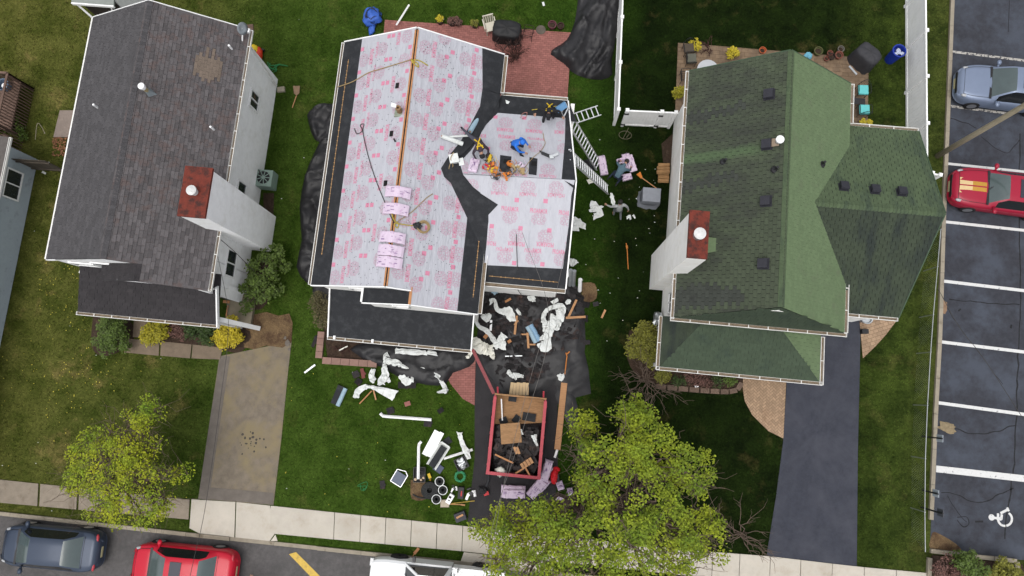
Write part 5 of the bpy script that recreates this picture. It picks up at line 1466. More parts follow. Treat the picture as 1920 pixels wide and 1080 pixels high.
cp = [G(x, y, 1.1) for x, y in ((1764, 430), (1758, 500), (1750, 590), (1745, 660), (1739, 760), (1735, 860), (1734, 960), (1735, 1035))]
for q in cp: q.z = 0
MB().tube([q + Vector((0, 0, 1.1)) for q in cp], .018, 6).build('top_rail', M_galv, parent=cf)
for p, q in zip(cp, cp[1:]):
 MB().cyl(p, p + Vector((0, 0, 1.13)), .022, n=6).build('post', M_galv, parent=cf)
msh = MB()
for p, q in zip(cp, cp[1:]):
 L = (q - p).length; d = (q - p).normalized()
 k = int(L / .1)
 for i in range(k):
  for s_ in (1, -1):
   x0 = i * .1; z0, z1 = (0.05, 1.05)
   xe_ = x0 + s_ * .6
   if 0 <= xe_ <= L: msh.tube([p + d * x0 + Vector((0, 0, z0)), p + d * xe_ + Vector((0, 0, z1))], .0016, 3, caps=False)
stuff(msh.build('mesh_wire', M_galv, parent=cf))
wf = thing('wooden_fence', 'short weathered dark board fence between the two left houses', 'fence', G(90, 300))
M_oldwood = mat('weathered_wood', C(88, 80, 70), .9, .25, 6, stretch=(1, 1, .2), rnd=.2)
a, b = G(63, 318), G(128, 322)
nn = 13
for i in range(nn):
 c = a.lerp(b, (i + .5) / nn)
 MB().box(c + Vector((0, 0, .8)), ((b - a).length / nn - .015, .025, 1.6 + random.uniform(-.03, .03)), math.atan2((b - a).y, (b - a).x)).build('board', M_oldwood, parent=wf)
for z in (.3, 1.3): MB().beam(a + Vector((0, -.04, z)), b + Vector((0, -.04, z)), .05, .09).build('rail', M_oldwood, parent=wf)
dk = thing('wooden_deck', 'weathered wooden deck with slatted railing at the left edge', 'deck', G(10, 215))
M_deck = mat('deck_wood', C(122, 98, 86), .85, .25, 5, rnd=.2)
t0, t1, t2 = G(-40, 136, 1.75), G(14, 137, 1.75), G(0, 232, 1.75)
dx, dy0, dy1 = t1.x, t2.y, t1.y
MB().box((dx - 1.6, (dy0 + dy1) / 2, .8), (3.1, dy1 - dy0 - .1, .1)).build('frame', M_deck, parent=dk)
for i in range(18):
 y = dy0 + (dy1 - dy0) * (i + .5) / 18
 MB().box((dx - 1.6, y, .87), (3.2, (dy1 - dy0) / 18 - .012, .035)).build('plank', M_deck, parent=dk)
for p, q in (((dx, dy0 - 1.6), (dx, dy1)), ((dx - 3, dy1), (dx, dy1))):
 MB().beam((*p, 1.75), (*q, 1.75), .1, .05).build('rail', M_deck, parent=dk)
 L = math.hypot(q[0] - p[0], q[1] - p[1]); k = int(L / .14)
 for i in range(k + 1):
  t = i / k
  MB().beam((p[0] + (q[0] - p[0]) * t + .03, p[1] + (q[1] - p[1]) * t, .06), (p[0] + (q[0] - p[0]) * t + .03, p[1] + (q[1] - p[1]) * t, 1.72), .04, .04).build('slat', M_deck, parent=dk)
for y in (dy0 - 1.5, dy0, dy1): MB().box((dx - .06, y, .9), (.1, .1, 1.8)).build('post', M_deck, parent=dk)
for i in range(6):
 MB().box((dx - 1.2, dy0 - .3 - i * .27, .72 - i * .13), (2.0, .25, .04)).build('step', M_deck, parent=dk)
c = G(4, 158, 1.2)
tub = thing('water_tub', 'blue grey tub standing on the wooden deck at the left edge', 'tub', (c.x, c.y, .895))
MB().lathe((c.x, c.y, .895), [(.24, 0), (.28, .3), (.3, .31), (.26, .3), (.23, .05)], 18).build('shell', mat('tub_blue', C(110, 128, 150), .5, .1), parent=tub)
MB().blob((c.x, c.y, 1.05), (.13, .13, .1), 6).build('contents', M_whitemetal, parent=tub)
one(MB().tube(catmull([G(66, 262, .3), G(70, 232, .5), G(78, 238, .4), G(84, 250, .2)], 5), [.012] * 15 + [.04], 6), 'garden_ornament', M_kerb, 'small pale bird shaped ornament by the left house corner', 'ornament')
for k, (x, y) in enumerate(((90, 307), (83, 324))):
 p = G(x, y); one(MB().box(p + Vector((0, 0, .02)), (.2, .1, .03), .6 - k), 'paper_scrap', M_wrapper, ['white paper scrap on the grass just below the dark board fence', 'lower small white scrap on the grass beside the pale blue house'][k], 'scrap')
# ------------------------------------------------------------------ foliage
def leaf_mass(mb, lobes, per, size, seed, clump=.33, flat=.55, leaves=26):
 """lobes: (centre, radius); clumps of small leaf faces through the volume, gaps between clumps"""
 rr = random.Random(seed)
 for c, r in lobes:
  c = Vector(c)
  nc = max(3, int(per * r ** 1.7))
  for _ in range(nc):
   d = Vector((rr.gauss(0, 1), rr.gauss(0, 1), rr.gauss(0, .8))).normalized() * r * rr.uniform(.25, 1.0) ** .6
   d.z *= flat
   k = c + d
   cr = clump * rr.uniform(.6, 1.3)
   for _ in range(int(leaves * (cr / clump) ** 2)):
    rd, an = rr.random() ** .6, rr.random() * 6.28
    q = k + Vector((math.cos(an) * rd * cr, math.sin(an) * rd * cr, cr * (.55 * (1 - rd * rd) - .5 * rr.random() ** 2)))
    s_ = size * rr.uniform(.6, 1.35)
    a, t = rr.random() * 6.28, rr.uniform(-.8, .8)
    u = Vector((math.cos(a), math.sin(a), t * .6)); v = Vector((-math.sin(a), math.cos(a), rr.uniform(-.6, .6)))
    mb.add([q - u * s_ * .55, q - v * s_ * .34 + u * .1 * s_, q + u * s_ * .6, q + v * s_ * .34 + u * .1 * s_], [(0, 1, 2, 3)])
 return mb
def limb(mb, a, b, r0, r1, bend, seed, n=7):
 rr = random.Random(seed)
 a, b = Vector(a), Vector(b)
 L = (b - a).length
 pts = [a.lerp(b, i / n) + Vector((rr.gauss(0, bend), rr.gauss(0, bend), rr.gauss(0, bend * .5))) * L * (0 if i in (0, n) else 1) for i in range(n + 1)]
 mb.tube(pts, [r0 + (r1 - r0) * i / n for i in range(n + 1)], 6)
 return pts
M_leaf = mat('leaf_spring', C(166, 176, 46, .78), .6, .1, .9, island=.45, transl=.3, spec=.2, col2=C(98, 126, 40, .78), detail=3)
M_leaf2 = mat('leaf_spring_gold', C(186, 188, 44, .76), .6, .1, 1.0, island=.45, transl=.3, spec=.2, col2=C(112, 142, 40, .76), detail=3)
def street_tree(name, label, base, fork_z, lobes, per, size, seed, mleaf, r0):
 t = thing(name, label, 'tree', base)
 tr = MB()
 top = Vector((base[0], base[1], fork_z))
 mid = [Vector(base), Vector((base[0] + .05, base[1], fork_z * .5)), top]
 tr.tube(mid, [r0 * 1.5, r0 * 1.05, r0 * .9], 10)
 trunk = tr.build('trunk', M_bark, parent=t, smooth=True)
 br, tw = MB(), MB()
 rr = random.Random(seed)
 for i, (c, r) in enumerate(lobes):
  c = Vector(c)
  p = limb(br, top + Vector((0, 0, -.2 * rr.random())), c, r0 * .5, .03, .035, seed + i)
  for k in range(7):
   s_ = p[rr.randrange(3, len(p))]
   e = c + Vector((rr.gauss(0, r * .6), rr.gauss(0, r * .6), rr.gauss(0, r * .35)))
   q = limb(br, s_, e, .028, .008, .06, seed * 7 + i * 11 + k, 5)
   for m_ in range(4):
    s2 = q[rr.randrange(2, len(q))]
    limb(tw, s2, s2 + Vector((rr.gauss(0, .5), rr.gauss(0, .5), rr.gauss(.15, .35))), .009, .004, .08, rr.randrange(9999), 3)
 br.build('branches', M_twig, parent=t, smooth=True)
 stuff(tw.build('twigs', M_twig, parent=t))
 stuff(leaf_mass(MB(), lobes, per, size, seed, .36, .6, 60).build('crown', mleaf, parent=t))
 return t
big = [(1190, 775, 4.6, .75), (1205, 815, 5.4, .95), (1180, 850, 6, 1.0), (1240, 860, 5.8, 1.1), (1290, 885, 5.4, .95), (1315, 905, 5, .6), (1090, 800, 4.2, .65), (1085, 845, 4.6, .5), (1130, 880, 6, .9), (1100, 895, 4.4, .5), (1110, 930, 5.6, .8),
       (1010, 968, 4.4, .7), (955, 975, 4.2, .65), (905, 988, 3.8, .5), (1030, 985, 5.4, 1.0), (960, 1010, 5, .9), (930, 1050, 4.6, .65), (1000, 1060, 5.6, .9), (1080, 1020, 6.4, 1.0), (1150, 960, 6.6, 1.0), (1180, 1020, 6.6, 1.1), (1110, 1075, 6.2, 1.0), (1230, 940, 6, .8),
       (1260, 985, 5.6, .95), (1310, 1000, 5, .85), (1335, 975, 4.6, .5), (1330, 1035, 4.8, .5), (1270, 1040, 5.2, .8), (1210, 1080, 5.8, .9), (1290, 1075, 4.8, .45), (1040, 1100, 5.8, .9), (1150, 1120, 6, 1), (970, 1110, 5.2, .7)]
tb = G(1092, 905)
street_tree('street_tree', 'large spring tree with yellow green leaves spreading over the sidewalk at the bottom', (tb.x, tb.y, 0), 2.3, [(G(x, y, z), r) for x, y, z, r in big], 19, .092, 3, M_leaf, .2)
sm = [(290, 770, 3.4, .42), (275, 800, 3.8, .5), (245, 790, 3.2, .35), (205, 815, 3.2, .45), (165, 830, 3, .5), (150, 855, 2.8, .45), (190, 855, 4, .6), (235, 845, 4.4, .65), (285, 840, 4, .45), (160, 885, 3.4, .6), (205, 895, 4.4, .7), (250, 885, 4.4, .6), (145, 900, 3, .35), (300, 892, 3.6, .38), (335, 885, 3, .28),
      (170, 920, 3.2, .5), (215, 930, 3.8, .55), (190, 955, 3.2, .5), (215, 968, 3, .4), (130, 918, 2.8, .25), (270, 925, 3.4, .45), (300, 950, 3, .4), (265, 965, 3, .35), (320, 945, 2.8, .28)]
tb = G(262, 860)
street_tree('street_tree', 'small golden green tree beside the sidewalk on the left lawn', (tb.x, tb.y, 0), 1.9, [(G(x, y, z), r) for x, y, z, r in sm], 22, .08, 11, M_leaf2, .11)
def shrub(name, label, pts, m, per=60, size=.09, seed=1, stems=True, clump=.2, cat='shrub', group=None, flat=.8):
 """pts: (px, py, z, r)"""
 c0 = pts[0]
 b = G(c0[0], c0[1])
 t = thing(name, label, cat, b, group=group)
 lob = [(G(x, y, z), r) for x, y, z, r in pts]
 if stems:
  st = MB()
  for i, (c, r) in enumerate(lob):
   for k in range(3): limb(st, (b.x + random.gauss(0, .08), b.y + random.gauss(0, .08), 0), Vector(c) + Vector((random.gauss(0, r * .4), random.gauss(0, r * .4), 0)), .02, .006, .05, i * 5 + k, 4)
  st.build('stems', M_twig, parent=t)
 stuff(leaf_mass(MB(), lob, per, size, seed, clump, flat).build('foliage', m, parent=t))
 return t
M_lf_dark = mat('leaf_dark', C(58, 78, 32, .75), .6, .25, 4, island=.4, transl=.15)
M_lf_mid = mat('leaf_mid', C(84, 104, 40, .75), .6, .25, 4, island=.4, transl=.2)
M_lf_olive = mat('leaf_olive', C(112, 112, 40, .85), .6, .25, 4, island=.4, transl=.15)
M_lf_yellow = mat('leaf_yellow', C(200, 186, 44, .8), .6, .2, 5, island=.35, transl=.25, col2=C(150, 150, 50))
M_lf_gold = mat('flower_gold', C(200, 182, 48, .72), .6, .15, 6, island=.3, transl=.2)
M_lf_red = mat('leaf_redbrown', C(96, 68, 60, .8), .7, .25, 5, island=.4)
shrub('shrub', 'broad dark green rounded bush left of the front walk at the left house', [(208, 620, .9, .62), (198, 645, .6, .5), (222, 640, .7, .5), (206, 605, .8, .5)], M_lf_mid, 95, .08, 21)
shrub('shrub', 'bright yellow green bush beside the front walk under the left porch gutter', [(287, 622, .7, .48), (298, 608, .6, .35), (280, 632, .5, .35), (304, 628, .5, .3)], M_lf_yellow, 110, .09, 22)
shrub('shrub', 'dark green leafy bush between the two yellow bushes of the left house', [(372, 620, .6, .55), (395, 628, .5, .45), (355, 612, .5, .4)], M_lf_dark, 90, .08, 23)
shrub('shrub', 'low reddish brown bush beside the yellow bush of the left house', [(328, 616, .45, .42), (340, 626, .35, .3)], M_lf_red, 80, .07, 24)
shrub('shrub', 'golden flowering bush at the end of the left driveway', [(424, 625, .75, .42), (432, 604, .7, .3), (440, 632, .5, .32), (412, 640, .5, .35)], M_lf_gold, 105, .09, 25)
shrub('shrub', 'large loose green bush against the white wall of the left house', [(490, 510, 1.1, .75), (510, 480, .9, .5), (470, 540, .9, .5), (500, 545, .8, .6), (465, 570, .5, .4), (530, 500, .6, .35), (520, 540, .5, .4)], M_lf_mid, 52, .1, 26)
shrub('shrub', 'thin brownish bush by the left corner of the black porch roof', [(600, 578, .8, .42), (605, 600, .6, .35), (596, 560, .6, .3)], mat('leaf_brown', C(84, 78, 50, .8), .7, .3, 6, island=.4), 85, .07, 27)
shrub('shrub', 'rounded olive green bush left of the green porch roof', [(1205, 640, .9, .6), (1190, 655, .7, .45), (1222, 655, .8, .55), (1212, 622, .7, .5), (1225, 672, .6, .4)], M_lf_olive, 100, .075, 28)
shrub('shrub', 'small clipped green bush below the corner of the green porch roof', [(1243, 706, .4, .32)], M_lf_olive, 160, .06, 29, stems=False, clump=.14)
shrub('shrub', 'second small clipped bush at the bend of the stone edging', [(1370, 712, .4, .3)], M_lf_mid, 160, .06, 30, stems=False, clump=.14)
shrub('shrub', 'low dark red leafed plant in the bed below the green porch', [(1318, 712, .3, .35), (1300, 708, .25, .28)], M_lf_red, 100, .06, 31)
shrub('shrub', 'low dark green plant in the bed left of the bend in the stone edging', [(1345, 715, .3, .28)], M_lf_dark, 110, .06, 32)
shrub('shrub', 'low green plant growing in the bed beside the small clipped bush', [(1275, 712, .3, .28)], M_lf_dark, 100, .06, 33)
shrub('shrub', 'bright green bush in the parking lot island', [(1815, 1055, .9, .5), (1832, 1068, .9, .45), (1805, 1045, .7, .35)], M_lf_mid, 100, .09, 34)
shrub('shrub', 'brownish sparse bush at the left end of the parking lot island', [(1775, 1068, .7, .5), (1790, 1078, .7, .4)], M_lf_red, 75, .08, 35)
shrub('shrub', 'rightmost bush with mixed green and brown leaves in the parking lot island', [(1885, 1068, .8, .5), (1865, 1078, .8, .4), (1905, 1085, .8, .4)], M_lf_olive, 85, .09, 36)
shrub('weed_clump', 'leafy weeds and trailing plant by the wooden deck at the left edge', [(22, 228, .5, .45), (30, 240, .4, .4), (36, 250, .3, .3)], M_lf_mid, 70, .09, 37, cat='plant')
for k, (x, y, r, lab) in enumerate(((1305, 84, .26, 'yellow flowering pot plant at the upper left of the rear patio'), (1375, 97, .26, 'second yellow flowering pot plant on the rear patio above the green roof'), (1275, 172, .3, 'spiky yellow plant by the fence corner beside the green roof'), (1624, 231, .2, 'small yellow plant below the turquoise chairs'))):
 shrub('flower_plant', lab, [(x, y, .35, r)], M_lf_gold if k != 2 else M_lf_yellow, 170, .08, 40 + k, cat='plant', clump=.12)
for k, (x, y, m_, lab) in enumerate(((826, 43, M_lf_gold, 'yellow flowers in a pot on the brick patio'), (848, 46, M_lf_red, 'left dark plant pot between yellow flowers and white chair'), (860, 46, M_lf_red, 'right dark plant pot between yellow flowers and white chair'), (891, 50, M_lf_olive, 'brown leafed pot plant nearest the white plastic chair'))):
 p = G(x, y)
 t = thing('potted_plant', lab, 'plant', p)
 MB().lathe(p, [(.13, 0), (.18, .26), (.19, .27), (.15, .25)], 14).build('pot', mat('pot_dark', C(62, 48, 44), .7, .2), parent=t)
 stuff(leaf_mass(MB(), [((p.x, p.y, .36), .17)], 190, .06, 50 + k, .1).build('foliage', m_, parent=t))
def bare_shrub(label, base, n, spread, h, seed, fan=(0, 6.28), m=None, name='bare_shrub'):
 rr = random.Random(seed)
 b = G(*base)
 t = thing(name, label, 'shrub', b)
 mb, tw = MB(), MB()
 for i in range(n):
  a = fan[0] + (fan[1] - fan[0]) * rr.random()
  L = spread * rr.uniform(.45, 1.05)
  e = b + Vector((math.cos(a) * L, math.sin(a) * L, h * rr.uniform(.3, 1)))
  p = limb(mb, b + Vector((rr.gauss(0, .06), rr.gauss(0, .06), 0)), e, .022, .007, .05, seed + i, 6)
  for k in range(5):
   s_ = p[rr.randrange(2, 7)]
   aa = a + rr.uniform(-.9, .9)
   limb(tw, s_, s_ + Vector((math.cos(aa), math.sin(aa), rr.uniform(-.1, .5))) * L * rr.uniform(.2, .4), .009, .004, .06, seed * 3 + i * 9 + k, 4)
 mb.build('branches', m or M_twig, parent=t)
 stuff(tw.build('twigs', m or M_twig, parent=t))
bare_shrub('sprawling leafless shrub by the stone edging left of the green porch', (1212, 712), 26, 1.9, 1.3, 61)
bare_shrub('leafless bush on the dark lawn between the big tree and the sealed driveway', (1388, 1000), 16, 1.7, 1.2, 62)
bare_shrub('thin wiry leafless bush standing on the brick patio below the black grill cover', (968, 108), 26, .75, 1.0, 63, m=mat('twig_dark', C(78, 52, 46), .9, .2, 8))
bare_shrub('small leafless plant in the bed left of the black porch roof', (640, 655), 12, .5, .5, 64, m=MATS['twig_dark'])
bare_shrub('tangle of dry stems beside the yellow pot plant on the rear patio', (1330, 92), 14, .5, .35, 65, m=MATS['twig_dark'])
# ------------------------------------------------------------------ vehicles
M_tyre = mat('tyre', (.012, .012, .013), .85, .2, 20)
M_rim = mat('alloy_rim', (.5, .5, .52), .35, .1, 8, metal=.8)
M_chrome = mat('chrome', (.6, .61, .62), .25, .05, 4, metal=.9)
M_carglass = mat('car_glass', C(82, 96, 96), .12, .1, 2, spec=.6, coat=.3)
M_carglass_dark = mat('car_glass_dark', (.012, .014, .016), .1, .1, 2, spec=.6)
M_sunroof = mat('sunroof_dark', C(62, 64, 76), .35, .1, 3, spec=.25)
M_lamp = mat('lamp_lens', (.3, .31, .32), .2, .1, 6, spec=.6)
M_tail = mat('tail_lens', C(190, 60, 70), .3, .1, 6)
M_plate = mat('plate', C(214, 206, 160), .5, .1, 8)
def smooth(t): t = max(0, min(1, t)); return t * t * (3 - 2 * t)
def car(name, label, cat, loc, rz, L=4.8, W=1.84, H=1.45, paint=None, hood=.30, wb=None, rf=None, rr_=None, rb=None, belt=.92, hoodz=.92, decky=.98, nose=3.2, sunroof=None, glass=None, roofmat=None, roofw=.62, extras=None):
 """x forward. wb/rf: windscreen base and top; rr_/rb: rear glass top and base (metres from the middle)"""
 t = thing(name, label, cat, loc, rz)
 glass = glass or M_carglass
 hl = L / 2
 def half(x):
  q = abs(x) / hl
  p = nose if x > 0 else nose + 1
  return W / 2 * max(.02, 1 - q ** (p * 2.2) * .34 - (max(0, q - .93) / .07) ** 2 * .16)
 def zt(x):          # top of the lower body along the middle
  if x > wb: return belt + .02 - (belt - hoodz + .1) * ((x - wb) / (hl - wb)) ** 1.8 - .17 * max(0, (x - hl + .22) / .22) ** 2
  if x < rb: return decky - .05 * ((rb - x) / (hl + rb)) - .2 * max(0, (-x - hl + .2) / .2) ** 2
  return belt + (decky - belt) * smooth((wb - x) / (wb - rb))
 xs = sorted(set([-hl + L * i / 44 for i in range(45)] + [hl - .03, -hl + .03, hl - .08, -hl + .08]))
 body = MB()
 rows = []
 for x in xs:
  w, z = half(x), zt(x)
  lift = .2 + .12 * max(0, (abs(x) / hl - .86) / .14)
  row = [(w * .93, lift), (w * .99, lift + .14), (w, .56), (w * .985, .72), (w * .95, z - .07), (w * .88, z - .015), (w * .62, z + .015), (w * .3, z + .03), (0, z + .035)]
  rows.append([Vector((x, y, zz)) for y, zz in row] + [Vector((x, -y, zz)) for y, zz in row[-2::-1]])
 k = len(rows[0])
 vs = [v for r in rows for v in r]
 fs = [(i * k + j, (i + 1) * k + j, (i + 1) * k + j + 1, i * k + j + 1) for i in range(len(xs) - 1) for j in range(k - 1)]
 fs.append(tuple(range(k))); fs.append(tuple(range((len(xs) - 1) * k + k - 1, (len(xs) - 1) * k - 1, -1)))
 fs.append(tuple([i * k for i in range(len(xs))] + [i * k + k - 1 for i in range(len(xs) - 1, -1, -1)]))
 body.add(vs, fs)
 gx = [rb, rb + .02] + [rb + (rr_ - rb) * i / 5 for i in range(1, 6)] + [rr_ + (rf - rr_) * i / 6 for i in range(1, 7)] + [rf + (wb - rf) * i / 6 for i in range(1, 7)]
 def zr(x):
  if x >= rf: q = (x - rf) / (wb - rf); return zt(x) + .02 + (H - zt(x) - .02) * (1 - q ** 1.25)
  if x <= rr_: q = (rr_ - x) / (rr_ - rb); return zt(x) + .02 + (H - .03 - zt(x) - .02) * (1 - q ** 1.35)
  q = (x - rr_) / (rf - rr_)
  return H - .03 * (1 - q) + .03 * math.sin(q * PI)
 def wr(x):
  b = half(x) * .9
  q = 0 if rr_ <= x <= rf else ((x - rf) / (wb - rf) if x > rf else (rr_ - x) / (rr_ - rb))
  return (W / 2 * roofw) + (b * .93 - W / 2 * roofw) * q ** 1.1
 sec = []
 for x in gx:
  b, r_, z1 = half(x) * .9, wr(x), zr(x)
  sec.append([Vector((x, b, zt(x) - .02)), Vector((x, r_ + .01, z1 - .045)), Vector((x, r_ * .9, z1 - .01)), Vector((x, r_ * .5, z1 + .012)), Vector((x, 0, z1 + .018)),
     Vector((x, -r_ * .5, z1 + .012)), Vector((x, -r_ * .9, z1 - .01)), Vector((x, -r_ - .01, z1 - .045)), Vector((x, -b, zt(x) - .02))])
 roof, ws, rw, sg = MB(), MB(), MB(), [MB(), MB()]
 for i in range(len(gx) - 1):
  a, b = sec[i], sec[i + 1]
  xm_ = (gx[i] + gx[i + 1]) / 2
  for j in range(8):
   q = [a[j], b[j], b[j + 1], a[j + 1]]
   if j in (0, 7):
    pill = not (rb + .3 < xm_ < wb - .3)
    (roof if pill else sg[0 if j == 0 else 1]).add(q, [(0, 1, 2, 3)])
   elif j in (1, 6): roof.add(q, [(0, 1, 2, 3)])
   elif xm_ > rf + .02: ws.add(q, [(0, 1, 2, 3)])
   elif xm_ < rr_ - .02: rw.add(q, [(0, 1, 2, 3)])
   else: roof.add(q, [(0, 1, 2, 3)])
 body.build('body', paint, parent=t, at=(0, 0, 0), smooth=True)
 roof.build('roof', roofmat or paint, parent=t, at=(0, 0, 0), smooth=True, weld=True)
 ws.build('windshield', glass, parent=t, at=(0, 0, 0), smooth=True, weld=True)
 rw.build('rear_window', glass, parent=t, at=(0, 0, 0), smooth=True, weld=True)
 for s_ in sg: s_.build('side_window', M_carglass_dark, parent=t, at=(0, 0, 0), smooth=True, weld=True)
 ww = MB().beam((wb + .03, half(wb) * .84, zt(wb) + .035), (wb + .03, -half(wb) * .84, zt(wb) + .035), .1, .03)
 ww.build('cowl', M_black, parent=t, at=(0, 0, 0))
 if sunroof:
  a, b = sunroof
  MB().box(((a + b) / 2, 0, H + .035), (b - a, W * .44, .02)).build('sunroof', M_sunroof, parent=t, at=(0, 0, 0))
 for sx in (hl * .6, -hl * .58):
  for sy in (1, -1):
   y = sy * (half(sx) - .09)
   X = Matrix.Rotation(PI / 2, 4, 'X')
   w_ = MB().lathe((sx, y, .33), [(.2, -.11), (.31, -.115), (.335, -.08), (.335, .08), (.31, .115), (.2, .11)], 20, X=X).build('wheel', M_tyre, parent=t, at=(0, 0, 0), smooth=True)
   MB().lathe((sx, y + sy * .1, .33), [(.2, -.015), (.2, .015), (.06, .02)], 16, X=X).build('rim', M_rim, parent=w_, at=(0, 0, 0))
 for sy in (1, -1):
  x0 = hl - .28
  MB().blob((x0 - .05, sy * half(x0) * .84, zt(x0) - .055), (.2, .09, .06), 6, 0).build('headlight', M_lamp, parent=t, at=(0, 0, 0), smooth=True)
  x1 = -hl + .14
  MB().blob((x1, sy * half(x1) * .8, zt(x1) - .07), (.07, .2, .06), 6, 0).build('taillight', M_tail, parent=t, at=(0, 0, 0), smooth=True)
  m_ = MB().blob((wb - .28, sy * (W / 2 + .1), belt + .06), (.1, .13, .08), 6, .05).beam((wb - .26, sy * W / 2 * .9, belt + .0), (wb - .28, sy * (W / 2 + .05), belt + .03), .08, .05)
  m_.build('mirror', paint, parent=t, at=(0, 0, 0), smooth=True)
 MB().box((hl + .0, 0, .46), (.03, .5, .12)).build('licence_plate', M_plate, parent=t, at=(0, 0, 0))
 MB().box((-hl + .0, 0, .62), (.03, .45, .12)).build('licence_plate', M_plate, parent=t, at=(0, 0, 0))
 MB().box((hl - .02, 0, .6), (.06, W * .55, .14)).build('grille', M_black, parent=t, at=(0, 0, 0))
 sm_ = MB()
 hw = .8
 for sy in (1, -1):
  pts = [Vector((x, sy * half(x) * hw, zt(x) + .0175)) for x in [wb + .08 + (hl - .3 - wb) * i / 6 for i in range(7)]]
  sm_.tube(pts, .009, 4)
 xh = wb + .08 + (hl - .3 - wb)
 sm_.tube([Vector((xh, half(xh) * hw * (1 - i / 4), zt(xh) + .0175 + .018 * (1 - abs(1 - i / 4)))) for i in range(9)], .009, 4)
 if rb > -hl + .35:
  xb = rb - .06
  sm_.tube([Vector((xb, half(xb) * .78 * (1 - i / 4), zt(xb) + .0175 + .018 * (1 - abs(1 - i / 4)))) for i in range(9)], .008, 4)
 stuff(sm_.build('panel_seam', M_black, parent=t, at=(0, 0, 0)))
 if extras: extras(t, half, zt, hl)
 return t
def paint(name, col, k=.5, rough=.3, metal=.0): return mat(name, C(*col, k), rough, .04, 2, coat=.12, metal=metal, spec=.25)
P_dark = paint('paint_slate', (74, 86, 106), .5, .32, .2)
P_black = paint('paint_dark_lower', (40, 44, 54), .5)
P_red = paint('paint_red', (214, 26, 54), .6)
P_silver = paint('paint_silver_blue', (146, 160, 186), .55, .3, .2)
P_crimson = paint('paint_crimson', (176, 34, 62), .62)
P_white = paint('paint_white', (238, 240, 240), .78)
def mid(p, q, z): a, b = G(*p, z), G(*q, z); return (a + b) / 2, math.atan2((a - b).y, (a - b).x)
c, rz = mid((6, 1014), (190, 1030), .7)
car('parked_sedan', 'dark slate blue sedan parked at the kerb at the lower left', 'car', (c.x, c.y - .12, .006), rz, 4.36, 1.76, 1.42, P_dark, wb=1.32, rf=.52, rr_=-.9, rb=-1.52, belt=.9, hoodz=.84, decky=.98)
c, rz = mid((250, 1046), (443, 1064), .7)
car('parked_sedan', 'bright red sedan with a dark sunroof parked on the street by the left driveway', 'car', (c.x, c.y - .2, .006), rz, 4.52, 1.8, 1.44, P_red, wb=1.34, rf=.5, rr_=-.91, rb=-1.49, belt=.92, hoodz=.86, decky=1.0, sunroof=(-.22, .26))
c = G(1793, 155, .6); rz_lot = math.radians(180 - 3.2)
d = Vector((math.cos(rz_lot), math.sin(rz_lot), 0))
b = Vector((c.x, c.y, .008)) - d * 2.27
car('parked_hatchback', 'silver blue hatchback with a sunroof in the parking bay above the wooden pole', 'car', (b.x, b.y, .008), rz_lot, 4.55, 1.84, 1.6, P_silver, wb=.92, rf=.18, rr_=-1.55, rb=-2.05, belt=.96, hoodz=.88, decky=1.04, sunroof=(-.55, -.1), roofw=.66)
M_gold = mat('stripe_gold', C(204, 152, 52), .35, .06, 6, coat=.4)
M_goldl = mat('stripe_cream', C(238, 206, 150), .35, .06, 6, coat=.4)
def stripes(t, half, zt, hl):
 for y0 in (.2, -.2):
  for m_, xa, xb in ((M_gold, 1.02, 1.62), (M_goldl, 1.62, 2.15)):
   mb = MB()
   n_ = 6
   for i in range(n_ + 1):
    x = xa + (xb - xa) * i / n_
    for y in (y0 - .17, y0 + .17):
     mb.v.append((x, y * (1 if m_ is M_gold else .96), zt(x) + .041 - abs(y) * .045))
   for i in range(n_): mb.f.append((2 * i, 2 * i + 2, 2 * i + 3, 2 * i + 1)); mb.m.append(0)
   mb.build('hood_stripe', m_, parent=t, at=(0, 0, 0))
 mb = MB()
 mb.beam((.98, .1, zt(.98) + .08), (.35, -.35, 1.12), .03, .02).build('wiper', M_black, parent=t, at=(0, 0, 0))
c = G(1783, 348, .6); d = Vector((math.cos(rz_lot), math.sin(rz_lot), 0)); b = Vector((c.x, c.y, .008)) - d * 2.38
car('parked_coupe', 'crimson red coupe with gold and cream hood stripes in the parking lot', 'car', (b.x, b.y, .008), rz_lot, 4.78, 1.9, 1.36, P_crimson, wb=.92, rf=.25, rr_=-1.0, rb=-1.75, belt=.92, hoodz=.88, decky=.98, sunroof=(-.72, -.18), extras=stripes)
c = G(694, 1082, .7); rzp = math.radians(180)
px = c.x
loc = (px + 2.85, c.y - .1, .006)
tk = thing('parked_pickup', 'white pickup truck with a white ladder rack cut by the bottom edge', 'truck', loc, rzp)
bd = MB()
xs = [2.85, 2.8, 2.6, 2.2, 1.6, 1.25]
rows = []
for x in xs:
 w = .98 * (1 - .14 * max(0, (x - 2.2) / .65) ** 2); z = 1.12 - .1 * max(0, (x - 1.25) / 1.6) ** 2 - (.15 if x > 2.82 else 0)
 rows.append([Vector((x, y, zz)) for y, zz in ((w * .95, .3), (w, .7), (w * .98, z - .08), (w * .88, z), (0, z + .04), (-w * .88, z), (-w * .98, z - .08), (-w, .7), (-w * .95, .3))])
vs = [v for r in rows for v in r]
bd.add(vs, [(i * 9 + j, i * 9 + j + 1, (i + 1) * 9 + j + 1, (i + 1) * 9 + j) for i in range(len(xs) - 1) for j in range(8)] + [tuple(range(8, -1, -1))])
bd.box((.35, 0, .7), (1.9, 1.94, .8))
bd.build('body', P_white, parent=tk, at=(0, 0, 0), smooth=False)
cb = MB()
v = [(1.35, .88, 1.1), (.75, .7, 1.85), (-.45, .7, 1.85), (-.6, .9, 1.1)]
pts = v + [(x, -y, z) for x, y, z in v]
cb.add(pts, [(1, 2, 6, 5), (2, 3, 7, 6)])
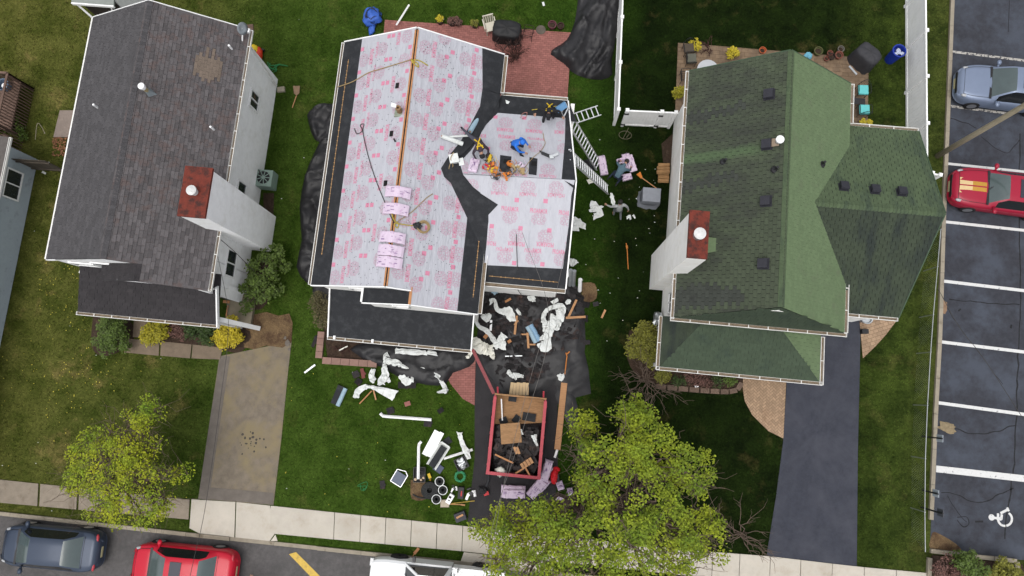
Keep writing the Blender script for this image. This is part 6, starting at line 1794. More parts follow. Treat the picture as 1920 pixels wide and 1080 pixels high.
cb.beam(v[0], v[1], .1, .06).beam(pts[4], pts[5], .1, .06).beam(v[2], v[3], .16, .06).beam(pts[6], pts[7], .16, .06)
cb.build('cab_roof', P_white, parent=tk, at=(0, 0, 0))
MB().add([pts[i] for i in (0, 1, 5, 4)], [(0, 1, 2, 3)]).build('windshield', M_carglass_dark, parent=tk, at=(0, 0, 0))
MB().add(v[::-1], [(0, 1, 2, 3)]).build('side_window', M_carglass_dark, parent=tk, at=(0, 0, 0))
MB().add(pts[4:], [(0, 1, 2, 3)]).build('side_window', M_carglass_dark, parent=tk, at=(0, 0, 0))
be = MB().box((-1.75, 0, .68), (2.2, 1.9, .06))
for y in (.93, -.93): be.box((-1.75, y, .95), (2.2, .09, .6))
be.box((-2.83, 0, .95), (.06, 1.8, .6)).box((-.68, 0, .95), (.06, 1.8, .6))
be.build('bed', P_white, parent=tk, at=(0, 0, 0))
MB().blob((-1.8, 0, .75), (.85, .6, .2), 8, .5, 3).build('bed_load', M_dirt, parent=tk, at=(0, 0, 0))
rk = MB()
for x in (-.9, -2.3):
 for y in (.93, -.93): rk.beam((x, y, 1.2), (x, y, 2.0), .07, .07)
 rk.beam((x, -1.0, 2.03), (x, 1.0, 2.03), .07, .06)
rk.beam((-2.3, -.93, 1.9), (-2.62, -.93, 1.25), .06, .06)
rk.build('ladder_rack', M_whitemetal, parent=tk, at=(0, 0, 0))
MB().beam((-.86, -1.0, 2.1), (-.86, -1.15, 2.1), .1, .14).build('rack_bracket', M_galv, parent=tk, at=(0, 0, 0))
for x in (1.75, -1.8):
 for y in (.9, -.9):
  w_ = MB().lathe((x, y, .38), [(.22, -.12), (.36, -.125), (.39, -.08), (.39, .08), (.36, .125), (.22, .12)], 18, X=Matrix.Rotation(PI / 2, 4, 'X')).build('wheel', M_tyre, parent=tk, at=(0, 0, 0), smooth=True)
  MB().lathe((x, y + math.copysign(.1, y), .38), [(.22, -.015), (.22, .015), (.08, .02)], 14, X=Matrix.Rotation(PI / 2, 4, 'X')).build('rim', M_rim, parent=w_, at=(0, 0, 0))
for y in (.8, -.8): MB().box((2.8, y, .92), (.14, .3, .16)).build('headlight', M_lamp, parent=tk, at=(0, 0, 0))
for y in (1.12, -1.12): MB().box((1.0, y, 1.2), (.12, .22, .2)).build('mirror', M_black, parent=tk, at=(0, 0, 0))
MB().beam((1.35, -.5, 1.17), (.9, .25, 1.7), .03, .02).build('wiper', P_white, parent=tk, at=(0, 0, 0))
# ------------------------------------------------------------------ dump trailer, its tongue and load
tz = 1.35
q = [G(923, 741, tz), G(1020, 745, tz), G(1014, 893, tz), G(920, 890, tz)]
x0, x1 = (q[0].x + q[3].x) / 2, (q[1].x + q[2].x) / 2
y0, y1 = (q[2].y + q[3].y) / 2, (q[0].y + q[1].y) / 2
M_trailer = mat('trailer_red', C(196, 72, 84), .5, .12, 5, dirt=C(150, 60, 66), dscale=2.5)
dt = thing('dump_trailer', 'red dump trailer loaded with torn roofing in the centre driveway', 'trailer', ((x0 + x1) / 2, (y0 + y1) / 2, .02))
flz = .62
MB().box(((x0 + x1) / 2, (y0 + y1) / 2, flz), (x1 - x0 - .1, y1 - y0 - .1, .06)).build('floor', M_ply, parent=dt)
for x in (x0, x1): MB().box((x, (y0 + y1) / 2, (flz + tz) / 2 - .02), (.07, y1 - y0 - .08, tz - flz)).build('side_panel', M_trailer, parent=dt)
MB().box(((x0 + x1) / 2, y0, (flz + tz) / 2 - .02), (x1 - x0 + .07, .07, tz - flz)).build('tailgate', M_trailer, parent=dt)
MB().box(((x0 + x1) / 2, y1, (flz + tz) / 2 - .02), (x1 - x0 + .07, .07, tz - flz)).build('front_panel', M_ply, parent=dt)
rl = MB()
for x in (x0, x1): rl.box((x, (y0 + y1) / 2 - .06, tz + .02), (.13, y1 - y0 - .08, .1))
rl.box(((x0 + x1) / 2, y0, tz + .0215), (x1 - x0 + .15, .13, .1))
for x, s_ in ((x0, 1), (x1, -1)):
 rl.add([(x + s_ * .05, y0 + .35, tz + .055), (x + s_ * .05, y0 + .05, tz + .055), (x + s_ * .32, y0 + .05, tz + .055)], [(0, 1, 2), (2, 1, 0)])
rl.build('top_rail', M_trailer, parent=dt)
for i in range(5):
 for x, s_ in ((x0, -1), (x1, 1)):
  MB().box((x + s_ * .06, y0 + (y1 - y0) * (i + .5) / 5, (flz + tz) / 2 - .1), (.06, .08, tz - flz - .15)).build('stake', M_trailer, parent=dt)
for x in (x0 - .05, x1 + .05):
 for y in (-.45, .45):
  MB().lathe((x, (y0 + y1) / 2 + y, .36), [(.2, -.11), (.33, -.1), (.35, 0), (.33, .1), (.2, .11)], 16, X=Matrix.Rotation(PI / 2, 4, 'Y')).build('wheel', M_tyre, parent=dt)
M_tongue = mat('tongue_red', C(150, 72, 76), .6, .15, 6)
ta, tb_ = G(926, 738, .9), G(886, 655, 1.1)
MB().beam(ta, tb_, .14, .14).build('tongue', M_tongue, parent=dt)
for x in (x0 + .1, x1 - .1):
 MB().beam((x, y1 + .04, tz - .1), (x - .02, y1 + .3, tz + .35), .07, .05).build('hinge_arm', M_trailer, parent=dt)
ml_ = cloth([(x0 + .06, y0 + .06), (x1 - .06, y0 + .06), (x1 - .06, y1 - 1.05), ((x0 + x1) / 2, y1 - 1.2), (x0 + .06, y1 - 1.3)], .5, .08, 5, base=flz + .06, rim=.2, fs=2.6)
M_debris = mat('roof_debris', C(42, 40, 42), .85, .4, 8, bump=.3, bscale=18, dirt=C(62, 50, 46), dscale=3)
one(ml_, 'roofing_waste', M_debris, 'heap of torn black shingles and felt filling the red trailer', 'waste')
ls = MB()
rr = random.Random(21)
for i in range(170):
 c = Vector((rr.uniform(x0 + .2, x1 - .2), rr.uniform(y0 + .2, y1 - 1.3), flz + .42 + rr.random() * .16))
 ls.box(c, (rr.uniform(.1, .4), rr.uniform(.08, .25), .012), X=Matrix.Rotation(rr.random() * 6.3, 4, 'Z') @ Matrix.Rotation(rr.gauss(0, .35), 4, 'X'))
stuff(tag(ls.build('shingle_scraps', mat('load_scrap', C(54, 50, 50), .85, .3, 8, island=.7, dirt=C(90, 70, 62), dscale=3)), 'loose torn shingle pieces on top of the load in the red trailer'))
pw_ = thing('plywood_piece', 'square of planked tan sheathing lying on the waste in the red trailer', 'board', G(957, 814, 1.1))
for i in range(5):
 a, b = G(938 + i * .4, 799 + i * 7.6, 1.34), G(975 + i * .8, 796 + i * 7.4, 1.34)
 MB().beam(a, b, .17, .03).build('plank', M_ply, parent=pw_)
for (x, y, w, lab) in ((967, 845, 1, 'short pale wood block at the middle of the trailer load'),):
 for i in range(2):
  a, b = G(964 + i * 5, 838, 1.32), G(969 + i * 5, 851, 1.32)
  one(MB().beam(a, b, .1, .05), 'wood_block', M_wood, ['left of two pale wood blocks at the middle of the trailer load', 'right of two pale wood blocks at the middle of the trailer load'][i], 'wood', 'wood blocks in the trailer')
for i in range(4):
 a, b = G(977 + i * 5.2, 869 - i * 3.5, 1.32), G(983 + i * 5.2, 879 - i * 3.5, 1.32)
 one(MB().beam(a, b, .12, .05), 'wood_block', M_wood, '%s of four pale slats in the trailer load' % ['leftmost', 'second from left', 'third from left', 'rightmost'][i], 'wood', 'wood blocks in the trailer')
for p, q_, lab in (((928, 852), (962, 868), 'long splintered orange stick lying across the trailer load'), ((984, 875), (993, 891), 'thin brown stick below the four slats in the trailer load'), ((966, 888), (982, 878), 'short broken stick at the lower middle of the trailer load')):
 one(MB().beam(G(*p, 1.3), G(*q_, 1.32), .07, .04), 'stick', M_orangewood, lab, 'stick')
one(MB().blob(G(938, 884, 1.15), (.24, .2, .16), 8, .5, 4), 'white_bag', M_cream, 'crumpled white bag in the lower left corner of the red trailer', 'bag', smooth=True)
one(ribbon([G(1001, 815, 1.2), G(1004, 828, 1.25), G(1008, 836, 1.2)], [.25, .12, .08], 3, .06), 'wrapper_scrap', M_wrapper, 'white torn wrapper at the right side inside the red trailer', 'wrapper')
one(ribbon([G(976, 804, 1.25), G(979, 816, 1.2)], [.1, .12], 4, .05), 'wrapper_scrap', M_wrapper, 'small white scrap beside the tan sheathing in the red trailer', 'wrapper')
one(MB().beam(G(940, 748, 1.0), G(942, 788, .75), .05, .05), 'trim_strip', M_whitemetal, 'white trim strip standing at the upper left inside the red trailer', 'trim')
for k, (x, y, lab) in enumerate(((961, 747, 'dark shingle scrap leaning on the plywood front of the red trailer'), (944, 789, 'dark scrap at the left edge of the bare trailer floor'), (968, 786, 'dark scrap in the middle of the bare trailer floor'), (992, 782, 'long dark strip at the right of the bare trailer floor'))):
 one(MB().box(G(x, y, .72 + .2 * (k == 0)), (.35, .28 + .3 * (k == 3), .04), .5 * k), 'shingle_scrap', M_membrane, lab, 'shingle')
# ------------------------------------------------------------------ tarps
TG = dict(cat='tarp')
def tarp(label, pts, h, seed, fs=1.4, res=.13, rim=.3, folds=None, m=None, base=.02, k=2, name='black_tarp'):
 q = catmull(gp(pts) + [G(*pts[0])], k)[:-1] if k > 1 else gp(pts)
 q = [(p.x, p.y) for p in q]
 E.append(q)
 return one(cloth(q, h, res, seed, rim=rim, fs=fs, folds=folds, base=base), name, m or M_tarp, label, 'tarp', smooth=True)
tarp('huge folded black tarp heaped on the lawn beside the white fence', [(1084, -8), (1100, -10), (1163, -10), (1160, 40), (1152, 90), (1146, 118), (1148, 140), (1128, 150), (1095, 146), (1072, 135), (1056, 120), (1032, 103), (1040, 90), (1062, 75), (1078, 40)], .85, 2, 1.3, .1, .4, (1.2, .45))
tarp('bunched black tarp beside the left wall of the house being re-roofed, uppermost', [(576, 216), (590, 200), (610, 194), (640, 205), (640, 262), (600, 268), (584, 250)], .6, 3, 1.5, .09, .3, (.7, .5))
tarp('long black tarp along the left wall of the house being re-roofed', [(604, 258), (640, 258), (612, 440), (590, 520), (575, 530), (556, 500), (566, 450), (562, 390), (572, 330), (588, 290)], .55, 4, 1.4, .1, .35, (.2, .5))
tarp('black tarp end tucked under the lower left roof corner', [(586, 530), (640, 533), (640, 562), (592, 562)], .3, 5)
gt = tarp('wide black ground tarp strewn with torn roofing in front of the garage wing', [(885, 528), (985, 525), (1076, 528), (1094, 560), (1098, 640), (1096, 660), (1103, 690), (1108, 738), (1070, 748), (1040, 722), (985, 745), (945, 742), (908, 690), (893, 640), (900, 590)], .2, 6, 1.3, .11, .5, (.8, .6), None, .02, 1)
tarp('black sheet crumpled on the bed under the black porch roof', [(655, 655), (700, 640), (880, 655), (895, 668), (880, 690), (850, 700), (836, 720), (800, 722), (745, 706), (722, 690), (690, 680)], .35, 7, 1.5, .11, .3, (.2, .5))
tarp('black scrap of tarp on the grass right of the black porch', [(845, 660), (890, 660), (890, 690), (866, 686)], .1, 8, 2, .1)
tarp('grey brown tarp edge spilling beside the red trailer', [(1046, 720), (1076, 735), (1085, 790), (1072, 805), (1052, 770), (1040, 740)], .12, 9, 2, .12)
M_bluetarp = mat('blue_tarp', C(62, 104, 196, .7), .5, .18, 5, bump=.06, bscale=20)
t = thing('blue_tarp_bundle', 'bright blue tarp bundle tied with dark cords on the rear lawn', 'tarp', G(700, 38))
c = G(700, 36)
MB().blob(c + Vector((0, 0, .22)), (.43, .5, .3), 14, .35, 3).blob(G(698, 56) + Vector((0, 0, .1)), (.16, .3, .12), 8, .4, 5).build('bundle', M_bluetarp, parent=t, smooth=True)
cd_ = MB()
rr = random.Random(8)
for i in range(9):
 a = rr.random() * 6.28; b = a + rr.uniform(1.6, 4)
 pts = [c + Vector((math.cos(a + (b - a) * u) * .43 * (1 - .5 * math.sin(u * PI)), math.sin(a + (b - a) * u) * .5 * (1 - .5 * math.sin(u * PI)), .22 + .34 * math.sin(u * PI))) for u in [j / 7 for j in range(8)]]
 cd_.tube(pts, .016, 5)
cd_.build('cord', M_black, parent=t)
# ------------------------------------------------------------------ shingle waste spread over the ground tarp
rr = random.Random(12)
M_scrap = mat('shingle_waste', C(48, 45, 46), .9, .3, 8, island=.6, bump=.2, bscale=40, dirt=C(88, 68, 62), dscale=1.6, dlo=.56, dhi=.72)
sw = MB()
area = [(p.x, p.y) for p in gp([(900, 545), (1080, 540), (1098, 575), (1086, 630), (1040, 660), (1010, 715), (945, 720), (900, 640)])]
xs_, ys_ = [p[0] for p in area], [p[1] for p in area]
cnt = 0
while cnt < 520:
 x, y = rr.uniform(min(xs_), max(xs_)), rr.uniform(min(ys_), max(ys_))
 if not inpoly(x, y, area): continue
 cnt += 1
 s1, s2 = rr.uniform(.05, .34), rr.uniform(.04, .2)
 T = Matrix.Translation((x, y, .07 + rr.random() * .09)) @ Matrix.Rotation(rr.random() * 6.28, 4, 'Z') @ Matrix.Rotation(rr.gauss(0, .22), 4, 'X') @ Matrix.Rotation(rr.gauss(0, .2), 4, 'Y')
 b = rr.uniform(-.06, .06)
 vs = [(-s1, -s2, 0), (-s1 * rr.uniform(.2, .8), -s2 * rr.uniform(.9, 1.2), .01), (s1, -s2 * rr.uniform(.5, 1), b), (s1 * rr.uniform(.7, 1), s2, b), (0, s2 * rr.uniform(.7, 1.2), .02), (-s1, s2 * rr.uniform(.4, 1), 0)]
 sw.add([T @ Vector(v) for v in vs] + [T @ (Vector(v) - Vector((0, 0, .012))) for v in vs], [(0, 1, 2, 3, 4, 5), (11, 10, 9, 8, 7, 6)] + [(i, 6 + i, 6 + (i + 1) % 6, (i + 1) % 6) for i in range(6)])
stuff(tag(sw.build('shingle_waste', M_scrap), 'dark torn shingle pieces strewn over the ground tarp'))
for k, (x, y, w, d, a, lab) in enumerate(((590, 640, .15, .55, -.3, 'upright grey strip leaning by the pink block edging'), (667, 702, .3, .3, .5, 'grey shingle scrap with a white mark on the lawn below the block edging'), (680, 700, .16, .45, .3, 'reddish brown strip beside the grey scrap below the block edging'), (672, 716, .28, .3, .9, 'lowest grey shingle scrap below the block edging'),
                                          (732, 770, .32, .3, .4, 'dark shingle scrap above the long white downspout'), (802, 793, .35, .34, 0, 'dark shingle scrap at the right end of the long white downspout'), (826, 770, .26, .2, .7, 'grey shingle scrap on the lawn left of the brick path end'), (763, 722, .8, .3, .1, 'long dark shingle piece under the white wrappers'),
                                          (717, 909, .22, .36, .2, 'small black cloth scrap left of the grey folded chair'), (1117, 570, .25, .2, .3, 'bluish shingle scrap on the dark lawn beside the bare soil'), (1100, 642, .3, .2, .2, 'shingle scrap on the lawn at the right edge of the ground tarp'), (764, 628, .5, .2, .1, None), (1080, 640, .7, .4, .2, 'large flat dark piece at the right edge of the ground tarp'))):
 if not lab: continue
 p = G(x, y, .05)
 T = Matrix.Translation(p) @ Matrix.Rotation(a, 4, 'Z') @ Matrix.Rotation(.06, 4, 'X')
 one(MB().box(p, (w, d, .025), X=Matrix.Rotation(a, 4, 'Z') @ Matrix.Rotation(.08, 4, 'X')).box(p + Vector((w * .2, d * .1, .02)), (w * .7, d * .6, .02), X=Matrix.Rotation(a + .5, 4, 'Z')), 'shingle_scrap', M_scrap if 'reddish' not in lab else mat('scrap_red', C(128, 70, 66), .8, .2), lab, 'shingle')
p = G(764, 758, .05)
one(MB().box(G(764, 757, .04), (.26, .2, .04), .4), 'paver_piece', M_brick_pink, 'small reddish square piece lying on the lawn above the long downspout', 'brick')
# ------------------------------------------------------------------ torn white wrappers
def wrap(label, strips, z=.1, m=None, cr=.06, seed=1):
 mb = MB()
 for i, (pts, w) in enumerate(strips):
  ribbon([G(x, y, z) + Vector((0, 0, .05 * i + .06)) for x, y in pts], w, seed + i, cr, z, mb=mb)
 return one(mb, 'torn_wrapper', m or M_wrapper, label, 'wrapper', 'torn white wrappers strewn round the work')
wrap('long white wrapper strip curling from the porch corner across the ground tarp', [([(890, 596), (898, 612), (912, 620), (922, 632), (932, 648)], [.12, .25, .22]), ([(928, 652), (936, 640), (946, 628)], [.25, .35]), ([(926, 646), (940, 648), (949, 648)], [.3, .4])], .25)
wrap('cream bunched wrapper piled at the right corner of the black porch roof', [([(886, 634), (894, 645), (910, 655), (925, 655)], [.5, .45, .5]), ([(920, 655), (924, 668), (928, 672)], [.3, .3, .15]), ([(886, 655), (880, 668), (874, 670)], [.2, .2, .1]), ([(890, 642), (902, 652), (915, 656)], [.5, .6, .5])], .3, M_cream, .12, 4)
wrap('white wrapper with a square end on the upper part of the ground tarp', [([(918, 566), (928, 564), (932, 580), (946, 586)], [.3, .14, .22, .25]), ([(944, 584), (954, 586), (962, 603)], [.3, .5, .25])], .22, None, .05, 9)
wrap('pale wrapper scrap near the eave corner left on the ground tarp', [([(903, 592), (912, 596), (920, 590)], [.15, .4, .2])], .25, None, .07, 12)
wrap('biggest tangle of white wrapper on the right half of the ground tarp', [([(1018, 606), (1020, 590), (1028, 580), (1042, 575), (1053, 574), (1055, 584), (1048, 592)], [.2, .22, .3]), ([(1046, 580), (1050, 592), (1045, 606), (1042, 620)], [.3, .45, .25]), ([(1018, 600), (1024, 610), (1028, 622), (1024, 630), (1012, 636)], [.25, .5, .12]), ([(1036, 590), (1036, 605), (1030, 620)], [.2, .4, .3])], .3, None, .1, 15)
wrap('white folded sheet right of the pale blue rolls on the ground tarp', [([(1010, 644), (1020, 648), (1034, 642)], [.3, .6, .4])], .2, None, .05, 20)
wrap('small white scrap on the upper middle of the ground tarp', [([(990, 560), (998, 560), (1001, 566)], [.2, .35, .15])], .25, None, .06, 21)
wrap('small pale scrap under the wing gutter on the ground tarp', [([(922, 545), (928, 548), (930, 552)], [.2, .2])], .2, M_bluefoam, .04, 22)
wrap('flat white flap above the biggest wrapper tangle', [([(1034, 569), (1046, 562)], [.2, .25, .2])], .2, None, .03, 23)
wrap('small white scrap at the right of the ground tarp near the two crossed boards', [([(1060, 570), (1066, 566), (1070, 564)], [.15, .25, .1])], .2, None, .04, 24)
wrap('thin white scrap beside the standing stick on the ground tarp', [([(968, 580), (974, 588), (976, 591)], [.12, .16, .05])], .2, None, .05, 25)
wrap('looping white wrapper on the lawn below the black porch, left part', [([(722, 688), (724, 668), (730, 664)], [.25, .25]), ([(722, 676), (740, 680), (756, 688)], [.22, .35, .25]), ([(702, 692), (698, 706), (704, 716)], [.2, .3, .25]), ([(722, 688), (724, 706), (716, 714), (718, 722)], [.25, .4, .3]), ([(728, 716), (734, 712)], [.2, .2])], .12, None, .09, 26)
wrap('long white wrapper band sweeping from the porch bed to the brick path', [([(766, 700), (784, 690), (800, 694), (818, 702), (832, 722), (838, 736)], [.2, .25, .2]), ([(752, 700), (764, 710), (776, 706)], [.4, .6, .4]), ([(754, 688), (770, 694)], [.35, .25]), ([(822, 736), (838, 732)], [.12, .2])], .12, None, .09, 33)
wrap('white bow shaped wrapper on the lawn near the pale blue boxed roll', [([(668, 746), (672, 734), (684, 726), (696, 725)], [.3, .3, .15]), ([(696, 725), (716, 732), (742, 742)], [.15, .3, .55])], .1, None, .06, 38)
wrap('torn white wrapper beside the two crates, lying over a downspout', [([(862, 810), (864, 822), (870, 838), (878, 852)], [.25, .22, .3]), ([(876, 850), (880, 860)], [.3, .2])], .12, None, .06, 41)
wrap('white star shaped wrapper on the dark lawn below the ladders', [([(1112, 378), (1114, 388), (1120, 398)], [.25, .4, .3]), ([(1104, 397), (1116, 394), (1130, 388)], [.12, .25, .1]), ([(1118, 388), (1124, 402), (1112, 408)], [.2, .35, .3])], .12, None, .07, 44)
wrap('white sheet bunched against the right wall of the wing', [([(1068, 412), (1080, 418), (1098, 426)], [.4, .5, .3]), ([(1072, 428), (1086, 430)], [.3, .25])], .15, None, .08, 47)
wrap('white scrap lying beside the wing wall above the grey tubes', [([(1066, 494), (1074, 492), (1082, 490)], [.3, .4, .2])], .3, None, .06, 50)
wrap('pale scraps bunched at the lower middle of the ground tarp', [([(952, 696), (960, 704), (970, 704), (982, 706)], [.2, .25, .15]), ([(962, 700), (968, 712)], [.15, .1])], .18, None, .08, 52)
wrap('small white scrap at the foot of the orange handled tool', [([(1047, 702), (1052, 708), (1058, 702)], [.2, .3, .1])], .15, None, .07, 55)
wrap('little white scraps on the dark lawn right of the walking man', [([(1174, 410), (1180, 406), (1182, 412)], [.1, .15, .08]), ([(1186, 404), (1190, 410)], [.1, .08])], .06, None, .05, 57)
wrap('white wrapper end under the black porch gutter', [([(742, 658), (770, 660), (800, 662)], [.25, .3, .2]), ([(802, 660), (820, 664)], [.3, .2])], .35, None, .07, 60)
# ------------------------------------------------------------------ sticks, boards, rolls, tubes
def stick(label, a, b, w=.1, h=.05, m=None, z=.27, name='wood_stick', cat='stick'):
 return one(MB().beam(G(*a, z), G(*b, z), w, h), name, m or M_wood, label, cat)
stick('long wood stick standing out from the middle of the ground tarp', (969, 592), (965, 627))
stick('short crossing stick tied to the middle stick on the ground tarp', (972, 601), (964, 609), .06, .04, None, .2)
stick('vertical wood stick left of the pale blue rolls', (989, 624), (991, 653))
stick('short horizontal stick at the upper end beside the pale blue rolls', (976, 627), (990, 627), .07, .04, None, .2)
stick('short stick at the foot of the pale blue rolls', (993, 646), (1004, 646), .07)
stick('slanting board at the right edge of the ground tarp', (1081, 562), (1066, 594), .1)
stick('horizontal board at the right edge of the ground tarp', (1061, 596), (1098, 594), .1)
stick('short stick lying alone on the dark lawn right of the ground tarp', (1135, 581), (1128, 596), .09)
stick('orange stick fragment under the wing gutter', (947, 566), (958, 560), .1, .05, M_orangewood, .25)
stick('small orange block on the left part of the ground tarp', (952, 642), (958, 638), .14, .08, M_orangewood, .2)
stick('brown block near the long wrapper strip', (908, 634), (914, 627), .16, .1, M_orangewood, .2)
stick('thin grey metal strip at the lower middle of the ground tarp', (947, 668), (981, 667), .04, .03, M_galv, .18, 'metal_strip', 'strip')
stick('short white tube standing at the left part of the ground tarp', (921, 600), (920, 620), .1, .05, M_whitemetal, .25, 'trim_piece', 'trim')
stick('thin pale strip lying on the lawn left of the block edging', (571, 699), (591, 684), .08, .04, M_galv, .06, 'metal_strip', 'strip')
stick('pale stick lying by the bare plant in the porch bed', (636, 657), (652, 649), .05, .04, M_cream, .2)
stick('thin wood stick beside the bow shaped wrapper', (698, 722), (705, 750), .06, .04, M_wood, .12)
stick('brown stick with dark end crossing the bow shaped wrapper', (697, 733), (674, 757), .05, .04, M_orangewood, .1)
bd_ = one(MB().beam(G(1058, 718, .16), G(1045, 843, .16), .27, .05), 'long_plank', M_wood, 'long tan plank lying right of the red trailer', 'plank')
stick('short white trim under the lower end of the long plank', (1045, 843), (1040, 858), .1, .04, M_whitemetal, .08, 'trim_piece', 'trim')
stick('thin white stake beside the pink bundles under the tree', (1025, 947), (1022, 962), .05, .05, M_whitemetal, .1, 'stake', 'stake')
pl = thing('plank_stack', 'stack of pale new planks lying above the red trailer', 'planks', G(972, 728))
for i in range(6):
 a, b = G(960.5 + i * 5.6, 717 + (i % 2), .4), G(957 + i * 6.3, 741, .4)
 MB().beam(a, b, .13, .05).build('plank', mat('pine_new', C(226, 196, 152), .7, .1, 4, stretch=(8, 1, 1)), parent=pl)
def roll(label, a, b, r, m, z=None, name='underlay_roll', n=14, cat='roll', group=None):
 z = r + .06 if z is None else z
 A, B = (G(*a, z), G(*b, z)) if not isinstance(a, Vector) else (a, b)
 d = (B - A).normalized()
 t = thing(name, label, cat, ((A + B) / 2)[:], group=group)
 MB().cyl(A, B, r, n=n).build('sheet', m, parent=t, smooth=False)
 MB().cyl(A - d * .012, B + d * .012, r * .42, n=10).build('core', M_orangewood, parent=t)
 return t
roll('left of two pale blue rolls lying together on the ground tarp', (989, 612), (1005, 643), .11, M_bluefoam)
roll('right of two pale blue rolls lying together on the ground tarp', (995, 609), (1012, 639), .11, mat('roll_blue', C(146, 182, 212), .6, .1, 6))
pb = roll('pale blue roll lying on the black valley by the wing', GP(900, 219, P2B) + Vector((0, 0, .16)), GP(882, 249, P2R) + Vector((0, 0, .14)), .1, M_bluefoam)
roll('white tube lying on the underlay at the edge of the valley', GP(829, 257, P2R) + Vector((0, 0, .12)), GP(868, 272, P2R) + Vector((0, 0, .14)), .09, M_wrapper, name='cardboard_tube', cat='tube')
roll('thin white tube lying above the thicker tube at the valley', GP(843, 259, P2R) + Vector((0, 0, .14)), GP(880, 257, P2R) + Vector((0, 0, .16)), .045, M_wrapper, name='cardboard_tube', cat='tube')
t = thing('felt_roll', 'flattened black roll with a pale blue edge on the lawn left of the wrappers', 'roll', G(637, 740))
MB().beam(G(641, 724, .1), G(627, 758, .1), .34, .14).build('felt', M_membrane, parent=t)
MB().cyl(G(648, 728, .12), G(633, 761, .12), .1, n=12).build('roll_edge', M_bluefoam, parent=t)
for k, (a, b, r, lab) in enumerate((((1070, 506), (1068, 535), .09, 'left of the grey tubes standing by the wing front corner'), ((1077, 508), (1075, 535), .09, 'middle grey tube by the wing front corner'), ((1088, 524), (1087, 545), .09, 'white tube standing apart at the right of the grey tubes'))):
 A, B = G(*a, .9), G(*b, .1)
 one(MB().cyl(A, B, r, n=12), 'tube', M_galv if k < 2 else M_whitemetal, lab, 'tube', 'tubes by the wing corner')
one(MB().box(G(1061, 515, .6), (.24, .24, .3), .2), 'white_box', M_whitemetal, 'small white box by the wing front corner left of the grey tubes', 'box')
def spout(label, pts, r=.05, m=None, z=.08):
 return one(MB().tube([G(x, y, z) for x, y in pts], r, 4, caps=True), 'downspout_piece', m or M_white, label, 'downspout', 'white downspouts lying on the lawn')
spout('long white downspout with a bent left end lying across the lawn', [(713, 775), (718, 780), (728, 781), (809, 787)], .065)
spout('white downspout with a hooked top lying on the black crate', [(790, 828), (786, 832), (785, 838), (784, 898)], .06, None, .4)
spout('white downspout slanting towards the centre driveway', [(832, 860), (886, 843)], .055)
t = thing('white_cover', 'long white vinyl cover panel lying on the lawn', 'panel', G(811, 832))
a, b = G(825, 810, .08), G(800, 856, .08)
MB().beam(G(820, 808, .08), G(796, 853, .08), .26, .05).build('panel', M_white, parent=t)
MB().beam(G(829, 811, .075), G(805, 857, .075), .2, .05).build('panel', M_white, parent=t)
t = thing('guard_box', 'grey white trough filled with dark gutter guard beside the white cover panel', 'box', G(822, 858))
A, B = G(836, 833, .1), G(809, 875, .1)
dv = (B - A).normalized(); sv = Vector((-dv.y, dv.x, 0))
MB().beam(A, B, .46, .06).beam(A + sv * .23 + Vector((0, 0, .08)), B + sv * .23 + Vector((0, 0, .08)), .04, .16).beam(A - sv * .23 + Vector((0, 0, .08)), B - sv * .23 + Vector((0, 0, .08)), .04, .16).beam(A - sv * .21 + Vector((0, 0, .08)), A + sv * .21 + Vector((0, 0, .08)), .05, .16).build('trough', M_wrapper, parent=t)
MB().beam(A + dv * .12 + Vector((0, 0, .1)), B - dv * .02 + Vector((0, 0, .1)), .3, .1).build('guard', M_membrane, parent=t)
M_bluegrey = mat('plastic_slate', C(66, 76, 104), .5, .1)
one(MB().beam(G(826, 872, .06), G(818, 884, .06), .4, .06), 'slate_panel', M_bluegrey, 'dark slate panel sticking out below the grey trough', 'panel')
one(MB().box(G(838, 828, .05), (.4, .3, .05), .7), 'shingle_scrap', M_membrane, 'dark shingle scrap at the top end of the grey trough', 'shingle')
def crate(label, c, rz, w=.55, d=.5, h=.3, m=None, fill=None, seed=1):
 p = G(*c)
 t = thing('milk_crate', label, 'crate', p)
 mb = MB()
 T = Matrix.Rotation(rz, 4, 'Z')
 for z in (.04, .15, .27):
  for s_ in (1, -1):
   mb.box(p + T @ Vector((0, s_ * d / 2, z)), (w, .025, .05), rz).box(p + T @ Vector((s_ * w / 2, 0, z)), (.025, d - .03, .05), rz)
 for i in range(6):
  for s_ in (1, -1):
   mb.box(p + T @ Vector((w * (i / 5 - .5) * .98, s_ * d / 2 * .99, .15)), (.03, .02, .28), rz).box(p + T @ Vector((s_ * w / 2 * .99, d * (i / 5 - .5) * .94, .15)), (.02, .03, .28), rz)
 mb.box(p + Vector((0, 0, .02)), (w - .03, d - .03, .02), rz)
 mb.build('basket', m or M_black, parent=t)
 return t, p, T
t, p, T = crate('black milk crate holding tools under the hooked downspout', (788, 889), .1, .5, .62)
one(MB().cyl(p + Vector((-.14, -.2, .05)), p + Vector((-.14, -.2, .36)), .06, n=10).cyl(p + Vector((.12, -.22, .05)), p + Vector((.1, -.2, .33)), .05, n=10).cyl(p + Vector((.2, -.12, .05)), p + Vector((.2, -.1, .36)), .05, n=10), 'cans', mat('can_tan', C(196, 170, 140), .5, .2, 8), 'tan cans standing in the black crate under the downspout', 'cans')
one(MB().box(p + Vector((0, .14, .2)), (.4, .25, .16), .1).cyl(p + Vector((-.1, .1, .3)), p + Vector((.2, .2, .32)), .03, n=6), 'tool_bundle', M_rubber, 'dark tools packed in the upper half of the crate under the downspout', 'tools')
t, p, T = crate('tilted black milk crate near the centre driveway', (866, 868), .55, .5, .5)
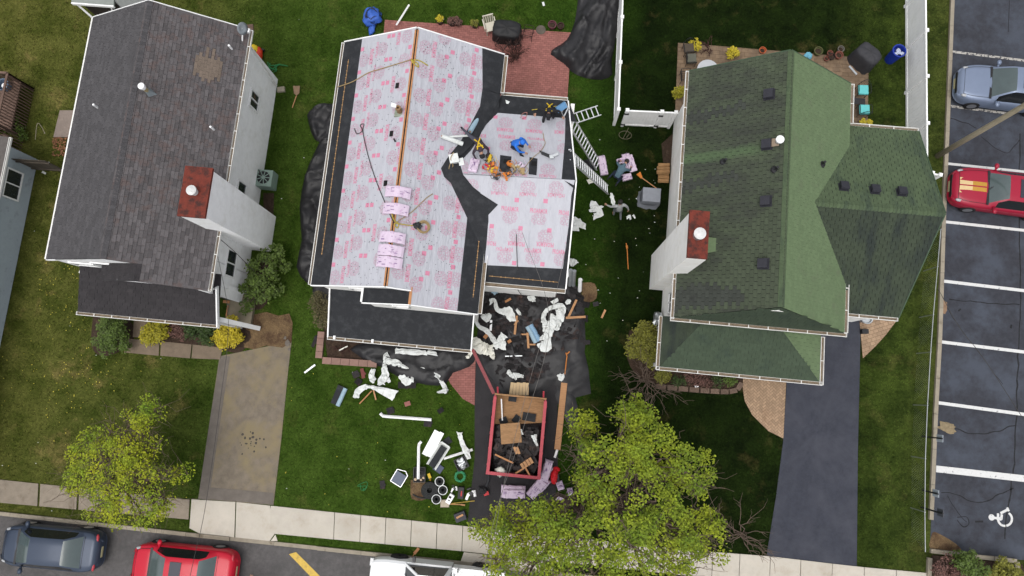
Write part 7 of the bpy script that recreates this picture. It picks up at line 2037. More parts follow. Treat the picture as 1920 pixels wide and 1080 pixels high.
one(MB().blob(p + Vector((0, 0, .18)), (.2, .18, .1), 8, .8, 9).cyl(p + Vector((-.1, -.1, .25)), p + Vector((.15, .1, .3)), .03, n=6), 'tool_bundle', M_galv, 'tangle of dark and grey tools in the tilted crate near the driveway', 'tools')
t = thing('cordless_tool', 'yellow and black cordless tool standing right of the crate under the downspout', 'tool', G(806, 892))
p = G(806, 893)
MB().box(p + Vector((0, 0, .06)), (.14, .2, .12), .2).build('battery', M_black, parent=t)
MB().box(p + Vector((0, .04, .16)), (.12, .22, .1), .5).cyl(p + Vector((.02, -.12, .12)), p + Vector((.08, -.16, .1)), .03, n=8).build('housing', M_grip, parent=t)
t = thing('folding_chair', 'folded grey chair with pale metal frame lying on the lawn', 'chair', G(748, 896))
c = G(748, 897, .12)
MB().box(c, (.5, .5, .05), -.45).build('seat', mat('chair_grey', C(104, 112, 130), .6, .1), parent=t)
fr = MB()
T = Matrix.Translation(c) @ Matrix.Rotation(-.45, 4, 'Z')
for s_ in (1, -1): fr.tube([T @ Vector((s_ * .27, -.28, .0)), T @ Vector((s_ * .27, .3, .03))], .02, 6)
fr.tube([T @ Vector((-.27, -.28, 0)), T @ Vector((.27, -.28, 0))], .02, 6).tube([T @ Vector((-.27, .3, .03)), T @ Vector((.1, .42, .05)), T @ Vector((.27, .3, .03))], .02, 6)
fr.build('frame', M_alu, parent=t)
M_pot = mat('starter_black', C(44, 46, 46), .7, .2, 12)
for x, y, r, hh, lab in ((807, 918, .37, .3, 'largest black coil of roofing strip lying on the lawn'), (826, 901, .2, .34, 'uppermost black roll with a white rim beside the large coil'), (832, 917, .2, .34, 'middle black roll with a white rim right of the large coil'), (820, 934, .2, .34, 'lowest black roll with a white rim beside the cardboard')):
 p = G(x, y)
 t = thing('strip_roll', lab, 'roll', p, group='black rolls of roofing strip on the lawn')
 prof = [(r * .35, .02), (r, .02), (r, hh)]
 k = 1.0
 while k > .35:
  prof += [(r * k * .97, hh), (r * k * .95, hh - .03), (r * (k - .08), hh - .03), (r * (k - .09), hh)]
  k -= .16
 prof += [(r * .34, hh - .06), (r * .32, .05)]
 MB().lathe(p, prof, 24).build('coil', M_pot, parent=t)
 if r < .3: MB().lathe(p, [(r * 1.0, hh - .02), (r * 1.04, hh + .008), (r * .9, hh + .01), (r * .88, hh - .02)], 24).build('rim', M_wrapper, parent=t)
one(MB().tube(catmull([G(774, 927, .05), G(784, 932, .05), G(800, 934, .06), G(815, 930, .1)], 5), .035, 6), 'strip_end', M_pot, 'loose black strip end trailing left from the large coil', 'strip')
one(MB().box(G(844, 935, .16), (.22, .42, .25), -.45), 'cardboard_box', M_whitemetal, 'white printed carton standing beside the shovel blade', 'box')
pbx = G(844, 935, .16)
one(MB().box(pbx + Vector((.0, .08, .128)), (.12, .1, .004), -.45).box(pbx + Vector((-.03, -.06, .128)), (.08, .05, .004), -.45), 'carton_label', M_rubber, 'dark printed label on top of the white carton', 'label')
t = thing('shovel', 'shovel with an aluminium blade and wood handle lying by the carton', 'shovel', G(840, 944))
MB().box(G(834, 944, .06), (.4, .34, .03), .1, taper=.9).build('blade', mat('blade_tan', C(176, 164, 146), .5, .15, 6, metal=.3), parent=t)
MB().cyl(G(842, 945, .08), G(864, 946, .1), .022, n=8).cyl(G(864, 946, .1), G(872, 947, .1), .04, n=6).build('handle', M_wood, parent=t)
one(MB().cyl(G(846, 944, .1), G(890, 939, .08), .02, n=8), 'garden_stake', mat('handle_yellow', C(188, 160, 70), .6, .1), 'thin yellow wooden handle reaching onto the driveway', 'handle')
t = thing('tool_case', 'black tool case with red lettering mark standing by the driveway', 'case', G(865, 923))
p = G(865, 923)
MB().box(p + Vector((0, 0, .14)), (.26, .52, .26), .02, taper=.94).build('case', mat('case_grey', C(50, 46, 50), .6, .15), parent=t)
MB().box(p + Vector((.03, -.02, .275)), (.05, .22, .006), .02).build('badge', M_red, parent=t)
t = thing('tool_box', 'black tool box with a hammer on top standing at the sidewalk edge', 'box', G(864, 967))
p = G(864, 967)
MB().box(p + Vector((0, 0, .16)), (.5, .38, .32), .45, taper=.95).build('box', mat('case_slate', C(58, 58, 66), .6, .15), parent=t)
MB().beam(p + Vector((-.15, -.05, .35)), p + Vector((.12, .12, .35)), .08, .05).build('hammer', M_wood, parent=t)
for x, y, lab, s_ in ((852, 915, 'small white and black nail gun beside the black tool case', .8), (883, 924, 'white and black drill tangle right of the black tool case', 1.3)):
 p = G(x, y)
 t = thing('nail_gun', lab, 'tool', p)
 MB().box(p + Vector((0, 0, .08 * s_)), (.24 * s_, .1 * s_, .1 * s_), .6).cyl(p + Vector((.1 * s_, .1 * s_, .06)), p + Vector((.16 * s_, -.1 * s_, .1)), .05 * s_, n=8).box(p + Vector((-.1 * s_, -.12 * s_, .07)), (.09 * s_, .22 * s_, .09 * s_), -.3).build('housing', M_whitemetal, parent=t)
 MB().box(p + Vector((.02, 0, .12 * s_)), (.12 * s_, .12 * s_, .08 * s_), .9).cyl(p + Vector((-.14 * s_, .1 * s_, .06)), p + Vector((-.02, .16 * s_, .08)), .035 * s_, n=6).build('grip', M_black, parent=t)
p = G(906, 918)
t = thing('garden_blower', 'black and red leaf blower standing beside the red trailer', 'tool', p)
MB().tube(catmull([G(915, 878, .5), G(916, 898, .3), G(912, 912, .2)], 6), .05, 8).build('tube', M_black, parent=t)
MB().blob(p + Vector((.02, -.02, .16)), (.2, .16, .14), 8, .4, 3).cyl(p + Vector((-.2, .1, .1)), p + Vector((-.05, .02, .2)), .05, n=8).build('motor', M_rubber, parent=t)
MB().box(p + Vector((.16, -.12, .2)), (.22, .16, .12), .4).build('cover', M_red, parent=t)
hc = MB()
c = G(863, 893)
pts = [c + Vector((math.cos(i * .35) * (.2 + .05 * math.sin(i * 1.7)), math.sin(i * .35) * (.2 + .05 * math.sin(i * 1.7)), .03 + .1 * i / 110 + .02 * math.sin(i * 2.3))) for i in range(110)]
one(hc.tube(pts, .022, 6), 'garden_hose', mat('hose_green', C(56, 150, 100), .5, .1), 'green coiled hose lying on the lawn beside the driveway', 'hose', smooth=True)
for x, y, lab, s_ in ((683, 913, 'little green twine tangle on the front lawn', .22), (514, 128, 'green garden hose tangle beside the left house', .4)):
 c = G(x, y); rr = random.Random(x)
 pts = [c + Vector((rr.gauss(0, s_ * .5), rr.gauss(0, s_ * .45), .04 + rr.random() * .05)) for i in range(22 if s_ > .3 else 9)]
 one(MB().tube(catmull(pts, 4), .014, 5), 'hose_tangle', mat('hose_bright', C(40, 130, 72), .5, .1), lab, 'hose')
c = G(1040, 892)
t = thing('red_can', 'bright red fuel can standing among the pink bundles', 'can', c)
MB().blob(c + Vector((-.02, 0, .24)), (.17, .3, .26), 10, .25, 2).build('can', mat('can_red', C(232, 30, 40), .5, .1), parent=t, smooth=True)
MB().blob(c + Vector((.04, .3, .2)), (.16, .12, .12), 7, .3, 3).build('spout', MATS['can_red'], parent=t, smooth=True)
MB().box(c + Vector((.14, -.05, .3)), (.1, .3, .2), .2).build('handle', M_black, parent=t)
# ------------------------------------------------------------------ pink wrapped shingle bundles
MARK = text_mesh('///', .1, .0)
def bundle(label, c, along, w=1.0, d=.42, h=.09, drape=None, name='shingle_bundle', group='pink wrapped shingle bundles', nrm=None):
 """c: centre world; along: plan direction of the long side; drape: folds down over a ridge"""
 c = Vector(c); u = Vector(along).normalized()
 n_ = Vector(nrm).normalized() if nrm is not None else Vector((0, 0, 1))
 u = (u - n_ * u.dot(n_)).normalized()
 v = n_.cross(u)
 t = thing(name, label, 'shingle bundle', c, group=group)
 mb = MB()
 k = 12
 rows = []
 rr = random.Random(int(c.x * 100 + c.y * 37))
 for i in range(k + 1):
  a = (i / k - .5) * w
  z = -(drape or 0) * abs(a) if drape else 0
  if drape: z = -drape * (math.sqrt(a * a + .02) - .14)
  e = rr.uniform(-.012, .012)
  hh = h * (1 if 0 < i < k else .7)
  rows.append([c + u * a + v * (-d / 2 + e) + n_ * z, c + u * a + v * (-d / 2 + e) + n_ * (z + hh * .85), c + u * a + v * (-d * .4) + n_ * (z + hh + rr.uniform(-.008, .008)), c + u * a + v * (d * .4) + n_ * (z + hh + rr.uniform(-.008, .008)), c + u * a + v * (d / 2 - e) + n_ * (z + hh * .85), c + u * a + v * (d / 2 - e) + n_ * z])
 vs = [q for r in rows for q in r]
 mb.add(vs, [(i * 6 + j, i * 6 + (j + 1) % 6, (i + 1) * 6 + (j + 1) % 6, (i + 1) * 6 + j) for i in range(k) for j in range(6)] + [(0, 1, 2, 3, 4, 5), tuple(k * 6 + j for j in (5, 4, 3, 2, 1, 0))])
 mb.build('wrapper', M_bundle, parent=t)
 pm = MB()
 for i in range(10):
  a, b = rr.uniform(-.45, .45) * w, rr.uniform(-.3, .3) * d
  z = -drape * (math.sqrt(a * a + .02) - .14) if drape else 0
  q = c + u * a + v * b + n_ * (z + h + .012)
  L, ww = rr.uniform(.04, .16), rr.uniform(.012, .03)
  sl = -drape * a / math.sqrt(a * a + .02) if drape else 0
  uu = (u + n_ * sl).normalized()
  pm.add([q - uu * L / 2 - v * ww / 2, q + uu * L / 2 - v * ww / 2, q + uu * L / 2 + v * ww / 2, q - uu * L / 2 + v * ww / 2], [(0, 1, 2, 3)])
 stuff(pm.build('printed_marks', M_bundle_mark, parent=t))
 return t
for k, (x, y) in enumerate(((746, 359), (740, 391), (733, 444), (732, 469), (730, 491))):
 p = G(x, y, cz + .06)
 bundle(['topmost', 'second from the top', 'middle', 'second from the bottom', 'lowest'][k] + ' pink wrapped bundle draped over the main roof ridge', (cx + .02, p.y, cz + .03), (1, -.03, 0), .98, .42, .09, drape=sl_, group='bundles draped over the ridge')
def lay(label, a, b, d=.42, h=.1, z=.03, **kw):
 A, B = G(*a, z), G(*b, z)
 return bundle(label, (A + B) / 2, B - A, (B - A).length, d, h, **kw)
lay('lone pink bundle lying at the foot of the ladders', (1126, 294), (1133, 329), .36, .22)
lay('pink bundle under the kneeling man, pointing up', (1172, 290), (1178, 318), .36, .18)
lay('pink bundle fanned out at the right under the kneeling man', (1178, 292), (1188, 322), .34, .12, .2)
lay('pink bundle lowest under the kneeling man', (1166, 335), (1184, 331), .3, .16)
lay('pink bundle corner sticking out left of the kneeling man', (1157, 305), (1172, 300), .26, .12, .1)
lay('pink bundle lying level below the red trailer', (940, 920), (985, 922), .52, .2)
lay('second pink bundle stacked askew on the one below the red trailer', (944, 926), (984, 926), .36, .1, .24)
lay('long pink bundle slanting beside the lower right corner of the trailer', (1030, 862), (1019, 900), .36, .5)
lay('pink bundle slanting down from the lower right corner of the trailer', (1020, 898), (993, 930), .42, .3)
lay('pink bundle behind the slanting one, nearer the tree', (1028, 898), (1006, 922), .34, .2)
lay('small pink bundle above the red can', (1030, 878), (1040, 890), .3, .2)
lay('pink bundle lying right of the red can', (1044, 912), (1056, 908), .36, .15)
lay('pink bundle half hidden under the tree right of the red can', (1064, 922), (1074, 920), .3, .15)
lay('pink bundle partly covered by leaves below the red can', (1044, 940), (1056, 932), .3, .15)
bundle('pink bundle lying flat on the wing roof beside the stooping man', GP(889, 312, P2B) + Vector((0, 0, .05)), (.1, 1, 0), .62, .36, .12, nrm=P2B[1])
p = GP(875, 300, P2B)
t = thing('white_carton', 'white open carton at the valley left of the pink bundle on the wing', 'carton', p)
MB().box(GP(852, 300, P2R) + Vector((.0, 0, .12)), (.36, .36, .22), .3).build('carton', M_wrapper, parent=t)
MB().box(GP(861, 306, P2R) + Vector((.1, 0, .2)), (.2, .3, .02), .3).build('flap', M_wrapper, parent=t)
p = GP(951, 192, P2B)
one(MB().add([GP(948, 188, P2B) + Vector((0, 0, .05)), GP(956, 192, P2B) + Vector((0, 0, .08)), GP(953, 196, P2B) + Vector((0, 0, .05)), GP(949, 195, P2B) + Vector((0, 0, .06))], [(0, 1, 2, 3), (3, 2, 1, 0)]), 'paper_scrap', M_wrapper, 'small white scrap on the black strip at the rear eave of the wing', 'scrap')
# ------------------------------------------------------------------ ropes, cords, tools on the roof
def onroof(x, y, lift=.05):
 return GP(x, y, P2R if x > 756 - (y - 285) * .112 + 0 else P2L) + Vector((0, 0, lift))
def rope(label, pts, r=.018, m=None, name='rope', cat='rope', k=5):
 return one(MB().tube(catmull(pts, k), r, 6), name, m or M_rope, label, cat, smooth=True)
rope('tan rope tied over the left roof slope near the rear', [onroof(634, 164), onroof(662, 154), onroof(690, 138), onroof(715, 130), onroof(771, 113)], .02)
rope('yellow rope knotted at the ridge near the rear', [onroof(771, 113, .09), onroof(776, 120), onroof(785, 127), onroof(782, 119), onroof(772, 116, .09), onroof(785, 114), onroof(803, 124)], .022, M_rope_yellow)
rope('grey coil of cord on the left slope with its tail running to the bundles', [onroof(665, 242, .06), onroof(670, 252, .07), onroof(680, 246, .06), onroof(676, 236, .06), onroof(683, 234, .06), onroof(681, 248, .06), onroof(690, 290), onroof(704, 335), onroof(722, 380), onroof(735, 410, .09), onroof(740, 418, .09)], .016, M_wire, 'cord', 'cord')
t = rope('tan rope across the right slope to the safety harness tools', [onroof(744, 418, .09), onroof(770, 400), onroof(800, 372), onroof(812, 364)], .016)
rope('yellow rope loop hanging at the ridge between the bundles', [onroof(735, 400, .09), onroof(740, 414, .09), onroof(748, 420), onroof(745, 428), onroof(741, 420, .09), onroof(760, 422), onroof(776, 424)], .02, M_rope_yellow)
p = onroof(790, 426, .08)
t = thing('harness_pile', 'black and tan coil of safety gear on the right slope', 'harness', p)
MB().blob(onroof(783, 424, .08), (.16, .12, .08), 7, .6, 2).build('buckle', M_black, parent=t)
cc_ = MB()
for i in range(5):
 cc_.tube([p + Vector((.1 + math.cos(a) * (.14 + .025 * i), math.sin(a) * (.17 + .02 * i), -.06 + .02 * i + .02 * math.sin(a * 3 + i) - (math.cos(a) * .14) * .48)) for a in [j * PI / 8 for j in range(17)]], .014, 5)
cc_.build('rope_coil', M_rope, parent=t)
def wb_(x, y, l=.06): return GP(x, y, P2B) + Vector((0, 0, l))
def gear(label, pts, cols, seed):
 rr = random.Random(seed)
 c = wb_(*pts[0])
 t = thing('tool_pile', label, 'tools', c)
 for i, (x, y) in enumerate(pts):
  m_ = cols[i % len(cols)]
  mb = MB()
  q = wb_(x, y, .1)
  for k in range(3):
   mb.box(q + Vector((rr.gauss(0, .06), rr.gauss(0, .06), rr.random() * .06)), (rr.uniform(.08, .22), rr.uniform(.05, .12), rr.uniform(.04, .1)), rr.random() * 3)
  mb.tube([q + Vector((math.cos(z) * (.1 + .02 * z), math.sin(z) * (.08 + .015 * z), .01 + .012 * z)) for z in [k * .8 for k in range(10)]], .011, 5)
  mb.build('tool', m_, parent=t)
 return t
gear('pile of yellow, orange and black tools beside the stooping man', [(913, 298), (921, 302), (926, 310), (912, 314), (922, 320), (930, 326), (918, 308), (928, 332)], [M_black, M_grip, M_orange, M_red, M_grip, M_orange, M_black], 4)
gear('orange tool set and cords between the two black patches', [(958, 308), (954, 324), (948, 330), (962, 322), (972, 316), (980, 322), (976, 310)], [M_orange, M_black, M_orange, M_rope, M_galv, M_rope, M_bundle], 6)
p = wb_(1028, 293, .1)
t = thing('nail_gun', 'black and grey nail gun lying on the right part of the wing roof', 'tool', p)
MB().beam(wb_(1016, 288, .08), wb_(1036, 297, .1), .1, .1).build('body', M_black, parent=t)
MB().box(wb_(1042, 292, .1), (.2, .1, .1), .6).box(wb_(1034, 296, .12), (.16, .14, .1), .2).build('magazine', M_galv, parent=t)
MB().cyl(wb_(1012, 284, .08), wb_(1018, 289, .1), .03, n=8).build('nozzle', M_wire, parent=t)
rope('thin tan air hose winding across the wing roof to the black patch', [wb_(1018, 250), wb_(1020, 262), wb_(1022, 270), wb_(1014, 284), wb_(1004, 292), wb_(996, 300), wb_(986, 312), wb_(978, 320)], .012, M_rope, 'air_hose', 'hose')
rope('thin grey cord looped on the wing roof by the upper eave', [wb_(976, 222), wb_(980, 214), wb_(988, 212), wb_(986, 220), wb_(978, 224)], .012, mat('cord_pink', C(196, 140, 130), .7), 'cord', 'cord')
rope('yellow rope tail held by the man at the rear eave', [wb_(997, 207, .05), wb_(1008, 206, .07), wb_(1018, 208, .2), wb_(1026, 212, .35)], .018, M_rope_yellow)
rope('yellow rope running from the man to the blue ladder top', [wb_(1028, 210, .4), wb_(1040, 205, .3), wb_(1052, 203, .2)], .018, M_rope_yellow)
rope('tan rope curled at the black valley beside the white carton', [GP(846, 318, P2R) + Vector((0, 0, .1)), GP(850, 312, P2R) + Vector((0, 0, .12)), GP(846, 300, P2R) + Vector((0, 0, .2)), GP(852, 290, P2R) + Vector((0, 0, .2)), GP(842, 322, P2R) + Vector((0, 0, .1)), GP(856, 338, P2R) + Vector((0, 0, .12))], .016)
rope('grey cable hanging from the wing roof down onto the ground tarp', [GP(968, 440, P2F) + Vector((0, 0, .05)), GP(970, 500, P2F) + Vector((0, 0, .05)), G(971, 535, 3.6), G(972, 545, 1.6), G(980, 556, .2)], .014, M_wire, 'cable', 'cable')
rope('thin cable loops lying on the ground tarp below the wing gutter', [G(936, 568, .15), G(950, 566, .17), G(965, 566, .15), G(975, 572, .17), G(995, 574, .15), G(1002, 562, .17), G(1012, 554, .15), G(1020, 560, .15)], .014, M_wire, 'cable', 'cable')
rope('dark hose looped on the left part of the ground tarp', [G(906, 551, .15), G(912, 548, .17), G(917, 538, .2), G(930, 556, .15), G(944, 545, .17), G(956, 535, .2)], .016, M_wire, 'cable', 'cable')
def ladder(label, a, b, w=.42, m=None, n=None):
 a, b = Vector(a), Vector(b)
 d = (b - a).normalized(); s_ = d.cross(Vector((0, 0, 1))).normalized()
 t = thing('ladder', label, 'ladder', a)
 u_ = s_.cross(d)
 for q in (1, -1): MB().beam(a + s_ * q * w / 2, b + s_ * q * w / 2, .035, .085).build('rail', m or M_alu, parent=t)
 L = (b - a).length; n = n or int(L / .3)
 for i in range(n):
  p = a + d * L * (i + .5) / n
  MB().beam(p - s_ * (w / 2 - .01), p + s_ * (w / 2 - .01), .045, .035).build('rung', m or M_alu, parent=t)
 return t
e1 = G(1054, 200, 4.9)
ladder('long aluminium ladder with a blue top leaning on the rear right wing eave', G(1122, 312, .05), e1, .42)
one(MB().beam(G(1050, 196, 5.0), G(1055, 206, 4.85), .44, .1), 'ladder_mitt', mat('ladder_blue', C(110, 160, 206), .5, .1), 'pale blue cover on the top of the longer ladder', 'cover')
ladder('second aluminium ladder leaning on the wing ridge end', G(1140, 356, .05), G(1068, 290, 5.1), .42)
ladder('short aluminium ladder section lying on the grass beside the patio', G(1079, 222, .1), G(1124, 207, .1), .48, n=5)
one(MB().blob(G(1104, 309, .2), (.3, .25, .2), 7, .5, 2), 'tool_bag', M_black, 'dark tool bag on the grass between the ladders', 'bag')
one(ribbon([G(1104, 336, .1), G(1108, 344, .1)], [.25, .2], 9, .05), 'paper_scrap', M_cream, 'cream scrap on the lawn under the lower ladder', 'scrap')
# ------------------------------------------------------------------ yard things
def bx(label, name, cat, c, d, rz, m, taper=.95):
 return one(MB().box(Vector((c.x, c.y, d[2] / 2)), d, rz, taper=taper), name, m, label, cat)
p = G(505, 342)
t = thing('air_conditioner', 'pale green square air conditioner unit beside the left house', 'air conditioner', p)
M_ac = mat('ac_green', C(150, 172, 160), .5, .08, 5)
MB().box(p + Vector((0, 0, .36)), (.78, .78, .7)).build('cabinet', M_ac, parent=t)
ap = p + Vector((-.02, .02, .71))
MB().lathe(ap, [(.3, 0), (.3, .012), (.05, .012)], 24).build('fan_opening', M_rubber, parent=t)
gr = MB()
for i in range(9):
 a = i * 2 * PI / 9
 gr.beam(ap + Vector((math.cos(a) * .06, math.sin(a) * .06, .02)), ap + Vector((math.cos(a) * .3, math.sin(a) * .3, .02)), .035, .012)
gr.lathe(ap + Vector((0, 0, .01)), [(.08, 0), (.08, .02), (.02, .025)], 12)
gr.build('fan_grille', M_ac, parent=t)
MB().tube(catmull([G(497, 340, .5), G(490, 330, .7), G(485, 318, .9)], 4), .025, 6).build('pipe', M_wire, parent=t)
p = G(482, 103)
t = thing('toy_car', 'yellow and red ride on toy car behind the left house corner', 'toy', p)
MB().blob(p + Vector((-.1, .08, .3)), (.32, .3, .28), 8, .2, 3).build('body', mat('toy_yellow', C(240, 206, 40), .45, .1), parent=t, smooth=True)
MB().blob(p + Vector((.16, -.1, .24)), (.22, .4, .2), 8, .2, 4).build('base', mat('toy_red', C(214, 60, 34), .45, .1), parent=t, smooth=True)
MB().box(p + Vector((.02, .0, .42)), (.16, .2, .22), .5).build('seat', M_rubber, parent=t)
for a, b in ((-.22, -.2), (.28, .22)): MB().lathe(p + Vector((a, b, .1)), [(.1, -.04), (.1, .04)], 12, X=Matrix.Rotation(PI / 2, 4, 'X')).build('wheel', M_black, parent=t)
bx('pale splash block at the rear corner of the left house', 'splash_block', 'block', G(528, 169), (.36, .26, .12), .2, M_kerb)
bx('weathered board lying at the rear corner of the left house', 'corner_board', 'board', G(468, 52), (.4, .3, .06), .2, M_deck)
t = thing('snow_shovel', 'small wooden handled spade lying on the grass right of the left house', 'shovel', G(555, 175))
MB().prism([G(550, 162), G(563, 162), G(562, 175), (G(557, 180).x, G(557, 180).y), G(552, 176)], .03, .06).build('blade', mat('spade_brown', C(150, 122, 96), .7, .2, 8), parent=t)
MB().cyl(G(556, 179, .06), G(548, 202, .06), .025, n=8).build('handle', M_wood, parent=t)
p = G(919, 57)
t = thing('plastic_chair', 'white plastic chair standing on the brick patio', 'chair', p)
M_chair = mat('plastic_cream', C(226, 220, 202), .5, .06, 5)
T = Matrix.Translation(p) @ Matrix.Rotation(.35, 4, 'Z')
MB().box(T @ Vector((.03, -.05, .43)), (.46, .46, .04), .35).build('seat', M_chair, parent=t)
bk = MB()
for i in range(5): bk.beam(T @ Vector((-.2 + i * .1, .2, .45)), T @ Vector((-.22 + i * .11, .3, .85)), .06, .025)
bk.beam(T @ Vector((-.26, .3, .87)), T @ Vector((.26, .3, .87)), .05, .07)
bk.build('backrest', M_chair, parent=t)
for x, y in ((-.2, -.26), (.24, -.26), (-.2, .2), (.24, .2)): MB().cyl(T @ Vector((x, y, 0)), T @ Vector((x, y, .43)), .03, n=6).build('leg', M_chair, parent=t)
for x in (-.27, .29): MB().beam(T @ Vector((x, -.22, .64)), T @ Vector((x, .28, .66)), .05, .03).beam(T @ Vector((x, -.22, .43)), T @ Vector((x, -.22, .64)), .04, .04).build('armrest', M_chair, parent=t)
def covered(label, p, w, d, h, rz, m, seed):
 t = thing('covered_table' if w > 1.2 else 'covered_grill', label, 'covered furniture', p)
 mb = MB()
 n_ = 28
 T = Matrix.Translation(p) @ Matrix.Rotation(rz, 4, 'Z')
 prof = [(1.06, 0), (1.03, .25), (1.0, .6), (.98, .88), (.9, .96), (.6, 1.0), (.02, 1.02)]
 vs = []
 for s_, z in prof:
  for k in range(n_):
   a = 2 * PI * k / n_
   e = 4 if s_ > .5 else 2.5
   c_, q_ = math.cos(a), math.sin(a)
   r = 1 / (abs(c_) ** e + abs(q_) ** e) ** (1 / e)
   r *= s_ * (1 + .05 * math.sin(k * 2.3 + seed) * (1 - z * .7))
   vs.append(T @ Vector((c_ * r * w / 2, q_ * r * d / 2, z * h + .02 * math.sin(k * 1.3))))
 mb.add(vs, [(i * n_ + k, i * n_ + (k + 1) % n_, (i + 1) * n_ + (k + 1) % n_, (i + 1) * n_ + k) for i in range(len(prof) - 1) for k in range(n_)] + [tuple(range((len(prof) - 1) * n_, len(prof) * n_))])
 mb.build('cover', m, parent=t, smooth=True)
 return t
M_cover = mat('cover_black', (.012, .012, .013), .6, .3, 5, bump=.05, bscale=12)
covered('black covered patio table on the brick patio beside the white chair', G(951, 68), 1.35, .9, .8, -.05, M_cover, 1)
def wire_chair(label, c, rz, cush=None, m=None, name='wire_chair', group=None):
 m = m or M_black
 t = thing(name, label, 'chair', c, rz, group)
 k = dict(parent=t, at=(0, 0, 0))
 fr = MB()
 for x in (-.22, .22):
  for y in (-.22, .22):
   MB().cyl((x, y, 0), (x * .95, y * .95, .42), .014, n=6).build('leg', m, **k)
 for a in range(6): fr.cyl((-.22 + .088 * a, -.22, .42), (-.22 + .088 * a, .22, .42), .008, n=4)
 fr.tube([(-.23, -.23, .42), (.23, -.23, .42), (.23, .23, .42), (-.23, .23, .42), (-.23, -.23, .42)], .014, 6)
 fr.build('seat', m, **k)
 bk = MB().tube([(.24 * math.cos(a), .22 + .06 * math.sin(a), .42 + .5 * math.sin(a)) for a in [i * PI / 10 for i in range(11)]], .014, 6)
 for a in range(5): bk.cyl((-.16 + .08 * a, .22, .42), (-.16 + .08 * a, .28, .88 - abs(a - 2) * .06), .007, n=4)
 bk.build('backrest', m, **k)
 ar = MB()
 for x in (-.27, .27): ar.tube([(x, .24, .64), (x, -.1, .66), (x, -.22, .6), (x * .9, -.24, .42)], .013, 6)
 ar.build('armrest', m, **k)
 if cush: MB().box((0, -.01, .47), (.46, .46, .09), taper=.92).build('cushion', cush, **k)
 return t
M_dwire = mat('wire_dark', C(60, 44, 40), .6)
for k, (x, y, rz, lab) in enumerate(((942, 92, 2.6, 'thin dark wire chair at the lower left of the black covered table'), (966, 90, 3.6, 'thin dark wire chair at the lower right of the black covered table'), (990, 70, 4.6, 'thin dark wire chair at the right end of the black covered table'))):
 wire_chair(lab, G(x, y), rz, None, M_dwire, group='wire chairs round the covered table')
for k, (x, y, r, lab) in enumerate(((1014, 57, .24, 'flat round stone plate on the edge of the brick patio'),)):
 p = G(x, y); one(MB().lathe(p, [(r, 0), (r, .06), (r * .8, .09), (.03, .1)], 20), 'round_plate', mat('stone_plate', C(104, 96, 86), .9, .2, 6), lab, 'stone')
M_terra = mat('terracotta', C(142, 88, 74), .85, .2, 6)
def pot(label, x, y, r, m=None, h=None):
 p = G(x, y); h = h or r * 1.4
 t = thing('plant_pot', label, 'pot', p)
 MB().lathe(p, [(r * .7, .03), (r * .95, h), (r * 1.05, h), (r * 1.05, h + .05), (r * .9, h + .05), (r * .86, h - .04)], 18).build('pot', m or M_terra, parent=t)
 MB().lathe(p, [(r * .84, h - .05), (r * .5, h - .02), (.02, h)], 12).build('soil', M_soil, parent=t)
pot('round purple brown pot with soil at the patio edge left of the big tarp', 1035, 52, .2, mat('pot_purple', C(110, 62, 72), .6, .15))
pot('smaller dark pot right of the purple pot beside the big tarp', 1051, 53, .16, mat('pot_brown', C(74, 50, 46), .7, .2))
spout('thin white pipe standing on the lawn at the rear left of the re-roofed house', [(767, 9), (743, 47)], .045, None, .3)
one(MB().beam(G(1018, 4, .05), G(1020, 11, .05), .1, .03), 'paper_scrap', M_wrapper, 'tiny white scrap on the rear lawn above the brick patio', 'scrap')
pot('grey rimmed pot near the grill cover on the rear patio', 1573, 96, .15, mat('pot_grey', C(120, 116, 108), .7, .2))
pot('terracotta pot nearest the covered grill', 1569, 108, .18)
pot('dark pot left of the terracotta pot on the rear patio', 1556, 110, .15, MATS['pot_dark'])
pot('small brownish pot at the left of the pot group by the green roof', 1547, 113, .12)
pot('small terracotta pot above the brownish one on the rear patio', 1553, 103, .13)
pot('orange bowl shaped pot at the upper left edge of the green roof', 1428, 97, .16, mat('pot_orange', C(206, 104, 60), .6, .15), .14)
pot('olive round planter beside the turquoise cloth on the rear patio', 1530, 101, .2, mat('pot_olive', C(96, 96, 58), .8, .25))
one(MB().blob(G(1515, 105, .25), (.2, .18, .2), 7, .4, 7), 'blue_cloth', mat('cloth_turquoise', C(120, 190, 214), .6, .1), 'turquoise cloth lying at the rear patio beside the ridge end of the green roof', 'cloth')
p = G(1327, 131, .7)
one(MB().lathe(Vector((p.x, p.y, 0)), [(.22, 0), (.08, .05), (.05, .66), (.5, .68), (.5, .72), (.05, .73)], 24), 'round_table', mat('table_white', C(206, 208, 212), .4, .05), 'round white table partly hidden by the green roof on the rear patio', 'table')
M_grey_cush = mat('cushion_olive_grey', C(104, 104, 92), .8, .1)
wire_chair('dark metal chair with a grey cushion on the left of the rear patio', G(1292, 118), 1.7, M_grey_cush)
wire_chair('dark metal chair above the grey cushioned one on the rear patio', G(1288, 99), .2, mat('cushion_brown', C(86, 76, 64), .8, .1))
wire_chair('dark metal chair half hidden by the left gutter of the green roof', G(1282, 150), 1.7)
M_turq = mat('cushion_turquoise', C(112, 214, 214), .6, .06)
wire_chair('upper black metal chair with a turquoise cushion by the right house', G(1610, 176), 0.05, M_turq, group='turquoise cushioned chairs')
wire_chair('lower black metal chair with a turquoise cushion by the right house', G(1612, 213), 3.2, M_turq, group='turquoise cushioned chairs')
one(MB().tube([G(1602, 190, .02), G(1602, 190, .5), G(1622, 190, .5), G(1622, 190, .02)], .015, 5).box(G(1612, 190, .52), (.5, .3, .02)), 'side_table', M_black, 'small black metal table between the two turquoise chairs', 'table')
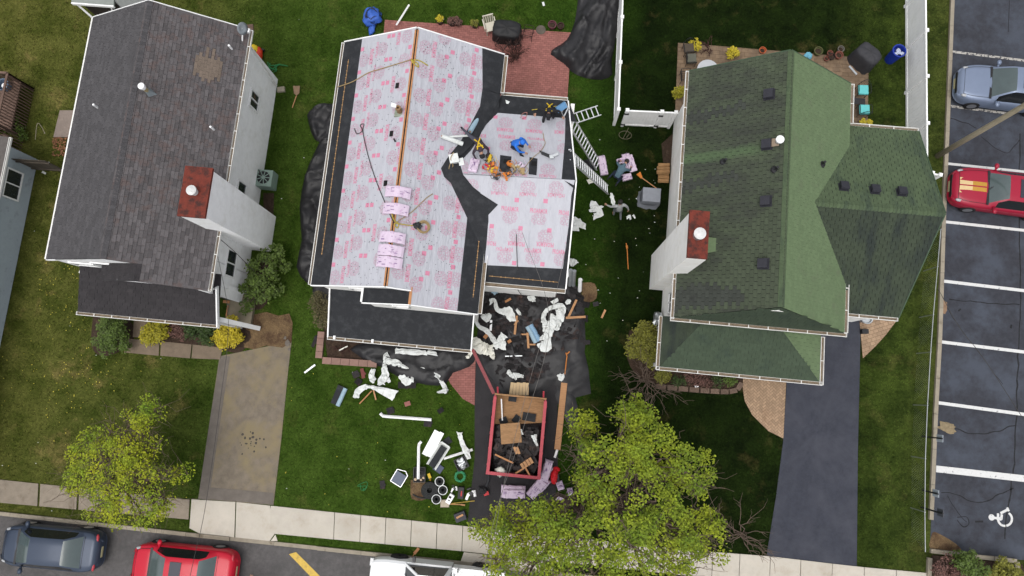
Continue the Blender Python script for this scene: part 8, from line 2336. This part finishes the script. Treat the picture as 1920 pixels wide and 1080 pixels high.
t = covered('dark grey covered grill on the rear patio of the green roofed house', G(1612, 118), 1.15, .8, 1.05, -.7, mat('cover_charcoal', C(62, 62, 66), .7, .15, 5, bump=.06, bscale=12), 2)
MB().beam(G(1592, 124, .75), G(1606, 140, .75), .08, .06).build('shelf', M_galv, parent=t)
p = G(1668, 112)
t = thing('recycling_barrel', 'blue recycling barrel filled with white paper on the dark rear lawn', 'barrel', p)
M_barrel = mat('barrel_blue', C(36, 62, 170), .5, .1, 5)
MB().lathe(p, [(.24, 0), (.29, .85), (.32, .86), (.32, .9), (.27, .9), (.25, .6)], 20).build('barrel', M_barrel, parent=t)
pp_ = MB()
rr = random.Random(4)
for i in range(9): pp_.blob(p + Vector((rr.gauss(0, .1), rr.gauss(0, .1), .74 + rr.random() * .08)), (.09, .07, .06), 5, .6, i)
pp_.build('paper', mat('paper_bluewhite', C(206, 214, 236), .7, .08), parent=t)
M_pole = mat('pole_wood', C(190, 178, 152), .9, .22, 7, stretch=(6, 6, .6), bump=.15, dirt=C(148, 134, 110), dscale=3)
t = thing('utility_pole', 'tall weathered wooden utility pole leaning across the parking bays', 'pole', G(1757, 293))
b = G(1757, 293); tp = Vector((b.x * 1.0 + .05, b.y + .1, 11))
MB().tube([b - Vector((0, 0, .3)), b.lerp(tp, .3), b.lerp(tp, .6), tp], [.125, .115, .105, .1], 14).build('pole', M_pole, parent=t, smooth=True)
MB().beam(tp + Vector((-1.1, 0, -.5)), tp + Vector((1.1, 0, -.5)), .1, .12).build('crossarm', M_pole, parent=t)
M_sign = mat('sign_face', C(196, 206, 216), .4, .06)
M_post = mat('sign_post', (.014, .014, .015), .6)
for k, (bs, tp_, lab) in enumerate((((1729, 818), (1766, 829), 'uppermost black sign post behind the parking kerb'), ((1730, 919), (1757, 928), 'middle black sign post behind the parking kerb'), ((1727, 951), (1767, 966), 'lowest black sign post, opposite the wheelchair symbol'))):
 g_ = G(*bs)
 hz_ = [1.5, 1.15, 1.6][k]
 t = thing('sign_post', lab, 'sign', g_, group='sign posts along the bays')
 MB().box(g_ + Vector((0, 0, hz_ / 2)), (.06, .06, hz_)).build('post', M_post, parent=t)
 MB().box(g_ + Vector((.05, 0, hz_ - .26)), (.02, .3, .45)).build('sign_panel', M_sign if k < 2 else mat('sign_worn', C(96, 98, 106), .5), parent=t)
t = thing('firewood_stack', 'small stack of split firewood logs against the green roofed house wall', 'firewood', G(1243, 323))
rr = random.Random(6)
M_log = mat('split_log', C(176, 136, 92), .8, .2, 5, rnd=.2)
for i in range(9):
 y = 309 + (i % 6) * 6.0
 z = .1 + (.2 if i >= 6 else 0) + .05 * (i % 2)
 a, b = G(1233 + rr.uniform(-2, 2), y + 2 * (i >= 6), z), G(1256 + rr.uniform(-3, 0), y + .6, z)
 MB().cyl(a, b, rr.uniform(.07, .1), n=5).build('log', M_log, parent=t)
p = G(1215, 375)
t = thing('covered_box', 'grey cloth covered square box standing on the dark lawn', 'covered furniture', p)
M_greycov = mat('cover_grey', C(150, 154, 162), .7, .08, 6, bump=.06, bscale=20)
MB().box(p + Vector((.03, .02, .42)), (.82, .66, .8), .0, taper=.98).build('cover', M_greycov, parent=t)
sk_ = MB()
n_ = 26
vs = []
for j, (s_, z) in enumerate(((1.22, .02), (1.12, .18), (1.03, .42))):
 for k in range(n_):
  a = 2 * PI * k / n_
  r = 1 / (abs(math.cos(a)) ** 4 + abs(math.sin(a)) ** 4) ** .25
  f = s_ * (1 + .06 * math.sin(k * 2.1) * (2 - j) / 2)
  vs.append(p + Vector((.02 + math.cos(a) * r * .43 * f, math.sin(a) * r * .36 * f, z)))
sk_.add(vs, [(i * n_ + k, i * n_ + (k + 1) % n_, (i + 1) * n_ + (k + 1) % n_, (i + 1) * n_ + k) for i in range(2) for k in range(n_)])
sk_.build('skirt', M_greycov, parent=t, smooth=True)
t = thing('broom', 'orange headed broom leaning from the lawn to the grey covered box', 'broom', G(1200, 330))
MB().prism([G(1193, 328), G(1200, 323), G(1204, 333), G(1202, 336)], .03, .09).build('head', M_orange, parent=t)
MB().cyl(G(1203, 333, .08), G(1232, 354, .5), .025, n=8).build('handle', M_wood, parent=t)
one(MB().tube([G(1175, 460, .06), G(1176, 466, .06)], .05, 6).tube(catmull([G(1174, 456, .05), G(1176, 470, .06), G(1177, 488, .05), G(1178, 505, .05)], 4), .022, 6), 'pole_tool', mat('handle_orange', C(206, 128, 56), .6, .1), 'thin orange pole tool lying on the dark lawn', 'tool')
one(MB().tube([G(1061, 661, .2), G(1063, 668, .2), G(1059, 702, .15)], .028, 6).tube([G(1063, 664, .2), G(1068, 659, .22)], .03, 6), 'pole_tool', MATS['handle_orange'], 'orange handled tool standing on the lower right of the ground tarp', 'tool')
t = thing('wire_stand', 'small dark wire stand on the lawn left of the firewood', 'stand', G(1170, 255))
c = G(1172, 254)
MB().tube([c + Vector((.3 * math.cos(a), .2 * math.sin(a), .05)) for a in [i * PI / 8 for i in range(17)]], .014, 5).tube([c + Vector((-.1, -.2, .05)), c + Vector((.1, .25, .35))], .014, 5).tube([c + Vector((.2, .1, .05)), c + Vector((.05, -.2, .3))], .02, 5).build('frame', mat('stand_tan', C(110, 104, 84), .6), parent=t)
t = thing('water_meter_box', 'grey utility meter on the left wall corner of the green roofed porch', 'meter', G(1233, 595))
MB().blob(G(1233, 598, .5), (.2, .34, .4), 7, .6, 3).build('meter', M_galv, parent=t)
p = G(1618, 598)
t = thing('downspout_bucket', 'grey planter barrel beside the sealed driveway under the garage gutter', 'barrel', p)
MB().lathe(p, [(.2, 0), (.26, .4), (.27, .41), (.22, .4), (.2, .3)], 16).build('barrel', M_galv, parent=t)
bx('dark electric box on the edge of the sealed driveway below the barrel', 'electric_box', 'box', G(1618, 622), (.3, .22, .25), .1, M_black)
one(MB().box(G(1306, 724, .1), (.16, .1, .1), .3), 'bed_light', M_whitemetal, 'small white light at the stone edging', 'light')
p = G(1745, 410)
one(MB().cyl(G(780, 1034, .1), G(763, 1059, .1), .02, n=6).box(G(781, 1033, .1), (.12, .3, .06), -.6), 'street_broom', M_orangewood, 'brown broom lying over the kerb beside the white pickup', 'broom')
def wire(label, pts, r=.012, m=None):
 return one(MB().tube(catmull(pts, 10), r, 5), 'overhead_wire', m or M_wire, label, 'wire', 'overhead service wires')
M_wire_l = mat('wire_light', C(116, 112, 108), .6)
wire('overhead wire from the left house running down past the left driveway', [Vector((-13.3, 4.6, 3.9)), G(428, 600, 5.2), G(412, 760, 5.6), G(385, 950, 6.2), G(363, 1050, 6.6), G(350, 1110, 7.0)], .009)
wire('overhead wire crossing the front of the garage wing and the red trailer', [GP(975, 440, P2F) + Vector((.1, 0, .4)), G(1030, 600, 6.2), G(985, 790, 6.8), G(930, 960, 7.2), G(905, 1090, 7.4)], .008, M_wire_l)
wire('second overhead wire above the ground tarp and trailer', [GP(1062, 460, P2F) + Vector((0, 0, .3)), G(1040, 560, 6), G(1000, 690, 6.6), G(958, 850, 7.0), G(935, 960, 7.2), G(915, 1090, 7.4)], .008, M_wire_l)
wire('thin overhead wire over the parking bays', [G(1758, 540, 8), G(1800, 615, 8.1), G(1850, 680, 8.2), G(1960, 850, 8.4)], .010)
one(MB().blob(G(1768, 575, .04), (.18, .35, .03), 6, .8, 3), 'kerb_debris', mat('debris_tan', C(150, 122, 98), .9, .2), 'tan broken debris along the parking kerb', 'debris')
one(MB().blob(G(1777, 803, .03), (.35, .22, .03), 7, .8, 8), 'straw_patch', mat('straw', C(150, 134, 106), .9, .25, 12), 'straw coloured patch on the asphalt above the first sign post', 'debris')
dn = MB()
rr = random.Random(31)
k = 0
while k < 230:
 x, y = rr.choice(((rr.gauss(110, 60), rr.gauss(690, 35)), (rr.gauss(140, 45), rr.gauss(740, 40)), (rr.uniform(0, 900), rr.uniform(640, 960)), (rr.uniform(70, 160), rr.uniform(480, 620))))
 if x < 0: continue
 p = G(x, y, .07)
 if any(inpoly(p.x, p.y, e) for e in E): continue
 k += 1
 r = rr.uniform(.012, .026)
 dn.add([p + Vector((r * math.cos(a), r * math.sin(a), 0)) for a in [i * PI / 3 for i in range(6)]] + [p + Vector((0, 0, .02))], [(i, (i + 1) % 6, 6) for i in range(6)])
stuff(tag(dn.build('dandelions', mat('dandelion', C(210, 196, 80, .8), .6, .15, 5, island=.25)), 'tiny yellow dandelions dotting the lawns'))
pt_ = MB()
for k in range(90):
 x, y = rr.choice(((rr.uniform(0, 880), rr.uniform(0, 960)), (rr.uniform(1090, 1240), rr.uniform(240, 640))))
 p = G(x, y, .06)
 if any(inpoly(p.x, p.y, e) for e in E): continue
 r = rr.uniform(.015, .035)
 pt_.add([p + Vector((r * math.cos(a), r * math.sin(a) * .6, 0)) for a in [i * PI / 2.5 for i in range(5)]], [(0, 1, 2, 3, 4)])
stuff(tag(pt_.build('litter_specks', M_wrapper), 'white specks of litter on the lawns'))
# ------------------------------------------------------------------ people
BONES = [('pelvis', 'belly'), ('belly', 'chest'), ('chest', 'neck'), ('neck', 'head'), ('head', 'crown'), ('head', 'nose'),
         ('chest', 'shL'), ('shL', 'elL'), ('elL', 'wrL'), ('wrL', 'haL'), ('chest', 'shR'), ('shR', 'elR'), ('elR', 'wrR'), ('wrR', 'haR'),
         ('pelvis', 'hiL'), ('hiL', 'knL'), ('knL', 'anL'), ('anL', 'toL'), ('pelvis', 'hiR'), ('hiR', 'knR'), ('knR', 'anR'), ('anR', 'toR')]
RAD = dict(pelvis=(.15, .12), belly=(.145, .11), chest=(.165, .12), neck=(.06, .06), head=(.085, .09), crown=(.075, .085), nose=(.018, .018), shL=(.075, .075), elL=(.05, .05), wrL=(.034, .03), haL=(.04, .022), hiL=(.095, .1), knL=(.062, .065), anL=(.045, .048), toL=(.04, .035))
for k in list(RAD):
 if k.endswith('L'): RAD[k[:-1] + 'R'] = RAD[k]
PART = {}
for a, b in BONES:
 z = 'shirt'
 if b in ('head', 'crown', 'nose'): z = 'skin'
 if b in ('wrL', 'wrR'): z = 'sleeve'
 if b in ('haL', 'haR'): z = 'skin'
 if b[:2] in ('kn', 'an', 'hi'): z = 'trousers'
 if b[:2] == 'to': z = 'shoe'
 PART[(a, b)] = z
def person(label, loc, rz, J, shirt, trousers, shoe, sleeve=None, hair=None, hood=False, harness=None, hat=None, tilt=None):
 t = thing('person', label, 'person', loc, rz)
 if tilt: t.rotation_euler = (tilt[0], tilt[1], rz)
 names = list(J)
 P = {k: Vector(v) for k, v in J.items()}
 me = bpy.data.meshes.new('body')
 idx = {k: i for i, k in enumerate(names)}
 me.from_pydata([P[k] for k in names], [(idx[a], idx[b]) for a, b in BONES], [])
 o = bpy.data.objects.new('body', me)
 COL.objects.link(o)
 sk = o.modifiers.new('skin', 'SKIN'); sk.use_smooth_shade = True; sk.branch_smoothing = .4
 for k in names:
  v = me.skin_vertices[0].data[idx[k]]
  v.radius = RAD[k]; v.use_root = k == 'pelvis'
 sb = o.modifiers.new('sub', 'SUBSURF'); sb.levels = sb.render_levels = 1
 bpy.context.view_layer.update()
 m2 = bpy.data.meshes.new_from_object(o.evaluated_get(bpy.context.evaluated_depsgraph_get()))
 bpy.data.objects.remove(o)
 mats = dict(shirt=shirt, trousers=trousers, shoe=shoe, skin=M_skin, sleeve=sleeve or shirt)
 keys = list(mats)
 m2.materials.clear()
 for k in keys: m2.materials.append(mats[k])
 for p in m2.polygons:
  c = p.center
  best = min(BONES, key=lambda e: seg_dist(c, P[e[0]], P[e[1]]))
  p.material_index = keys.index(PART[best])
  p.use_smooth = True
 m2.name = 'body'
 body = bpy.data.objects.new('body', m2)
 COL.objects.link(body); body.parent = t
 k = dict(parent=t, at=(0, 0, 0))
 up = (P['crown'] - P['neck']).normalized()
 fw = (P['nose'] - P['head']); fw = (fw - up * fw.dot(up)).normalized()
 sd = up.cross(fw)
 X = Matrix((sd, -fw, up)).transposed().to_4x4()
 hc = (P['head'] + P['crown']) / 2
 if hat:
  MB().lathe(hc + up * .01 - fw * .01, [(.112, 0), (.11, .06), (.08, .105), (.02, .12)], 16, X=X).add([hc + X @ Vector(v) for v in ((-.08, -.09, .02), (.08, -.09, .02), (.06, -.2, .0), (-.06, -.2, .0))], [(0, 1, 2, 3)]).build('cap', hat, smooth=True, **k)
 elif hair is not None:
  MB().lathe(hc - fw * .015 + up * .0, [(.105, -.05), (.112, .02), (.095, .08), (.05, .115), (.01, .12)], 14, X=X).build('hair' if not hood else 'hood', hair, smooth=True, **k)
 fc = MB()
 for s_ in (1, -1):
  fc.blob(hc + fw * .088 + sd * s_ * .034 - up * .0, .012, 5, 0)
 fc.beam(hc + fw * .088 - up * .075 - sd * .022, hc + fw * .088 - up * .075 + sd * .022, .008, .008)
 fc.build('face', mat('eye_dark', (.03, .02, .018), .5), **k)
 er = MB()
 for s_ in (1, -1): er.blob(hc + sd * s_ * .092 - up * .03, (.016, .016, .03), 5, 0)
 er.build('ears', M_skin, smooth=True, **k)
 for sfx in ('L', 'R'):
  w, h = P['wr' + sfx], P['ha' + sfx]
  d = (h - w).normalized()
  s_ = d.cross(Vector((0, 0, 1)))
  s_ = s_.normalized() if s_.length > .1 else d.cross(Vector((1, 0, 0))).normalized()
  n_ = s_.cross(d)
  hm = MB()
  for i, (off, L) in enumerate(((-.03, .065), (-.01, .078), (.01, .074), (.03, .055))):
   a = h + s_ * off
   hm.tube([a - d * .02, a + d * L * .45 - n_ * .006, a + d * L * .75 - n_ * .028, a + d * L * .8 - n_ * .05], [.0095, .009, .008, .007], 6)
  q = w + d * .03 + s_ * (.035 if sfx == 'R' else -.035)
  hm.tube([q, q + (s_ * (1 if sfx == 'R' else -1) * .03 + d * .03), q + (s_ * (1 if sfx == 'R' else -1) * .035 + d * .06) - n_ * .015], [.011, .01, .008], 6)
  hm.build('fingers', M_skin, smooth=True, **k)
 if harness:
  bkd = (P['chest'] - P['belly']).normalized()
  sdx = (P['shL'] - P['shR']).normalized()
  back = sdx.cross(bkd).normalized()
  if back.dot(fw) > 0 and back.z < 0: back = -back
  if back.z < 0: back = -back
  hb = MB()
  c0 = P['chest'] + back * .125
  lo = P['pelvis'] + back * .125
  for s_ in (1, -1):
   hb.beam(P['chest'] + sdx * s_ * .12 + bkd * .1 + back * .09, (c0 + lo) / 2, .045, .012, up=back)
   hb.beam((c0 + lo) / 2, lo + sdx * s_ * .12 - back * .01, .045, .012, up=back)
  hb.beam(c0 - sdx * .13 - back * .01, c0 + sdx * .13 - back * .01, .04, .012, up=back)
  hb.build('harness', harness, **k)
 return t
M_cl_black = mat('cloth_black', (.012, .012, .014), .85, .3, 12)
M_cl_grey = mat('cloth_grey', C(84, 84, 96), .85, .15, 10)
M_cl_purple = mat('cloth_purple', C(66, 54, 64), .85, .2, 10)
M_cl_blue = mat('cloth_blue', C(40, 110, 206, .8), .8, .1, 8)
M_cl_teal = mat('cloth_teal', C(92, 118, 132), .85, .15, 10)
M_cl_jeans = mat('cloth_jeans', C(40, 50, 70), .85, .2, 10)
M_cl_light = mat('cloth_light', C(176, 178, 178), .85, .1, 10)
M_cl_mid = mat('cloth_mid', C(120, 124, 128), .85, .15, 10)
M_boot = mat('boot_tan', C(188, 132, 92), .8, .15, 9)
M_hair = mat('hair_dark', (.015, .012, .011), .7, .3, 30)
p = GP(1029, 215, P2B)
squat = dict(pelvis=(0, -.1, .42), belly=(0, .02, .58), chest=(0, .16, .76), neck=(0, .26, .94), head=(0, .33, 1.02), crown=(0, .38, 1.14), nose=(0, .45, 1.03),
             shL=(-.19, .14, .84), elL=(-.42, .1, .7), wrL=(-.55, .3, .62), haL=(-.6, .36, .6), shR=(.19, .14, .84), elR=(.4, .06, .74), wrR=(.52, .26, .66), haR=(.55, .34, .64),
             hiL=(-.1, -.06, .42), knL=(-.2, .36, .42), anL=(-.17, .3, .08), toL=(-.2, .52, .04), hiR=(.1, -.06, .42), knR=(.2, .5, .4), anR=(.19, .62, .08), toR=(.2, .84, .06))
person('person in black clothes and a yellow harness crouching at the rear eave of the wing', p + Vector((0, .22, .02)), PI, squat, M_cl_black, M_cl_black, M_boot, hat=M_cl_black, harness=M_grip, tilt=(-.3, 0, 0))
p = GP(899, 288, P2B)
stoop = dict(pelvis=(.02, -.18, .52), belly=(0, -.02, .62), chest=(0, .18, .64), neck=(0, .36, .62), head=(0, .45, .58), crown=(0, .55, .56), nose=(0, .5, .47),
             shL=(-.19, .2, .66), elL=(-.3, .26, .42), wrL=(-.24, .42, .22), haL=(-.2, .48, .16), shR=(.19, .2, .66), elR=(.32, .28, .44), wrR=(.26, .46, .24), haR=(.22, .52, .18),
             hiL=(-.08, -.2, .5), knL=(-.12, .12, .28), anL=(-.1, -.25, .1), toL=(-.1, -.05, .04), hiR=(.12, -.22, .5), knR=(.3, -.56, .34), anR=(.46, -.92, .12), toR=(.52, -1.06, .04))
person('person in grey with a yellow harness stooping over tools on the wing roof', p + Vector((0, .2, .0)), PI + .35, stoop, M_cl_purple, M_cl_grey, M_cl_black, hair=M_cl_black, harness=M_grip)
p = GP(971, 285, P2B)
kneel = dict(pelvis=(0, -.2, .42), belly=(0, -.1, .6), chest=(0, .06, .78), neck=(0, .16, .94), head=(0, .24, 1.0), crown=(0, .3, 1.12), nose=(0, .36, 1.0),
             shL=(-.19, .06, .84), elL=(-.26, .22, .6), wrL=(-.16, .42, .5), haL=(-.14, .5, .46), shR=(.19, .06, .84), elR=(.26, .22, .6), wrR=(.16, .42, .5), haR=(.14, .5, .46),
             hiL=(-.1, -.18, .4), knL=(-.16, .22, .12), anL=(-.14, -.2, .08), toL=(-.14, -.36, .05), hiR=(.1, -.18, .4), knR=(.18, .26, .42), anR=(.18, .24, .08), toR=(.19, .42, .05))
person('person in a bright blue hooded jacket kneeling between the two black roof patches', p + Vector((-.05, .12, 0)), -PI / 2 - .35, kneel, M_cl_blue, M_cl_jeans, M_cl_black, hair=M_cl_blue, hood=True)
p = G(1160, 330)
over = dict(pelvis=(0, -.3, .45), belly=(0, -.1, .6), chest=(0, .14, .7), neck=(0, .34, .74), head=(0, .44, .74), crown=(0, .55, .74), nose=(0, .5, .62),
   shL=(-.19, .16, .72), elL=(-.36, .28, .52), wrL=(-.3, .46, .36), haL=(-.26, .53, .32), shR=(.19, .16, .72), elR=(.36, .3, .52), wrR=(.3, .48, .38), haR=(.26, .55, .34),
   hiL=(-.1, -.3, .42), knL=(-.22, .05, .14), anL=(-.3, -.36, .1), toL=(-.34, -.52, .05), hiR=(.1, -.3, .42), knR=(.2, .02, .12), anR=(.16, -.42, .09), toR=(.16, -.58, .05))
person('person in a teal grey shirt and jeans kneeling over the pink bundles on the lawn', p + Vector((0, .05, 0)), -.5, over, M_cl_teal, M_cl_jeans, M_cl_black, sleeve=M_cl_purple, hair=M_hair)
p = G(1156, 404)
walk_ = dict(pelvis=(0, 0, .92), belly=(0, .04, 1.08), chest=(0, .1, 1.3), neck=(0, .16, 1.48), head=(0, .19, 1.57), crown=(0, .22, 1.7), nose=(0, .31, 1.57),
             shL=(-.2, .1, 1.4), elL=(-.38, .16, 1.18), wrL=(-.52, .3, 1.05), haL=(-.56, .37, 1.03), shR=(.2, .1, 1.4), elR=(.36, .02, 1.16), wrR=(.42, -.06, .94), haR=(.43, -.07, .87),
             hiL=(-.1, 0, .9), knL=(-.13, .2, .5), anL=(-.14, .02, .1), toL=(-.15, .2, .05), hiR=(.1, 0, .9), knR=(.13, .02, .48), anR=(.13, -.26, .14), toR=(.14, -.1, .05))
person('person in a pale grey shirt walking across the dark lawn holding a white strip', p, .25, walk_, M_cl_light, M_cl_mid, M_boot, hair=M_hair)
one(ribbon([G(1146, 362, 1.0), G(1148, 372, 1.05), G(1151, 386, 1.0)], [.1, .2, .16], 7, .04), 'torn_wrapper', M_wrapper, 'white strip held by the person walking on the dark lawn', 'wrapper')
p = G(470, 1092)
person('person in a black cap and top standing on the street beside the red sedan', p, -PI / 2, walk_, M_cl_black, M_cl_jeans, M_boot, sleeve=M_skin, hat=M_cl_black)
# ------------------------------------------------------------------ grass tufts over every lawn in view
rng = np.random.default_rng(5)
N = 110000
X, Y = rng.uniform(-31, 24, N), rng.uniform(-8.2, 24, N)
ok = np.ones(N, bool)
Mi = np.array(ROT.transposed())
d = Mi @ np.stack([X, Y, np.full(N, -CAM_H)])
px, py = 960 + F_PX * d[0] / -d[2], 540 - F_PX * d[1] / -d[2]
ok &= (px > -60) & (px < 1980) & (py > -60) & (py < 1140)
for e in E: ok &= ~inpoly_np(X, Y, e)
X, Y = X[ok], Y[ok]
N = len(X)
B = 3
ang = rng.uniform(0, 2 * np.pi, (N, B))
h = rng.uniform(.03, .075, (N, B)) * np.where(X > 2, .9, 1)[:, None]
lean = rng.uniform(.02, .09, (N, B))
w = rng.uniform(.010, .022, (N, B))
bx_ = X[:, None] + rng.normal(0, .025, (N, B)); by_ = Y[:, None] + rng.normal(0, .025, (N, B))
ca, sa = np.cos(ang), np.sin(ang)
v = np.empty((N, B, 3, 3), np.float32)
v[:, :, 0] = np.stack([bx_ - sa * w, by_ + ca * w, np.zeros_like(bx_)], -1)
v[:, :, 1] = np.stack([bx_ + sa * w, by_ - ca * w, np.zeros_like(bx_)], -1)
v[:, :, 2] = np.stack([bx_ + ca * lean, by_ + sa * lean, h], -1)
nt = N * B
me = bpy.data.meshes.new('grass_tufts')
me.vertices.add(nt * 3); me.vertices.foreach_set('co', v.reshape(-1))
me.loops.add(nt * 3); me.loops.foreach_set('vertex_index', np.arange(nt * 3, dtype=np.int32))
me.polygons.add(nt); me.polygons.foreach_set('loop_start', np.arange(0, nt * 3, 3, dtype=np.int32))
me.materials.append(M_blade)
me.update(calc_edges=True)
o = bpy.data.objects.new('grass_tufts', me)
COL.objects.link(o)
tag(o, 'short mown grass of the lawns', None, None, 'stuff')
